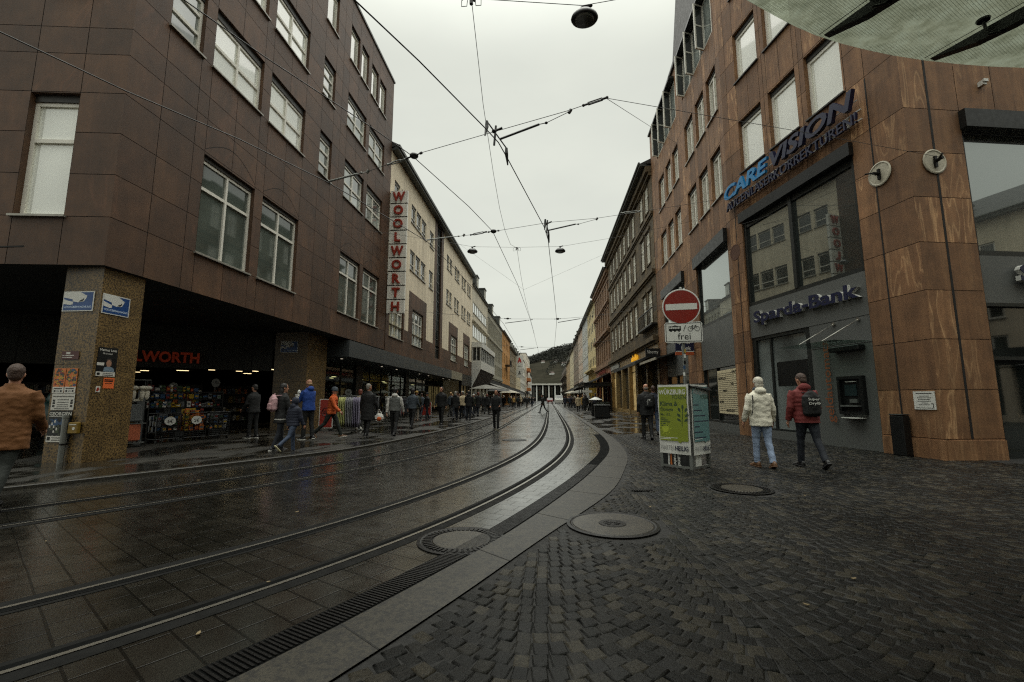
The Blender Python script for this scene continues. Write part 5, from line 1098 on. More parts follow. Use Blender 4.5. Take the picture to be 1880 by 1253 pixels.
m.build('stickers', [M_WHITE, GOODS[1], GOODS[5], GOODS[0]], sp)

pst = thing('poster_stand', 'square metal stand with a green poster facing the street and a teal one beside it', 'poster stand', (2.16, 8.98, 0), rad(-46.8))
for x, y in ((.03, .03), (.63, .03), (.63, .63), (.03, .63)):
    m = MB(); m.box(x - .03, x + .03, y - .03, y + .03, 0, 1.585); m.build('post', M_GALV, pst)
m = MB(); m.box(.06, .6, .0, .03, 1.5, 1.56); m.box(.06, .6, .63, .66, 1.5, 1.56); m.box(0, .03, .06, .6, 1.5, 1.56); m.box(.63, .66, .06, .6, 1.5, 1.56); m.box(.06, .6, 0, .03, .03, .07); m.box(.63, .66, .06, .6, .03, .07); m.build('cross_rail', M_GALV, pst)
GRN = M('poster_green', (122, 134, 26), .4, 0, .1, 1.2); TEAL = M('poster_teal', (92, 128, 128), .4, 0, .12, 1.2); DGR = M('poster_dark_green', (40, 62, 36), .5); LGR = M('poster_light_green', (160, 172, 52), .4); NVT = M('poster_ink_navy', (34, 38, 60), .5); GRT = M('poster_grey_text', (150, 150, 148), .5)
def poster(W_, fld, par, T, title_m, main):
    m = MB(); n = 7
    rows = []
    for j in range(n + 1):
        z = .28 + (1.29) * j / n; rows.append([Vector((W_ * i / 6 - .0 + (.006 * math.sin(j * 2.1) if i in (0, 6) else 0), -.022 - .008 * math.sin(math.pi * i / 6) - .004 * math.sin(j * 1.7 + i), z)) for i in range(7)])
    m.rings([[T @ p for p in r] for r in rows], 0, .5, cap=False, close=False); m.rings([[T @ (p + Vector((0, .006, 0))) for p in r] for r in rows], 0, .5, cap=False, close=False)
    ob = m.build('poster_sheet', M_WHITE, par)
    y = -.04
    def add(nm, mat, fn): q = MB(); fn(q); d = MB(); d.mesh(q.data('t', mat), T); d.build(nm, mat, ob)
    add('colour_field', fld, lambda q: (q.box(.03, W_ - .03, y, y + .003, .52, 1.53), q.prism([(W_ * .62, .521), (W_ * .76, .521), (W_ * .69, .485)], y, y + .003)))
    def t1(q): lay(q, 'WÜRZBURG', .04, 1.385, .115, y - .001, 0, W_ * .86, .022, .001)
    add('headline', title_m, t1)
    add('subhead', DGR, lambda q: lay(q, 'FOREN', W_ * .5, 1.295, .08, y - .001, 0, W_ * .44, .0, .001))
    if main:
        add('poster_text', DGR, lambda q: (lay(q, 'Klima &', .06, 1.17, .085, y - .001, 0, None, .02, .001), lay(q, 'Ökologie', .06, 1.055, .095, y - .001, 0, W_ * .42, .02, .001), lay(q, 'Mo, 13.3.', .06, .98, .05, y - .001, 0, None, .015, .001)))
        add('small_lines', DGR, lambda q: ([q.box(.06, .06 + .1 + .05 * ((k * 7) % 3), y - .001, y, .93 - k * .035, .945 - k * .035) for k in range(5)]))
        def plant(q):
            q.tube([(.50, y, .80), (.51, y, .95), (.525, y, 1.12)], .007, 5)
            for lx, lz, a in ((.525, 1.15, 0), (.455, 1.1, .5), (.59, 1.1, -.5), (.44, 1.0, .9), (.6, 1.0, -.9), (.445, .91, 1.1), (.585, .91, -1.1)):
                R_ = Matrix.Translation((lx, y, lz)) @ Matrix.Rotation(-a, 4, 'Y')
                pts = [R_ @ Vector((.024 * math.sin(t * math.pi / 5) * (1 if k == 0 else -1), 0, -.05 + .1 * t / 5)) for k in (0, 1) for t in (range(6) if k == 0 else range(5, -1, -1))]
                q.rings([pts, [p + Vector((0, -.001, 0)) for p in pts]])
        add('plant_drawing', DGR, plant)
        def sun_(q):
            q.lathe([(.07, 0), (.07, .001)], (0, 0, 0), 20, 0, .5, Matrix.Translation((.15, y, .74)) @ Matrix.Rotation(P90, 4, 'X'))
            for k in range(9): a = k * .7; q.box(.085, .12, -.006, .006, -.0005, .0005, 0, .5, Matrix.Translation((.15, y - .001, .74)) @ Matrix.Rotation(P90, 4, 'X') @ Matrix.Rotation(a, 4, 'Z'))
        add('sun_drawing', LGR, sun_)
        add('small_print', M_WHITE, lambda q: (q.box(.05, .4, y - .001, y, .57, .58), q.box(.05, .26, y - .001, y, .545, .557)))
    else:
        add('poster_text', NVT, lambda q: [q.box(.04, .04 + W_ * (.3 + .18 * ((k * 5) % 4)), y - .001, y, 1.18 - k * .1, 1.2 - k * .1) for k in range(7)])
        add('small_print', M_WHITE, lambda q: [q.box(.04, .3, y - .001, y, .56, .57)])
    add('name_thin', GRT, lambda q: lay(q, 'MARTIN', .04, .35, .085, y - .001, 0, W_ * .42, -.008, .001))
    add('name_bold', NVT, lambda q: lay(q, 'HEILIG', W_ * .52, .345, .09, y - .001, 0, W_ * .42, .02, .001))
poster(.64, GRN, pst, Matrix.Translation((.01, 0, 0)), M_WHITE, True)
TS = Matrix.Translation((.66, .02, 0)) @ Matrix.Rotation(P90, 4, 'Z')
poster(.6, TEAL, pst, TS, GRT, False)
m = MB(); m.box(.06, .6, .01, .03, .03, .5); m.build('lower_board', M_BLACK, pst)
lb_ = MB(); lay(lb_, 'Land', 0, 0, .07, 0, 0, .22, .03, .001); q = lb_.data('t', M_WHITE); m = MB(); m.mesh(q, Matrix.Translation((.36, .008, .28)) @ Matrix.Rotation(P90, 4, 'Y'))
lb_ = MB(); lay(lb_, 'mehr', 0, 0, .06, 0, 0, .22, .03, .001); q = lb_.data('t', M_WHITE); m.mesh(q, Matrix.Translation((.28, .008, .28)) @ Matrix.Rotation(P90, 4, 'Y')); m.box(.46, .54, .006, .01, .06, .25, 1); m.box(.16, .19, .006, .01, .05, .28, 2); m.box(.21, .24, .006, .01, .05, .28, 3)
m.build('old_lettering', [M_WHITE, GOODS[5], M_WHITE, GOODS[6]], pst)
m = MB(); m.box(.635, .655, .12, .32, .05, .27); m.build('side_card', M_WHITE, pst); m = MB(); m.box(.0, .66, .35, .64, 1.58, 1.592); m.rings([[(.62, .0, 1.57), (.62, .66, 1.6), (.75, .66, 1.45), (.72, .0, 1.52)], [(.62, .0, 1.58), (.62, .66, 1.61), (.755, .66, 1.46), (.725, .0, 1.53)]]); m.build('torn_foil', M_BLACK, pst)

# ---------------------------------------------------------------- signs and posters on the arcade pillars
BLUE = M('sign_blue', (26, 66, 122), .4, 0, .1)
def cam_sign(loc, rz, lab, W_=.69, H_=.42, tilt=0.):
    t = thing('camera_sign', lab, 'sign', loc, rz, 'blue video surveillance signs'); t.rotation_euler = (0, tilt, rz)
    m = MB(); m.box(0, W_, 0, .012, 0, H_); m.build('white_board', M_WHITE, t)
    m = MB(); k = .02; m.box(k, W_ - k, -.002, 0, k, H_ - k); m.build('blue_field', BLUE, t)
    m = MB(); P = lambda pts: m.prism([(k + (W_ - 2 * k) * a, k + (H_ - 2 * k) * b) for a, b in pts], -.004, -.002)
    P([(0, 1), (.55, 1), (.8, .8), (.78, .68), (.7, .48), (.5, .44), (.32, .5), (.3, .62), (0, .72)]); P([(0, .62), (.2, .52), (.33, .48), (.33, .34), (.24, .3), (0, .36)]); m.build('camera_drawing', M_WHITE, t)
    m = MB(); P([(.53, .47), (.58, .56), (.66, .6), (.7, .7), (.7, .58), (.66, .5)]); 
    for i, (a, b) in enumerate(zip(m.v, m.v)): m.v[i] = (a[0], a[1] - .002, a[2])
    m.build('lens', M_BLACK, t)
    m = MB(); lay(m, 'VIDEOÜBERWACHUNG', .035, .07, .05, -.003, 0, W_ - .07, .012, .001); m.build('sign_text', M('pale_blue_text', (196, 212, 230), .5), t)
cam_sign((-10.03, 8.232, 3.1), 0, 'blue camera sign on the front of the near pillar')
cam_sign((-9.188, 8.28, 3.07), P90, 'blue camera sign on the street side of the near pillar, hung slightly crooked', .6, .42, 0)
cam_sign((-10.96, 17.285, 3.19), 0, 'blue camera sign on the farther pillar behind the group of walkers', .74, .48)
PAP = M('poster_white', (196, 194, 186), .6, 0, .06, 5)
def sheet(loc, rz, W_, H_, lab, cols, rnd, cat='poster', name='poster', grp='posters pasted on the arcade pillar'):
    t = thing(name, lab, cat, loc, rz, grp); m = MB(); m.box(0, W_, 0, .004, 0, H_); m.build('paper', cols[0], t)
    m = MB(); rg = random.Random(rnd); return t, m, rg
for i, x in enumerate((-10.0, -9.74)):
    t, m, rg = sheet((x, 8.234, 1.42), 0, .245, .5, ['collage poster over a white strip, upper left on the near pillar', 'collage poster over a white strip, right of its twin on the near pillar'][i], [GOODS[6]], 50 + i)
    for _ in range(46): a, b = rg.uniform(.01, .2), rg.uniform(.13, .46); m.box(a, min(a + rg.uniform(.02, .06), .237), -.002 - rg.random() * .001, 0, b, min(b + rg.uniform(.015, .05), .49), rg.choice([0, 1, 2, 3, 3, 4, 0]))
    m.box(.0, .245, -.003, 0, 0, .125, 5); m.box(.03, .21, -.004, -.003, .08, .1, 3); m.box(.03, .07, -.004, -.003, .02, .06, 3); m.box(.17, .21, -.004, -.003, .02, .06, 3); m.box(.09, .15, -.004, -.003, .03, .05, 6)
    m.build('print', [GOODS[0], GOODS[1], GOODS[2], GOODS[5], GOODS[4], PAP, GOODS[7]], t)
t, m, rg = sheet((-9.99, 8.234, 1.08), 0, .5, .33, 'white information sheet below the two collage posters', [PAP], 3)
lay(m, 'Würzburg/Veitshöchheim', .02, .255, .032, -.002, 0, .46, .01, .001)
for z in (.2, .15, .1, .06): m.box(.13, .38, -.002, 0, z, z + .012)
for x in (.03, .42):
    for z in (.06, .12, .17): m.box(x, x + .05, -.002, 0, z, z + .04)
m.box(.08, .4, -.002, 0, .02, .034); m.build('print', M_BLACK, t)
t, m, rg = sheet((-10.0, 8.234, .46), 0, .5, .6, 'travel poster with white capital letters, half hidden behind the walking man', [M_BLACK], 5)
lay(m, 'GEORGIEN', .01, .51, .07, -.002, 0, .48, .02, .001); m.box(.0, .46, -.004, 0, -.01, .11, 0); m.box(.01, .4, -.002, 0, .485, .495)
for _ in range(60): a, b = rg.uniform(.02, .42), rg.uniform(.12, .44); m.box(a, min(a + rg.uniform(.02, .08), .49), -.002 - rg.random() * .001, 0, b, b + rg.uniform(.01, .04), 1 if b > .3 else 2) if rg.random() < .8 else m.box(a, a + .03, -.0035, 0, b, b + .05, 0)
lay(m, 'WÜRZBURG', .12, .06, .03, -.005, 3, .3, .01, .001); m.box(.12, .4, -.005, -.004, .02, .035, 3); m.box(.02, .09, -.005, -.004, .02, .09, 3); m.build('print', [PAP, GOODS[1], M('mountain_green', (66, 74, 56), .6), M_BLACK], t)
t, m, rg = sheet((-9.192, 8.32, 1.77), P90, .42, .6, 'dark event poster with a portrait on the street side of the near pillar', [M_BLACK], 6)
lay(m, 'Markus Lanz', .03, .52, .05, -.002, 0, .36, .015, .001); lay(m, 'Grönland', .1, .455, .035, -.002, 0, .2, .0, .001)
m.ell((.25, -.001, .27), (.055, .002, .08), 12, 8, 1); m.prism([(.14, .1), (.16, .18), (.22, .2), (.3, .2), (.36, .17), (.38, .1)], -.002, 0, 2); m.ell((.25, -.0005, .32), (.058, .0015, .05), 12, 8, 3); m.box(.0, .15, -.003, 0, .22, .28, 0); m.box(.0, .4, -.003, 0, .0, .09, 0); lay(m, 'WÜRZBURG', .14, .05, .025, -.004, 4, .22, .008, .001); m.box(.02, .08, -.004, -.003, .02, .07, 4); m.box(.14, .36, -.004, -.003, .015, .03, 4)
m.build('print', [PAP, M('portrait_skin', (150, 112, 90), .6), M('portrait_shirt', (110, 128, 142), .6), M('portrait_hair', (60, 48, 40), .6), M_BLACK], t)
t, m, rg = sheet((-9.192, 8.5, 1.52), P90, .23, .22, 'bright orange sticker under the dark portrait poster', [M('orange_sticker', (222, 106, 52), .5)], 7, 'sticker', 'sticker'); m.box(.02, .2, -.002, 0, .14, .16); m.box(.04, .18, -.002, 0, .1, .11); m.box(.02, .21, -.002, 0, .17, .19); m.build('print', M_BLACK, t)
t, m, rg = sheet((-9.9, 8.234, 2.1), 0, .38, .17, 'small maroon direction sign on the front of the near pillar', [M('maroon_sign', (72, 34, 32), .5)], 8, 'sign', 'direction_sign')
m.box(.1, .19, -.002, 0, .11, .15); m.box(.02, .05, -.002, 0, .075, .09); m.box(.07, .28, -.002, 0, .075, .09); m.box(.02, .05, -.002, 0, .035, .05); m.box(.07, .24, -.002, 0, .035, .05); m.build('print', PAP, t)
t, m, rg = sheet((-9.192, 8.36, 1.44), P90, .09, .12, 'small red and white sticker left of the orange one', [PAP], 9, 'sticker', 'sticker'); m.prism([(.01, .02), (.05, .02), (.08, .06), (.05, .1), (.02, .08)], -.002, 0); m.build('print', M_REDL, t)
dp = thing('downpipe', 'short grey standpipe on the foot of the near pillar', 'pipe', (-9.55, 8.17, 0)); m = MB(); m.tube([(0, 0, 0), (0, 0, .96)], .05, 12); m.lathe([(.058, .93), (.058, .98), (.02, .985)], n=12); m.build('pipe', M_GALV, dp); m = MB(); m.lathe([(.056, .4), (.056, .43)], n=12); m.box(-.06, .06, .0, .06, .4, .43); m.build('pipe_clip', M_IRON, dp)
yb_ = thing('yellow_box', 'small scratched yellow box on the near pillar beside the standpipe', 'box', (-9.48, 8.232, .62)); m = MB(); m.rbox(0, .21, -.07, 0, 0, .22, .012); m.build('case', M('box_yellow', (116, 92, 26), .5, 0, .25, 14), yb_); m = MB(); m.lathe([(.03, 0), (.03, .003)], (0, 0, 0), 12, 0, .5, Matrix.Translation((.13, -.0705, .1)) @ Matrix.Rotation(P90, 4, 'X')); m.box(.03, .18, -.073, -.07, .17, .185); m.build('marking', PAP, yb_)

# ---------------------------------------------------------------- goods in front of the store
ZP = .05
RG = random.Random(77)
def at_line(x, y, ang, a, b, z=0): return (x + math.cos(ang) * a - math.sin(ang) * b, y + math.sin(ang) * a + math.cos(ang) * b, z)
AB = rad(70)
def display_bin(k, lab, price, goods, depthgoods):
    o = at_line(-11.0, 11.8, AB, k * .72, 0, ZP); t = thing('display_bin', lab, 'display bin', o, AB, 'wheeled wire bins in front of the store')
    m = MB()
    for x in (.02, .64):
        for y in (0, .5): m.tube([(x, y, .1), (x, y, .84)], .012, 6)
    for z in (.12, .84):
        for y in (0, .5): m.tube([(.02, y, z), (.64, y, z)], .01, 5)
        for x in (.02, .64): m.tube([(x, 0, z), (x, .5, z)], .01, 5)
    m.build('frame', M_BLACK, t)
    m = MB()
    for q in range(13): m.tube([(.05 + q * .045, 0, .12), (.05 + q * .045, 0, .84)], .003, 4); m.tube([(.05 + q * .045, .5, .12), (.05 + q * .045, .5, .84)], .003, 4)
    for q in range(12): m.tube([(.02, 0, .18 + q * .055), (.64, 0, .18 + q * .055)], .003, 4)
    m.box(.03, .63, .02, .48, .3, .31); m.build('wire_panel', M_BLACK, t)
    for x in (.05, .61):
        for y in (.03, .47): m = MB(); m.lathe([(.04, -.012), (.04, .012)], (0, 0, 0), 12, 0, .5, Matrix.Translation((x, y, .042)) @ Matrix.Rotation(P90, 4, 'Y')); m.build('wheel', M_IRON, t)
    if price:
        m = MB(); m.lathe([(.13, 0), (.13, .006), (.01, .006)], (0, 0, 0), 24, 0, .5, Matrix.Translation((.34, -.02, .62)) @ Matrix.Rotation(P90, 4, 'X') @ Matrix.Diagonal((1.15, .95, 1, 1))); ps_ = m.build('price_disc', M_WHITE, t)
        m = MB(); lay(m, price, .34, .565, .1, -.027, 0, None, .012, .001, center=True); m.build('price_text', M_BLACK, ps_)
    n = 0
    for q in range(depthgoods):
        c = RG.choice(goods); w_, d_, h_ = RG.uniform(.08, .15), RG.uniform(.05, .1), RG.uniform(.1, .18)
        b = MB(); b.rbox(-w_ / 2, w_ / 2, -d_ / 2, d_ / 2, 0, h_, .008, 0); b.box(-w_ * .38, w_ * .38, -d_ / 2 - .001, -d_ / 2, h_ * .3, h_ * .7, 1)
        zz = .315 + (q // 12) * .16 if q < 36 else .8
        b.build('goods_packet', [c, RG.choice(GOODS)], None, at_line(*o[:2], AB, .1 + (q % 4) * .145 + RG.uniform(-.01, .01), .09 + ((q // 4) % 3) * .15, ZP + zz), AB + RG.uniform(-.15, .15), label='small colourful packet stacked in or above the wire bins', cat='packet', group='packets stacked in the wire bins')
display_bin(0, 'wire bin of dark goods with a round price disc reading 5€', '5€', [GOODS[5], GOODS[5], GOODS[7]], 34)
display_bin(1, 'wire bin of yellow packets with a round price disc reading 2€', '2€', [GOODS[0], GOODS[0], GOODS[2], GOODS[6]], 44)
display_bin(2, 'wire bin of dark shiny goods without a price disc, nearest the farther pillar', None, [GOODS[5], GOODS[7], GOODS[5]], 34)
sh = thing('display_shelf', 'long dark tiered shelf of bright packets behind the wire bins', 'shelf', at_line(-11.0, 11.8, AB, -.05, .56, ZP), AB)
for x in (0, 1.08, 2.2): m = MB(); m.box(x, x + .03, 0, .4, 0, 1.5); m.build('upright', M_BLACK, sh)
for z in (1.0, 1.26, 1.48):
    m = MB(); m.box(.03, 2.2, 0, .4, z - .03, z); m.build('shelf_board', M_BLACK, sh)
    x = .08
    while x < 2.08:
        if z > 1.3 and x > 1.4: break
        w_, h_ = RG.uniform(.06, .15), RG.uniform(.1, .2); b = MB(); b.rbox(-w_ / 2, w_ / 2, -.05, .05, 0, h_, .008, 0); b.box(-w_ * .38, w_ * .38, -.051, -.05, h_ * .35, h_ * .7, 1)
        b.build('goods_packet', [RG.choice([GOODS[0], GOODS[1], GOODS[4], GOODS[3], GOODS[2], GOODS[1], GOODS[7]]) if x < 1.5 else RG.choice([GOODS[5], GOODS[7], GOODS[7], GOODS[2]]), RG.choice(GOODS)], None, at_line(-11.0, 11.8, AB, -.05 + x + w_ / 2, .66, ZP + z), AB + RG.uniform(-.1, .1), label='small colourful packet standing on the tiered shelf', cat='packet', group='packets on the tiered shelf'); x += w_ + .02
for x, z, s_, st_ in ((.75, 1.62, .13, '1€'), (2.0, 1.78, .14, '1.50')):
    m = MB(); m.lathe([(s_, 0), (s_, .006), (.01, .006)], (0, 0, 0), 24, 0, .5, Matrix.Translation((x, .1, z)) @ Matrix.Rotation(P90, 4, 'X')); m.tube([(x, .11, 1.45), (x, .11, z)], .006, 5); pq = m.build('price_disc', M_GREYP, sh); m = MB(); lay(m, st_, x, z - .045, .09, .093, 0, None, .01, .001, center=True); m.build('price_text', M_BLACK, pq)
# suitcases and hanging plush by the near pillar
ss = thing('suitcase_stand', 'narrow dark stand of luggage right of the near pillar', 'stand', (-10.95, 10.75, ZP), rad(55))
m = MB()
for x in (0, .5):
    for y in (0, .4): m.tube([(x, y, 0), (x, y, 1.75)], .014, 6)
m.build('upright', M_BLACK, ss); m = MB()
for z in (.1, .6, 1.18): m.box(0, .5, 0, .4, z, z + .02)
m.tube([(0, .0, 1.75), (.5, .0, 1.75)], .014, 6); m.build('shelf_board', M_GREYP, ss)
def suitcase(z, col, lab, xo=.03):
    a = rad(55); t = thing('suitcase', lab, 'suitcase', at_line(-10.95, 10.75, a, xo, .02, ZP + z), a)
    m = MB(); m.rbox(0, .36, 0, .22, .03, .5, .035); 
    for k in range(6): m.box(.05 + k * .05, .062 + k * .05, -.006, 0, .07, .46)
    m.build('shell', col, t, smooth=False); m = MB(); m.tube([(.1, .11, .5), (.1, .11, .56), (.26, .11, .56), (.26, .11, .5)], .01, 6); m.build('handle', M_BLACK, t)
    for x in (.05, .31): m = MB(); m.ell((x, .05, .02), (.022, .022, .02)); m.build('wheel', M_BLACK, t)
suitcase(.62, M('suitcase_grey', (112, 116, 118), .3, .2), 'silver grey hard suitcase on the upper shelf of the luggage stand'); suitcase(.12, M('suitcase_orange', (186, 104, 74), .35), 'orange hard suitcase on the lower shelf of the luggage stand')
FUR = M('white_fur', (214, 208, 192), .9, 0, .2, 30, .6, 90)
for k, x in enumerate((.1, .38)):
    a = rad(55); t = thing('plush_slippers', ['pair of white fluffy slippers hanging nearer the pillar', 'pair of white fluffy slippers hanging farther from the pillar'][k], 'slippers', at_line(-10.95, 10.75, a, x, -.03, ZP + 1.24), a)
    for s in (-.05, .05): m = MB(); m.ell((s, 0, .13), (.055, .05, .15), 10, 8); m.ell((s, -.02, .3), (.1, .07, .06), 10, 6); m.build('slipper', FUR, t, smooth=True)
    m = MB(); m.tube([(0, 0, .34), (0, .02, .5)], .006, 5); m.build('hook', M_BLACK, t)
m = MB(); m.prism([(0, 0), (.3, 0), (.33, .06), (.26, .12), (.2, .05), (.12, .05), (.06, .14), (-.02, .08)], 0, .05); m.build('white_plush', FUR, None, at_line(-10.95, 10.75, rad(55), .05, 0, ZP + 1.2), rad(55), label='small white plush cushion lying on the top board of the luggage stand', cat='cushion')
cvt = thing('covered_cart', 'dark teal rounded hood with a white tag in the shade left of the near pillar', 'cart', (-14.2, 12.6, ZP), rad(35))
TEALD = M('teal_cover', (34, 78, 74), .35, 0, .15, 3)
m = MB(); m.ell((0, 0, 1.25), (.85, .5, .42), 18, 8); m.rbox(-.8, .8, -.4, .4, .35, 1.2, .08); m.build('cover', TEALD, cvt, smooth=True); m = MB(); m.ell((.62, -.36, 1.16), (.22, .14, .18), 14, 8); m.build('round_end', TEALD, cvt, smooth=True)
m = MB(); m.box(.55, .68, -.52, -.5, 1.12, 1.24); m.build('tag', PAP, cvt)
for x in (-.5, .5): m = MB(); m.lathe([(.18, -.03), (.18, .03)], (0, 0, 0), 18, 0, .5, Matrix.Translation((x, -.38, .18)) @ Matrix.Rotation(P90, 4, 'X')); m.build('wheel', M_BLACK, cvt)
# clothes rails, red boards
def rail(x, y, rz, L, lab, cols, n, zb, zt=1.32):
    t = thing('clothes_rail', lab, 'clothes rail', (x, y, ZP), rz, 'clothes rails outside the store')
    m = MB()
    for xx in (0, L): m = MB(); m.tube([(xx, 0, .06), (xx, 0, zt + .05)], .014, 6); m.tube([(xx, -.25, .05), (xx, .25, .05)], .014, 6); m.build('upright', M_GALV, t)
    m = MB(); m.tube([(-.03, 0, zt + .05), (L + .03, 0, zt + .05)], .014, 6); m.build('rail_bar', M_GALV, t)
    for k in range(n):
        g = MB(); w_ = .2; rows = []
        ph = RG.uniform(0, 6)
        for j in range(7):
            z = zb + (zt - zb) * j / 6; wv = w_ * (1.0 if j < 6 else .75)
            rows.append([(math.sin(ph + j * .7) * .012 + (.012 + .006 * math.sin(i * 1.3 + ph)) * math.cos(i * math.tau / 14) * 1.4, wv * math.sin(i * math.tau / 14) + .01 * math.sin(j + ph), z) for i in range(14)])
        g.rings(rows, 0); c_ = math.cos(rz); s_ = math.sin(rz); q = (k + .5) * L / n
        go = g.build('hanging_garment', cols[int(k * len(cols) / n)], None, (x + c_ * q, y + s_ * q, ZP), rz, smooth=True, label='long garment hanging with others from a clothes rail outside the store', cat='garment', group='garments on the clothes rails')
        h = MB(); h.tube([(0, -.17, zt), (0, 0, zt + .035), (0, .17, zt)], .006, 5); h.tube([(0, 0, zt + .03), (0, 0, zt + .07), (0, .015, zt + .08)], .005, 5); h.build('hanger', M_BLACK, go)
    return t
CY = M('cloth_pale_yellow', (178, 180, 118), .85, 0, .12, 9); CG = M('cloth_pale_grey', (140, 140, 142), .85, 0, .12, 9); CLI = M('cloth_lilac', (128, 122, 142), .85, 0, .12, 9); CW = M('cloth_offwhite', (190, 188, 182), .85, 0, .12, 9); CDK = M('cloth_charcoal', (58, 58, 62), .85, 0, .12, 9)
r1 = rail(-8.35, 17.3, rad(8), .85, 'clothes rail of pale yellow, grey and lilac garments with a round price disc', [CY, CG, CLI], 12, .14)
m = MB(); m.lathe([(.13, 0), (.13, .008), (.01, .008)], (0, 0, 0), 20, 0, .5, Matrix.Translation((.35, -.02, 1.52)) @ Matrix.Rotation(P90, 4, 'X')); m.tube([(.35, 0, 1.36), (.35, 0, 1.5)], .008, 5); pq = m.build('price_disc', M_GREYP, r1); m = MB(); lay(m, '5€', .35, 1.475, .09, -.03, 0, None, .01, .001, center=True); m.build('price_text', M_BLACK, pq)
rail(-8.35, 19.6, rad(15), .7, 'clothes rail of grey garments behind the walkers beside the glazed front', [CG, CDK], 8, .3)
rail(-8.0, 21.5, rad(40), .8, 'clothes rail of off white garments right of the tall man in black', [CW, CW, CG], 8, .35)
rail(-8.9, 24.5, rad(60), 1.2, 'clothes rail of dark garments deeper under the grey canopy', [CDK, GOODS[2], CDK], 10, .3)
def board(x, y, rz, W_, H_, lab):
    t = thing('pavement_sign', lab, 'pavement sign', (x, y, ZP), rz, 'red pavement signs outside the store')
    m = MB(); m.box(0, W_, -.02, .02, .1, .1 + H_); m.build('white_frame', M_WHITE, t); m = MB(); m.box(.03, W_ - .03, -.024, -.02, .13, .07 + H_); m.build('red_sheet', M('sign_sheet_red', (150, 46, 34), .45, 0, .1), t)
    m = MB(); m.tube([(W_ / 2 + W_ * .3 * math.cos(a * math.tau / 20), -.026, .1 + H_ * .55 + W_ * .3 * math.sin(a * math.tau / 20)) for a in range(21)], .014, 4); m.box(W_ * .3, W_ * .7, -.027, -.024, .1 + H_ * .5, .1 + H_ * .54); m.box(W_ * .3, W_ * .7, -.027, -.024, .1 + H_ * .57, .1 + H_ * .6); m.build('printing', M_BLACK, t)
    for xx in (.05, W_ - .05): m = MB(); m.box(xx - .02, xx + .02, -.2, .2, 0, .04); m.box(xx - .015, xx + .015, -.015, .015, .04, .1); m.build('foot', M_BLACK, t)
board(-9.1, 17.2, rad(5), .55, 1.15, 'tall red sign in a white frame behind the walker in orange'); board(-8.9, 31, rad(5), .68, .95, 'low red sign in a white frame farther along the canopy')
# ---------------------------------------------------------------- right pavement: planter box, drum, marquee; vehicles far up the street
pb = thing('planter_box', 'dark square street box with a flat pale rimmed top on the right pavement', 'planter', (3.2, 31.0, .012), rad(-3)); m = MB(); m.rbox(0, 1.0, 0, .9, .0, .82, .04); m.build('box', M_BLACK, pb); m = MB(); m.rbox(-.04, 1.04, -.04, .94, .83, .9, .02); m.build('top_slab', M_GREYP, pb)
m = MB()
for _ in range(90):
    c = Vector((RG.uniform(.1, .9), RG.uniform(.1, .8), RG.uniform(.9, 1.06))); d1 = Vector((RG.uniform(-1, 1), RG.uniform(-1, 1), RG.uniform(-.3, 1))).normalized() * .06; d2 = Vector((RG.uniform(-1, 1), RG.uniform(-1, 1), RG.uniform(-1, 1))).normalized() * .03; m.face([c - d1, c + d2, c + d1, c - d2])
m.build('low_plants', M('planter_leaves', (40, 46, 30), .8), pb)
lbn = thing('litter_bin', 'dark drum bin with a pale conical lid behind the street box', 'bin', (3.6, 34.2, .012)); m = MB(); m.lathe([(.3, 0), (.33, .1), (.33, .95), (.3, 1.0)], n=18); m.build('drum', M_BLACK, lbn); m = MB(); m.lathe([(.52, 1.22), (.5, 1.25), (.1, 1.42), (.02, 1.44)], n=18); m.build('lid', M_WHITE, lbn); m = MB()
for a in range(4): m.tube([(.28 * math.cos(a * 1.57), .28 * math.sin(a * 1.57), .98), (.36 * math.cos(a * 1.57), .36 * math.sin(a * 1.57), 1.26)], .015, 5)
m.build('lid_stay', M_BLACK, lbn)
mq = thing('cafe_marquee', 'dark flat roofed cafe shelter on posts on the right pavement', 'shelter', (4.0, 50, .012)); m = MB(); m.box(0, 3.1, 0, 9, 2.75, 3.05); m.box(-.1, 3.2, -.1, 9.1, 3.05, 3.12); m.build('roof', M_BLACK, mq)
for x in (.1, 3.0):
    for y in (.1, 4.5, 8.9): m = MB(); m.box(x - .06, x + .06, y - .06, y + .06, 0, 2.75); m.build('post', M_BLACK, mq)
m = MB(); m.box(1.2, 3.0, 1, 8, 0, 1.0); m.build('counter', M_DARK, mq); m = MB(); m.box(-.02, .9, -.03, .0, 2.0, 2.25); m.build('sign_plate', M_WHITE, mq)
def parasol(x, y, r, h, col, lab):
    t = thing('parasol', lab, 'parasol', (x, y, .05), 0, 'parasols over the pavement cafes'); m = MB(); m.tube([(0, 0, 0), (0, 0, h)], .03, 6); m.lathe([(.28, 0), (.25, .06)], n=12); m.build('pole', M_BLACK, t)
    m = MB(); m.lathe([(r, h - .45), (r * .98, h - .42), (r * .5, h - .15), (.05, h + .02)], n=8); m.build('canopy', col, t)
parasol(-6.6, 47, 1.8, 2.75, M_AWG, 'wide grey parasol in front of the white bay house'); parasol(-6.4, 57, 1.7, 2.7, M_AWD, 'dark parasol beyond the white bay house on the left'); parasol(-6.3, 72, 1.7, 2.7, M_AWW, 'pale parasol before the ribbed grey house'); parasol(5.2, 72, 1.7, 2.7, M_AWG, 'grey parasol on the right pavement beyond the cafe shelter'); parasol(4.8, 86, 1.7, 2.8, M_AWW, 'pale parasol far up the right pavement')
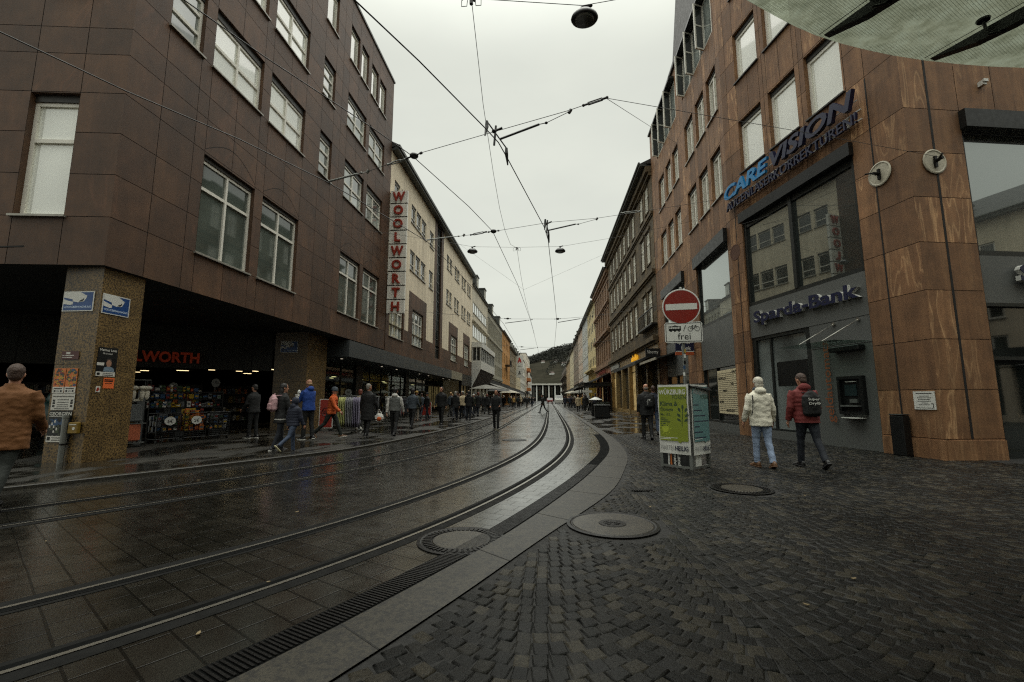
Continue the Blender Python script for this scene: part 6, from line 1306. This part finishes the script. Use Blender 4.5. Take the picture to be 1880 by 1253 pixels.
def vehicle(x, y, rz, W_, L, H_, col, lab, van, cat):
    t = thing(cat, lab, cat, (x, y, .02), rz); m = MB(); hood = .42 if not van else .8
    prof = [(0, .3), (0, H_ * .55), (L * .12, H_ * .6), (L * .26, H_), (L * .9, H_), (L, H_ * .62), (L, .3)] if not van else [(0, .3), (0, H_ * .5), (L * .08, H_ * .6), (L * .2, H_), (L, H_), (L, .3)]
    m.rings([[(s * W_ / 2 * (1 if z < H_ * .65 else .86), a, z) for a, z in prof] for s in (-1, 1)]); m.build('body', col, t)
    m = MB(); m.rings([[(s * W_ * .4, a, z) for a, z in ((L * .125 if not van else L * .085, H_ * .63), (L * .235 if not van else L * .18, H_ * .96))] for s in (-1, 1)], cap=False, close=False); q = [(v[0], v[1] - .02, v[2] + .01) for v in m.v]; m.v = q; m.build('windscreen', P_DARK, t)
    for s in (-1, 1): m = MB(); m.box(s * W_ * .36 - .12, s * W_ * .36 + .12, -.03, .02, .55, .72); m.build('headlight', M_WHITE, t)
    for s in (-1, 1):
        for yy in (L * .2, L * .8): m = MB(); m.lathe([(.31, -.1), (.31, .1)], (0, 0, 0), 16, 0, .5, Matrix.Translation((s * (W_ / 2 - .1), yy, .31)) @ Matrix.Rotation(P90, 4, 'Y')); m.build('wheel', M_BLACK, t)
    m = MB(); m.box(-.26, .26, -.02, .0, .38, .5); m.build('number_plate', M_WHITE, t)
vehicle(.55, 128, 0, 1.8, 4.2, 1.6, M('car_red', (120, 40, 38), .3), 'dark red car facing the viewer far up on the tram track', False, 'car')
vehicle(3.0, 120, 0, 2.0, 5, 2.3, M_WHITE, 'white van standing far up at the right kerb', True, 'van')
# ---------------------------------------------------------------- people
from mathutils import noise as NZ
def fabric(name, col, rough=.8, bump=.5, bs=26, var=.14, vs=7, sheen=0.): return M(name, col, rough, 0, var, vs, bump, bs)
SKIN = M('skin', (176, 128, 104), .5, 0, .06, 9); EYE = M('eye_dark', (30, 24, 22), .3); LIP = M('lip', (140, 82, 74), .5)
F = {k: fabric('cloth_' + k, c) for k, c in dict(black=(15, 16, 17), navy=(25, 30, 46), rust=(100, 61, 22), white=(216, 211, 194), darkred=(98, 29, 27), blue=(20, 58, 130), orange=(190, 84, 30), olive=(46, 48, 34), grey=(92, 94, 92), jeans=(54, 66, 86), lightjeans=(140, 156, 182), darkjeans=(22, 27, 36), green=(26, 31, 27), beige=(182, 166, 136), brown=(70, 54, 42), offwhite=(188, 188, 184), pink=(186, 148, 152), mustard=(164, 132, 70), slate=(60, 68, 76), wine=(84, 36, 40), teal=(36, 60, 64), taupe=(112, 102, 90)).items()}
HAIR = {k: M('hair_' + k, c, .6, 0, .3, 30, .6, 120) for k, c in dict(black=(24, 20, 18), brown=(62, 44, 34), grey=(128, 124, 116), silver=(190, 184, 170), blond=(164, 130, 88), red=(104, 50, 34)).items()}
SHOE = {k: M('shoe_' + k, c, .45, 0, .1, 8) for k, c in dict(black=(22, 22, 24), brown=(96, 66, 40), white=(200, 198, 190), sole=(206, 198, 160)).items()}
def solid(mb, name, mats, par, vox, smooth=3, wr=0., wf=9., pick=None):
    me = mb.data(name, mats); o = bpy.data.objects.new('tmp', me); COL.objects.link(o)
    r = o.modifiers.new('r', 'REMESH'); r.mode = 'VOXEL'; r.voxel_size = vox
    s = o.modifiers.new('s', 'SMOOTH'); s.iterations = smooth; s.factor = .5
    dg = bpy.context.evaluated_depsgraph_get(); dg.update()
    m2 = bpy.data.meshes.new_from_object(o.evaluated_get(dg)); bpy.data.objects.remove(o); bpy.data.meshes.remove(me)
    m2.name = name; m2.materials.clear()
    for m in (mats if isinstance(mats, (list, tuple)) else [mats]): m2.materials.append(m)
    if wr:
        nm = [v.normal.copy() for v in m2.vertices]
        for v, n in zip(m2.vertices, nm):
            q = Vector((v.co.x * wf, v.co.y * wf, v.co.z * wf * 1.5))
            v.co += n * wr * (NZ.noise(q) + .6 * abs(NZ.noise(q * 2.1)) - .2)
    if pick:
        for p in m2.polygons: p.material_index = pick(p.center)
    m2.polygons.foreach_set('use_smooth', [True] * len(m2.polygons)); m2.update()
    return put(name, m2, par)
def ringE(c, rx, ry, n=18, tilt=0.):
    return [Vector((c[0] + rx * math.cos(math.tau * j / n), c[1] + ry * math.sin(math.tau * j / n), c[2] + tilt * math.sin(math.tau * j / n))) for j in range(n)]

def person(label, loc, rz, h=1.75, legs=((18, 5), (-16, 18)), arms=((-12, 12), (14, 18)), lean=3, head=(0, 0), jacket='black', trousers='darkjeans', shoes='black', sole=None, hair='brown', style='short', hem=-.06, puff=0., girth=1., sleeves=None, hood=False, scarf=None, hat=None, stripe=None, vox=.014, group=None, abd=10, wr=.006, vest=None, skirt=1.):
    S = h / 1.75; t = thing('person', label, 'person', loc, rz, group)
    X = lambda a: math.sin(rad(a)); Y = lambda a: math.cos(rad(a))
    hips = {}; low = 9
    for s, (a, b) in zip((-1, 1), legs):
        hp = Vector((s * .088, 0, 0)); kn = hp + Vector((s * .005, .44 * X(a), -.44 * Y(a))); an = kn + Vector((0, .43 * X(a - b), -.43 * Y(a - b)))
        fp = max(-50, min(10, (a - b) * 1.0)) if (a - b) < -8 else max(0, (a - b)) * .5
        fv = Vector((s * .02, .20 * Y(fp), .20 * X(fp))); 
        z = min(an.z - .075, an.z + fv.z - .045); low = min(low, z); hips[s] = (hp, kn, an, fp)
    P = Vector((0, 0, -low))
    def up(tv, x=0, y=0): return P + Vector((x, tv * X(lean) + y * Y(lean), tv * Y(lean) - y * X(lean)))
    mats4 = Matrix.Scale(S, 4)
    def fin(mb): mb.v = [tuple(Vector(v) * S) for v in mb.v]; return mb
    # trousers
    m = MB()
    for s in (-1, 1):
        hp, kn, an, fp = hips[s]; g = girth
        m.tube([P + hp + Vector((0, 0, .06)), P + hp * .98 + (kn - hp) * .35, P + kn, P + kn + (an - kn) * .45, P + an + Vector((0, 0, .0))], [.092 * g, .088 * g, .066, .062, .060], 12)
    m.rings([ringE(P + Vector((0, 0, -.1)), .15 * g, .10 * g), ringE(P + Vector((0, 0, 0)), .172 * g, .118 * g), ringE(P + Vector((0, 0, .12)), .155 * g, .105 * g)])
    solid(fin(m), 'trousers', F[trousers], t, vox, 2, wr * .8, 8)
    # shoes
    for s in (-1, 1):
        hp, kn, an, fp = hips[s]; a = P + an; M4 = Matrix.Translation(a) @ Matrix.Rotation(rad(fp), 4, 'X') @ Matrix.Rotation(rad(-8 * s), 4, 'Z')
        m = MB(); rows = []
        for y, w_, z1 in ((-.085, .022, -.02), (-.07, .036, .03), (0, .042, .035), (.08, .045, -.005), (.14, .045, -.026), (.185, .034, -.04), (.2, .012, -.052)):
            rows.append([M4 @ Vector((w_ * q[0], y, -.07 + (z1 + .07) * q[1])) for q in ((-1, 0), (1, 0), (1.02, .35), (.8, .8), (.4, 1), (-.4, 1), (-.8, .8), (-1.02, .35))])
        m.rings(rows, 0); off = len(m.v)
        rows = []
        for y, w_ in ((-.09, .03), (-.06, .042), (.0, .045), (.1, .05), (.17, .044), (.205, .018)): rows.append([M4 @ Vector((w_ * q, y, z)) for q, z in ((-1, -.078), (1, -.078), (1, -.058), (-1, -.058))])
        m.rings(rows, 1); fin(m); m.build('shoe', [SHOE[shoes], SHOE[sole or 'black']], t, smooth=True)
    # coat
    m = MB(); rows = []; n = 26 if puff else 14
    prof = [(-.5, .20, .15), (-.35, .2, .15), (-.12, .195, .142), (0, .19, .135), (.12, .178, .128), (.28, .195, .135), (.40, .205, .132), (.46, .19, .115), (.50, .13, .092), (.54, .078, .078), (.57, .07, .074)]
    def prf(v):
        for (a, b, c), (d, e, f) in zip(prof, prof[1:]):
            if v <= d: k = max(0, min(1, (v - a) / (d - a))); return b + (e - b) * k, c + (f - c) * k
        return prof[-1][1:]
    for k in range(n + 1):
        v = hem + (.57 - hem) * k / n; a, b = prf(v); q = 1 + (puff * (abs(math.sin(math.pi * v / .085)) - .4) if v < .47 else 0)
        sk = 1 + (skirt - 1) * max(0, -v) * 2.2
        rows.append([p for p in ringE(up(v), a * girth * q * sk, b * girth * q * sk)])
    m.rings(rows)
    hands = []
    for s, (a, e) in zip((-1, 1), arms):
        sh = up(.445, s * .175 * girth); d1 = Vector((s * X(abd), X(a) * Y(abd), -Y(a) * Y(abd))); el = sh + d1 * .29
        d2 = Vector((s * X(abd) * (.3 if e < 40 else -.5), X(a + e), -Y(a + e))).normalized(); wr_ = el + d2 * .25
        rr = [.072, .066, .055, .056, .050, .046]
        ps_ = [sh + Vector((-s * .03, 0, .01)), sh + d1 * .08, sh + d1 * .2, el, el + d2 * .12, wr_]
        if puff: rr = [r * 1.16 for r in rr]
        m.tube(ps_, [r * (.8 + .2 * girth) for r in rr], 12); hands.append((wr_, d2, s))
    if hood: m.ell(up(.53, 0, -.085), (.115, .07, .085), 14, 8)
    if hood == 'up': m.ell(up(.69, 0, -.012), (.108, .125, .138), 16, 10)
    jm = [F[jacket]]; pk = None
    if sleeves or stripe or vest:
        jm = [F[jacket], F[sleeves or stripe or 'offwhite']]
        if sleeves: pk = lambda c: 1 if abs(c.x / S) > .185 * girth or (c.z / S > P.z + .475) else 0
        if stripe: pk = lambda c: 1 if abs(c.z / S - (P.z + hem + .10)) < .014 else 0
    solid(fin(m), 'jacket', jm, t, vox, 2, wr, 9 if not puff else 13, pk)
    # body: head, neck, torso core, hands with fingers
    m = MB(); H = up(.69); hy, hp_ = head
    HM = Matrix.Translation(H) @ Matrix.Rotation(rad(-lean * .5), 4, 'X') @ Matrix.Rotation(rad(hy), 4, 'Z') @ Matrix.Rotation(rad(hp_), 4, 'X')
    rows = []
    for z, rx, ry, cy in ((-.125, .022, .03, .05), (-.11, .042, .055, .03), (-.075, .058, .075, .012), (-.03, .068, .088, .002), (.02, .074, .096, -.004), (.06, .072, .094, -.008), (.09, .058, .078, -.01), (.112, .034, .046, -.01), (.12, .01, .012, -.01)):
        rows.append([HM @ p for p in ringE((0, cy, z), rx, ry, 16)])
    m.rings(rows); m.ell((0, .096, -.018), (.013, .02, .026), 8, 6, 0, .5, HM); m.ell((0, .085, -.068), (.024, .012, .012), 8, 6, 0, .5, HM); m.ell((0, .07, -.1), (.028, .022, .02), 8, 6, 0, .5, HM)
    for s in (-1, 1): m.ell((s * .075, -.008, -.008), (.012, .022, .034), 8, 6, 0, .5, HM)
    m.tube([up(.44), up(.53), HM @ Vector((0, -.015, -.05))], [.075, .054, .05], 12)
    m.tube([P + Vector((0, 0, .02)), up(.2), up(.44)], [.1, .1, .11], 12)
    for s in (-1, 1): m.tube([P + hips[s][0], P + hips[s][1], P + hips[s][2] + Vector((0, 0, .02))], [.07, .045, .035], 10)
    for (w_, d, s), (a, e) in zip(hands, arms):
        sh = up(.445, s * .165); m.tube([sh, w_ - d * .25, w_], [.04, .034, .028], 8)
        sd = Vector((0, 1, 0)) - d * d.y; sd.normalize(); nm = d.cross(sd)
        m.tube([up(.42, s * .1), sh], [.05, .045], 8)
        pm = w_ + d * .05; m.tube([w_, w_ + d * .03, w_ + d * .085], [.026, .036, .034], 10, 0, .5, .55)
        for k in range(4):
            b = w_ + d * .08 + sd * (-.027 + k * .018); L = (.062, .074, .07, .055)[k]; cu = nm * (-s) * .02
            m.tube([b, b + d * L * .5 + cu * .4, b + d * L + cu * 1.6], [.0092, .0086, .007], 6)
        b = w_ + d * .03 + sd * .03; m.tube([b, b + sd * .022 + d * .03, b + sd * .022 + d * .06], [.011, .010, .008], 6)
    HI = HM.inverted()
    def face(c):
        q = HI @ (c / S)
        if q.y > .06 and abs(q.z - .012) < .009 and abs(abs(q.x) - .03) < .014: return 1
        if q.y > .06 and abs(q.z + .068) < .006 and abs(q.x) < .024: return 2
        return 0
    solid(fin(m), 'body', [SKIN, EYE, LIP], t, min(vox, .0105) if vox < .02 else vox, 1, 0, 1, face)
    # hair / hat
    m = MB()
    if hat:
        m.ell((0, -.008, .055), (.088, .11, .095), 16, 9, 0, .5, HM); m.lathe([(.088, .0), (.094, .02), (.09, .045)], (0, 0, 0), 16, 0, .5, HM @ Matrix.Diagonal((1, 1.2, 1, 1)))
        solid(fin(m), 'hat', F[hat], t, vox * .8, 1, .003, 30)
        m = MB()
    if style == 'short' and not hat: m.ell((0, -.022, .035), (.083, .098, .1), 16, 9, 0, .5, HM); m.ell((0, -.05, -.02), (.07, .06, .075), 12, 8, 0, .5, HM)
    if style == 'bob': m.ell((0, -.02, .03), (.09, .104, .105), 16, 9, 0, .5, HM); m.ell((0, -.045, -.04), (.088, .07, .09), 12, 8, 0, .5, HM)
    if style == 'long': m.ell((0, -.02, .03), (.088, .104, .104), 16, 9, 0, .5, HM); m.ell((0, -.06, -.08), (.088, .06, .15), 12, 8, 0, .5, HM); m.ell((0, -.085, -.2), (.085, .045, .13), 12, 8, 0, .5, HM)
    if style == 'bald': m.ell((0, -.045, -.02), (.074, .06, .055), 12, 8, 0, .5, HM)
    if style != 'none' and not (hat and style == 'short') and m.v: solid(fin(m), 'hair', HAIR[hair], t, vox * .8, 1, .005, 40)
    if scarf: m = MB(); m.lathe([(.09, -.05), (.105, -.01), (.1, .04), (.085, .06)], tuple(up(.55)), 16); m.ell(tuple(up(.5, .02, .09)), (.05, .03, .09)); solid(fin(m), 'scarf', F[scarf], t, vox * .8, 1, .006, 18)
    t['_P'] = P.z * S; del t['_P']
    return t, P * S, S
def backpack(loc, rz, col, lab, W_=.3, H_=.44, D_=.16, logo=None, pocket=True, tilt=0):
    t = thing('backpack', lab, 'backpack', loc, rz); m = MB()
    m.ell((0, 0, 0), (W_ / 2, D_ / 2, H_ / 2), 16, 10); m.rbox(-W_ * .46, W_ * .46, -D_ * .42, D_ * .42, -H_ * .48, H_ * .36, .05); solid(m, 'bag_body', F[col], t, .014, 3, .006, 12)
    if pocket: m = MB(); m.rbox(-W_ * .36, W_ * .36, -D_ * .62, -D_ * .3, -H_ * .42, H_ * .02, .03); solid(m, 'front_pocket', F[col], t, .012, 2, .003, 12)
    for s in (-1, 1): m = MB(); m.tube([(s * W_ * .25, D_ * .3, H_ * .42), (s * W_ * .3, D_ * .95, H_ * .44), (s * W_ * .34, D_ * 1.9, H_ * .2)], .02, 6, 0, .5, .4); m.build('strap', F[col], t)
    m = MB(); m.tube([(-.03, .02, H_ * .47), (-.02, .02, H_ * .54), (.02, .02, H_ * .54), (.03, .02, H_ * .47)], .008, 5); m.build('top_loop', F[col], t)
    if logo: m = MB(); logo(m); m.build('logo_print', M_WHITE, t)
    return t
def off(loc, rz, x, y, z): return (loc[0] + math.cos(rz) * x - math.sin(rz) * y, loc[1] + math.sin(rz) * x + math.cos(rz) * y, loc[2] + z)
G = .012; L_ = .05
# right pavement, near
person('woman in an off white parka with pale jeans and silver hair, walking away', (4.08, 9.0, G), rad(4), 1.70, ((6, 3), (-6, 10)), ((-4, 26), (-2, 22)), 2, (6, 2), 'white', 'lightjeans', 'brown', 'brown', 'silver', 'bob', -.16, 0, 1.12, hood=True, scarf='slate', vox=.012, wr=.011, abd=14)
st_ = thing('shoulder_strap', 'black bag strap running across the back of the off white parka', 'bag strap', (4.08, 9.0, G), rad(4)); m = MB(); m.tube([(-.165, -.07, 1.36), (-.19, -.125, 1.22), (-.225, -.16, 1.06), (-.23, -.12, .98)], .017, 6, 0, .5, .4); m.build('strap', F['black'], st_)
person('man in a dark red padded jacket and navy trousers, walking away beside the parka', (4.95, 9.05, G), rad(2), 1.78, ((10, 4), (-14, 16)), ((-6, 20), (4, 24)), 7, (10, -14), 'darkred', 'darkjeans', 'black', None, 'brown', 'short', -.12, .07, 1.14, hood=True, vox=.012, wr=.006, abd=14)
def sd_logo(m): lay(m, 'Super', -.115, .05, .06, -.102, 0, .21, .012, .002); lay(m, 'Dry®', -.105, -.03, .065, -.102, 0, .21, .012, .002)
backpack(off((4.95, 9.05, G), rad(2), .02, -.21 + .05, 1.2), rad(2), 'black', 'black backpack with white lettering on the back of the dark red jacket', .36, .5, .17, sd_logo, False)
person('bald topped man in a black coat walking away left of the poster stand', (3.18, 14.8, G), rad(0), 1.76, ((8, 4), (-8, 12)), ((-6, 20), (6, 20)), 2, (0, 0), 'black', 'black', 'black', None, 'grey', 'bald', -.2, 0, 1.15, vox=.016)
def wl(m): m.box(-.025, .025, -.1, -.096, .02, .06); m.box(-.06, -.05, -.1, -.096, -.12, .05)
backpack(off((3.18, 14.8, G), 0, .04, -.19, 1.22), 0, 'black', 'black backpack with a small white mark on the bald topped man', .32, .46, .16, wl)
person('man in dark coat and jeans half hidden behind the poster stand', (3.9, 16.9, G), rad(-4), 1.76, ((10, 4), (-6, 10)), ((-8, 14), (8, 16)), 2, (0, 0), 'navy', 'jeans', 'black', None, 'brown', 'short', -.1, 0, 1.05, vox=.018)
# left pavement, near
person('man in a rust brown quilted jacket at the left edge of the picture', (-6.56, 4.95, .0), rad(28), 1.72, ((12, 6), (-14, 14)), ((-8, 20), (6, 42)), 4, (16, 0), 'rust', 'green', 'black', None, 'brown', 'short', -.24, .03, 1.2, vox=.012, wr=.008, abd=9)
person('woman with long dark hair in a black coat with a pale hem stripe', (-6.68, 10.75, L_ * 0), rad(-38), 1.68, ((7, 3), (-7, 10)), ((10, 50), (16, 40)), 3, (-8, 0), 'black', 'darkjeans', 'black', 'white', 'black', 'long', -.22, 0, 1.06, stripe='offwhite', vox=.013, abd=9)
backpack(off((-6.68, 10.75, 0), rad(-38), -.02, -.2, 1.2), rad(-38), 'pink', 'pale pink backpack worn by the woman with long dark hair', .3, .44, .18)
person('child in a navy quilted jacket with the hood up and yellow soled shoes', (-6.2, 10.5, 0), rad(-25), 1.34, ((10, 6), (-24, 28)), ((-8, 16), (10, 14)), 3, (0, 0), 'navy', 'jeans', 'black', 'sole', 'brown', 'none', -.1, .09, 1.18, hood='up', vox=.012, abd=10)
person('tall balding man in a bright blue jacket facing the woman with the pink backpack', (-7.5, 13.5, L_), rad(70), 1.86, ((5, 3), (-4, 6)), ((20, 70), (24, 66)), 4, (0, -8), 'blue', 'black', 'black', 'white', 'blond', 'bald', -.1, 0, 1.08, hood=True, vox=.013, abd=8)
hb = thing('paper_bag', 'crumpled white paper bag held up by the man in bright blue', 'bag', off((-7.5, 13.5, L_), rad(70), 0, .46, 1.16), rad(70)); m = MB(); m.prism([(-.1, 0), (.1, .02), (.12, .22), (.04, .26), (-.02, .2), (-.11, .24)], -.04, .05); m.ell((0, 0, .3), (.06, .05, .09)); solid(m, 'bag_body', M_WHITE, hb, .012, 1, .01, 20)
person('walker in a bright orange jacket and blue grey knitted cap striding to the right', (-7.05, 14.1, L_), rad(-78), 1.68, ((26, 8), (-24, 22)), ((-14, 30), (22, 22)), 6, (-6, -4), 'orange', 'green', 'brown', 'white', 'brown', 'short', -.1, .05, 1.08, hat='slate', vox=.013, wr=.01)
person('broad man in a long black coat seen from behind with a plastic bag', (-6.25, 15.1, 0), rad(-12), 1.82, ((6, 3), (-6, 8)), ((-4, 12), (10, 24)), 2, (-20, 0), 'black', 'black', 'black', None, 'grey', 'short', -.4, 0, 1.16, vox=.015, abd=10)
pbg = thing('plastic_bag', 'white plastic bag with orange goods carried by the man in the long black coat', 'bag', (-5.86, 15.2, .52), 0); m = MB(); m.ell((0, 0, .12), (.17, .12, .17), 14, 10); m.tube([(-.08, 0, .26), (0, 0, .42), (.08, 0, .26)], .02, 6); solid(m, 'bag_body', F['offwhite'], pbg, .012, 1, .02, 16); m = MB(); m.ell((.03, -.1, .1), (.09, .04, .07)); m.build('orange_goods', F['orange'], pbg, smooth=True)
person('man in a grey body warmer over pale sleeves walking away beside the kerb', (-5.32, 15.2, 0), rad(4), 1.68, ((10, 4), (-12, 16)), ((-10, 10), (12, 12)), 2, (0, 0), 'grey', 'black', 'black', None, 'black', 'short', -.02, 0, 1.05, sleeves='offwhite', hood=True, vox=.013, abd=14)
person('person in dark jacket with white cuffs walking just beyond the body warmer', (-5.75, 18.6, L_), rad(-8), 1.68, ((10, 4), (-10, 14)), ((-12, 30), (14, 30)), 2, (0, 0), 'slate', 'black', 'black', None, 'black', 'bob', -.08, 0, 1.05, vox=.018)
person('red haired woman with a beige bag beside the clothes rails', (-7.75, 17.9, L_), rad(20), 1.64, ((6, 3), (-6, 8)), ((16, 40), (20, 50)), 6, (0, -6), 'black', 'black', 'white', 'white', 'red', 'bob', -.1, 0, 1.05, vox=.016)
backpack(off((-7.75, 17.9, L_), rad(20), 0, -.19, 1.18), rad(20), 'beige', 'beige rucksack on the red haired woman beside the clothes rails', .34, .4, .2)
person('person in an olive coat and mustard cap looking into the store', (-7.55, 25.2, L_), rad(15), 1.7, ((5, 3), (-5, 6)), ((6, 30), (8, 30)), 2, (0, 0), 'olive', 'taupe', 'brown', None, 'brown', 'short', -.22, 0, 1.1, hat='mustard', vox=.018)
person('tall man all in black walking towards the viewer near the kerb', (-5.25, 21.7, L_), rad(172), 1.83, ((10, 4), (-10, 14)), ((-8, 16), (8, 16)), 2, (0, 0), 'black', 'black', 'black', None, 'black', 'short', -.14, 0, 1.1, vox=.016)
person('person in black standing at the store entrance in white soled shoes', (-9.55, 13.85, L_), rad(80), 1.72, ((4, 2), (-3, 4)), ((8, 40), (10, 60)), 3, (0, -10), 'black', 'black', 'black', 'white', 'black', 'short', -.12, 0, 1.1, vox=.016)
person('man in black jacket walking alone on the tram lane towards the viewer', (-2.2, 18.9, 0), rad(178), 1.68, ((7, 3), (-7, 10)), ((14, 60), (12, 56)), 2, (0, 0), 'black', 'black', 'black', 'sole', 'black', 'short', -.1, 0, 1.02, vox=.014)
person('person in dark clothes crossing the tram lane far up the street', (-.47, 41.6, 0), rad(70), 1.72, ((22, 6), (-18, 18)), ((-14, 16), (16, 20)), 4, (0, 0), 'black', 'black', 'black', None, 'black', 'short', -.12, 0, 1.08, vox=.02)
person('woman in a pale beige coat on the right pavement before the cafe shelter', (3.1, 46.5, G), rad(176), 1.7, ((8, 4), (-8, 10)), ((-6, 14), (6, 14)), 2, (0, 0), 'beige', 'black', 'black', None, 'blond', 'bob', -.38, 0, 1.06, vox=.02)
person('person in a long dark coat right of the woman in the beige coat', (3.75, 46, G), rad(10), 1.74, ((6, 3), (-6, 8)), ((-6, 14), (6, 14)), 2, (0, 0), 'black', 'black', 'white', None, 'brown', 'bob', -.42, 0, 1.1, vox=.02)
person('person in a dark jacket close to the street box on the right pavement', (4.15, 39.5, G), rad(30), 1.76, ((8, 4), (-8, 10)), ((-8, 14), (8, 20)), 2, (0, 0), 'navy', 'black', 'white', None, 'black', 'short', -.12, 0, 1.08, vox=.02)
# the crowd farther up
protos = []
for k, (lg, ar, st2, hm, hd, ht) in enumerate([(((16, 5), (-16, 18)), ((-12, 14), (14, 18)), 'short', -.1, False, None), (((8, 4), (-10, 12)), ((10, 30), (-6, 16)), 'bob', -.34, False, None), (((4, 2), (-3, 4)), ((6, 60), (8, 40)), 'short', -.12, 'up', None), (((-18, 20), (18, 5)), ((16, 14), (-14, 14)), 'long', -.2, True, None), (((10, 4), (-8, 10)), ((-8, 14), (10, 16)), 'short', -.18, False, 'slate')]):
    t, P_, S_ = person('pedestrian in winter clothes in the distant crowd on the left pavement', (-6, 30 + k, L_), 0, 1.72, lg, ar, 2, (0, 0), 'black', 'darkjeans', 'black', None, 'brown', st2, hm, 0, 1.06, hood=hd, hat=ht, vox=.028, group='pedestrians in the left crowd', wr=.004); protos.append(t)
RC = random.Random(31); JC = ['black'] * 16 + ['navy', 'slate', 'olive', 'grey', 'brown', 'wine', 'taupe', 'beige', 'teal', 'mustard', 'offwhite']; TC_ = ['black', 'black', 'black', 'darkjeans', 'darkjeans', 'darkjeans', 'jeans', 'brown', 'grey', 'taupe']
spots = []
def spot(x0, x1, y0, y1):
    for _ in range(60):
        x, y = RC.uniform(x0, x1), y0 + (y1 - y0) * RC.random() ** 1.4
        if all((x - a) ** 2 + (y - b) ** 2 > .55 for a, b in spots): spots.append((x, y)); return x, y
    return None
def recolour(o):
    for c in o.children:
        key = c.name.split('.')[0]; mt = {'jacket': F[RC.choice(JC)], 'trousers': F[RC.choice(TC_)], 'hair': HAIR[RC.choice(list(HAIR))], 'hat': F[RC.choice(['slate', 'mustard', 'wine', 'black', 'offwhite'])]}.get(key)
        if mt: c.material_slots[0].link = 'OBJECT'; c.material_slots[0].material = mt
def crowd(n, x0, x1, y0, y1, z, lab, grp):
    for k in range(n):
        s = spot(x0, x1, y0, y1)
        if not s: continue
        away = RC.random() < .5; o = protos[RC.randrange(5)] if k >= 5 or z != L_ or grp != 'pedestrians in the left crowd' else protos[k]
        rzz = rad((0 if away else 180) + RC.gauss(0, 25)); p = dup(o, (s[0], s[1], z), rzz, lab, grp); q = RC.uniform(.94, 1.05); p.scale = (q, q, q); recolour(p)
crowd(46, -8.2, -4.5, 26, 75, L_, 'pedestrian in winter clothes in the distant crowd on the left pavement', 'pedestrians in the left crowd')
crowd(34, -8.2, -4.3, 70, 150, L_, 'pedestrian in winter clothes in the distant crowd on the left pavement', 'pedestrians in the left crowd')
crowd(30, 2.7, 6.0, 50, 130, G, 'small distant pedestrian on the right pavement beyond the cafe shelter', 'pedestrians far up the right pavement')
crowd(5, -3.6, -1.2, 60, 120, 0, 'tiny distant pedestrian out on the tram lane', 'pedestrians far up on the tram lane')
for k, p in enumerate(protos):
    s = spot(-8, -4.6, 30, 70); p.location = (s[0], s[1], L_); recolour(p)
# ---------------------------------------------------------------- air, light, camera
w = bpy.data.worlds.new('World'); SC.world = w; w.use_nodes = True
nt = w.node_tree; bg = nt.nodes['Background']
sk = nt.nodes.new('ShaderNodeTexSky'); sk.sky_type = 'NISHITA'; sk.sun_disc = False; sk.sun_elevation = rad(76); sk.sun_rotation = rad(2)
tc = nt.nodes.new('ShaderNodeTexCoord'); mp = nt.nodes.new('ShaderNodeMapping'); mp.inputs['Scale'].default_value = (1, 1, 2.6)
no = nt.nodes.new('ShaderNodeTexNoise'); no.inputs['Scale'].default_value = 2.2; no.inputs['Detail'].default_value = 5; no.inputs['Roughness'].default_value = .5
rp = nt.nodes.new('ShaderNodeValToRGB'); rp.color_ramp.elements[0].position = .3; rp.color_ramp.elements[1].position = .7
rp.color_ramp.elements[0].color = (6.75, 6.95, 6.2, 1); rp.color_ramp.elements[1].color = (7.7, 7.9, 6.95, 1)
mx = nt.nodes.new('ShaderNodeMix'); mx.data_type = 'RGBA'; mx.inputs[0].default_value = .94
nt.links.new(tc.outputs['Generated'], mp.inputs['Vector']); nt.links.new(mp.outputs[0], no.inputs['Vector']); nt.links.new(no.outputs['Fac'], rp.inputs['Fac'])
nt.links.new(sk.outputs[0], mx.inputs[6]); nt.links.new(rp.outputs[0], mx.inputs[7]); sx = nt.nodes.new('ShaderNodeSeparateXYZ'); nt.links.new(tc.outputs['Generated'], sx.inputs[0])
zr = nt.nodes.new('ShaderNodeMapRange'); zr.interpolation_type = 'SMOOTHSTEP'; zr.inputs[1].default_value = .62; zr.inputs[2].default_value = 1.; zr.inputs[3].default_value = 1.; zr.inputs[4].default_value = 3.7
nt.links.new(sx.outputs[2], zr.inputs[0]); vm = nt.nodes.new('ShaderNodeVectorMath'); vm.operation = 'SCALE'
nt.links.new(mx.outputs[2], vm.inputs[0]); nt.links.new(zr.outputs[0], vm.inputs['Scale']); nt.links.new(vm.outputs[0], bg.inputs['Color'])
bg.inputs['Strength'].default_value = .105
sun = bpy.data.lights.new('sun', 'SUN'); sun.energy = 1.5; sun.angle = rad(90); sun.color = (1, .97, .92)
so = bpy.data.objects.new('sun', sun); COL.objects.link(so); so.rotation_euler = (rad(14), 0, rad(178))
cam = bpy.data.cameras.new('camera'); co = bpy.data.objects.new('camera', cam); COL.objects.link(co); SC.camera = co
cam.sensor_width = 36; cam.lens = 36 * 812 / 1880; cam.clip_end = 4000; cam.clip_start = .05
p_ = math.atan(106.5 / 812); yw = math.atan(66 / math.hypot(812, 106.5))
co.location = (0, 0, 1.3); co.rotation_euler = (math.pi / 2 + p_, 0, yw)
SC.view_settings.view_transform = 'Standard'; SC.view_settings.look = 'None'; SC.view_settings.exposure = 0; SC.view_settings.gamma = 1
SC.cycles.use_denoising = False; SC.cycles.filter_width = 1.2; SC.cycles.max_bounces = 6; SC.cycles.transparent_max_bounces = 12; SC.cycles.caustics_reflective = False; SC.cycles.caustics_refractive = False
SC.cycles.sample_clamp_indirect = 4
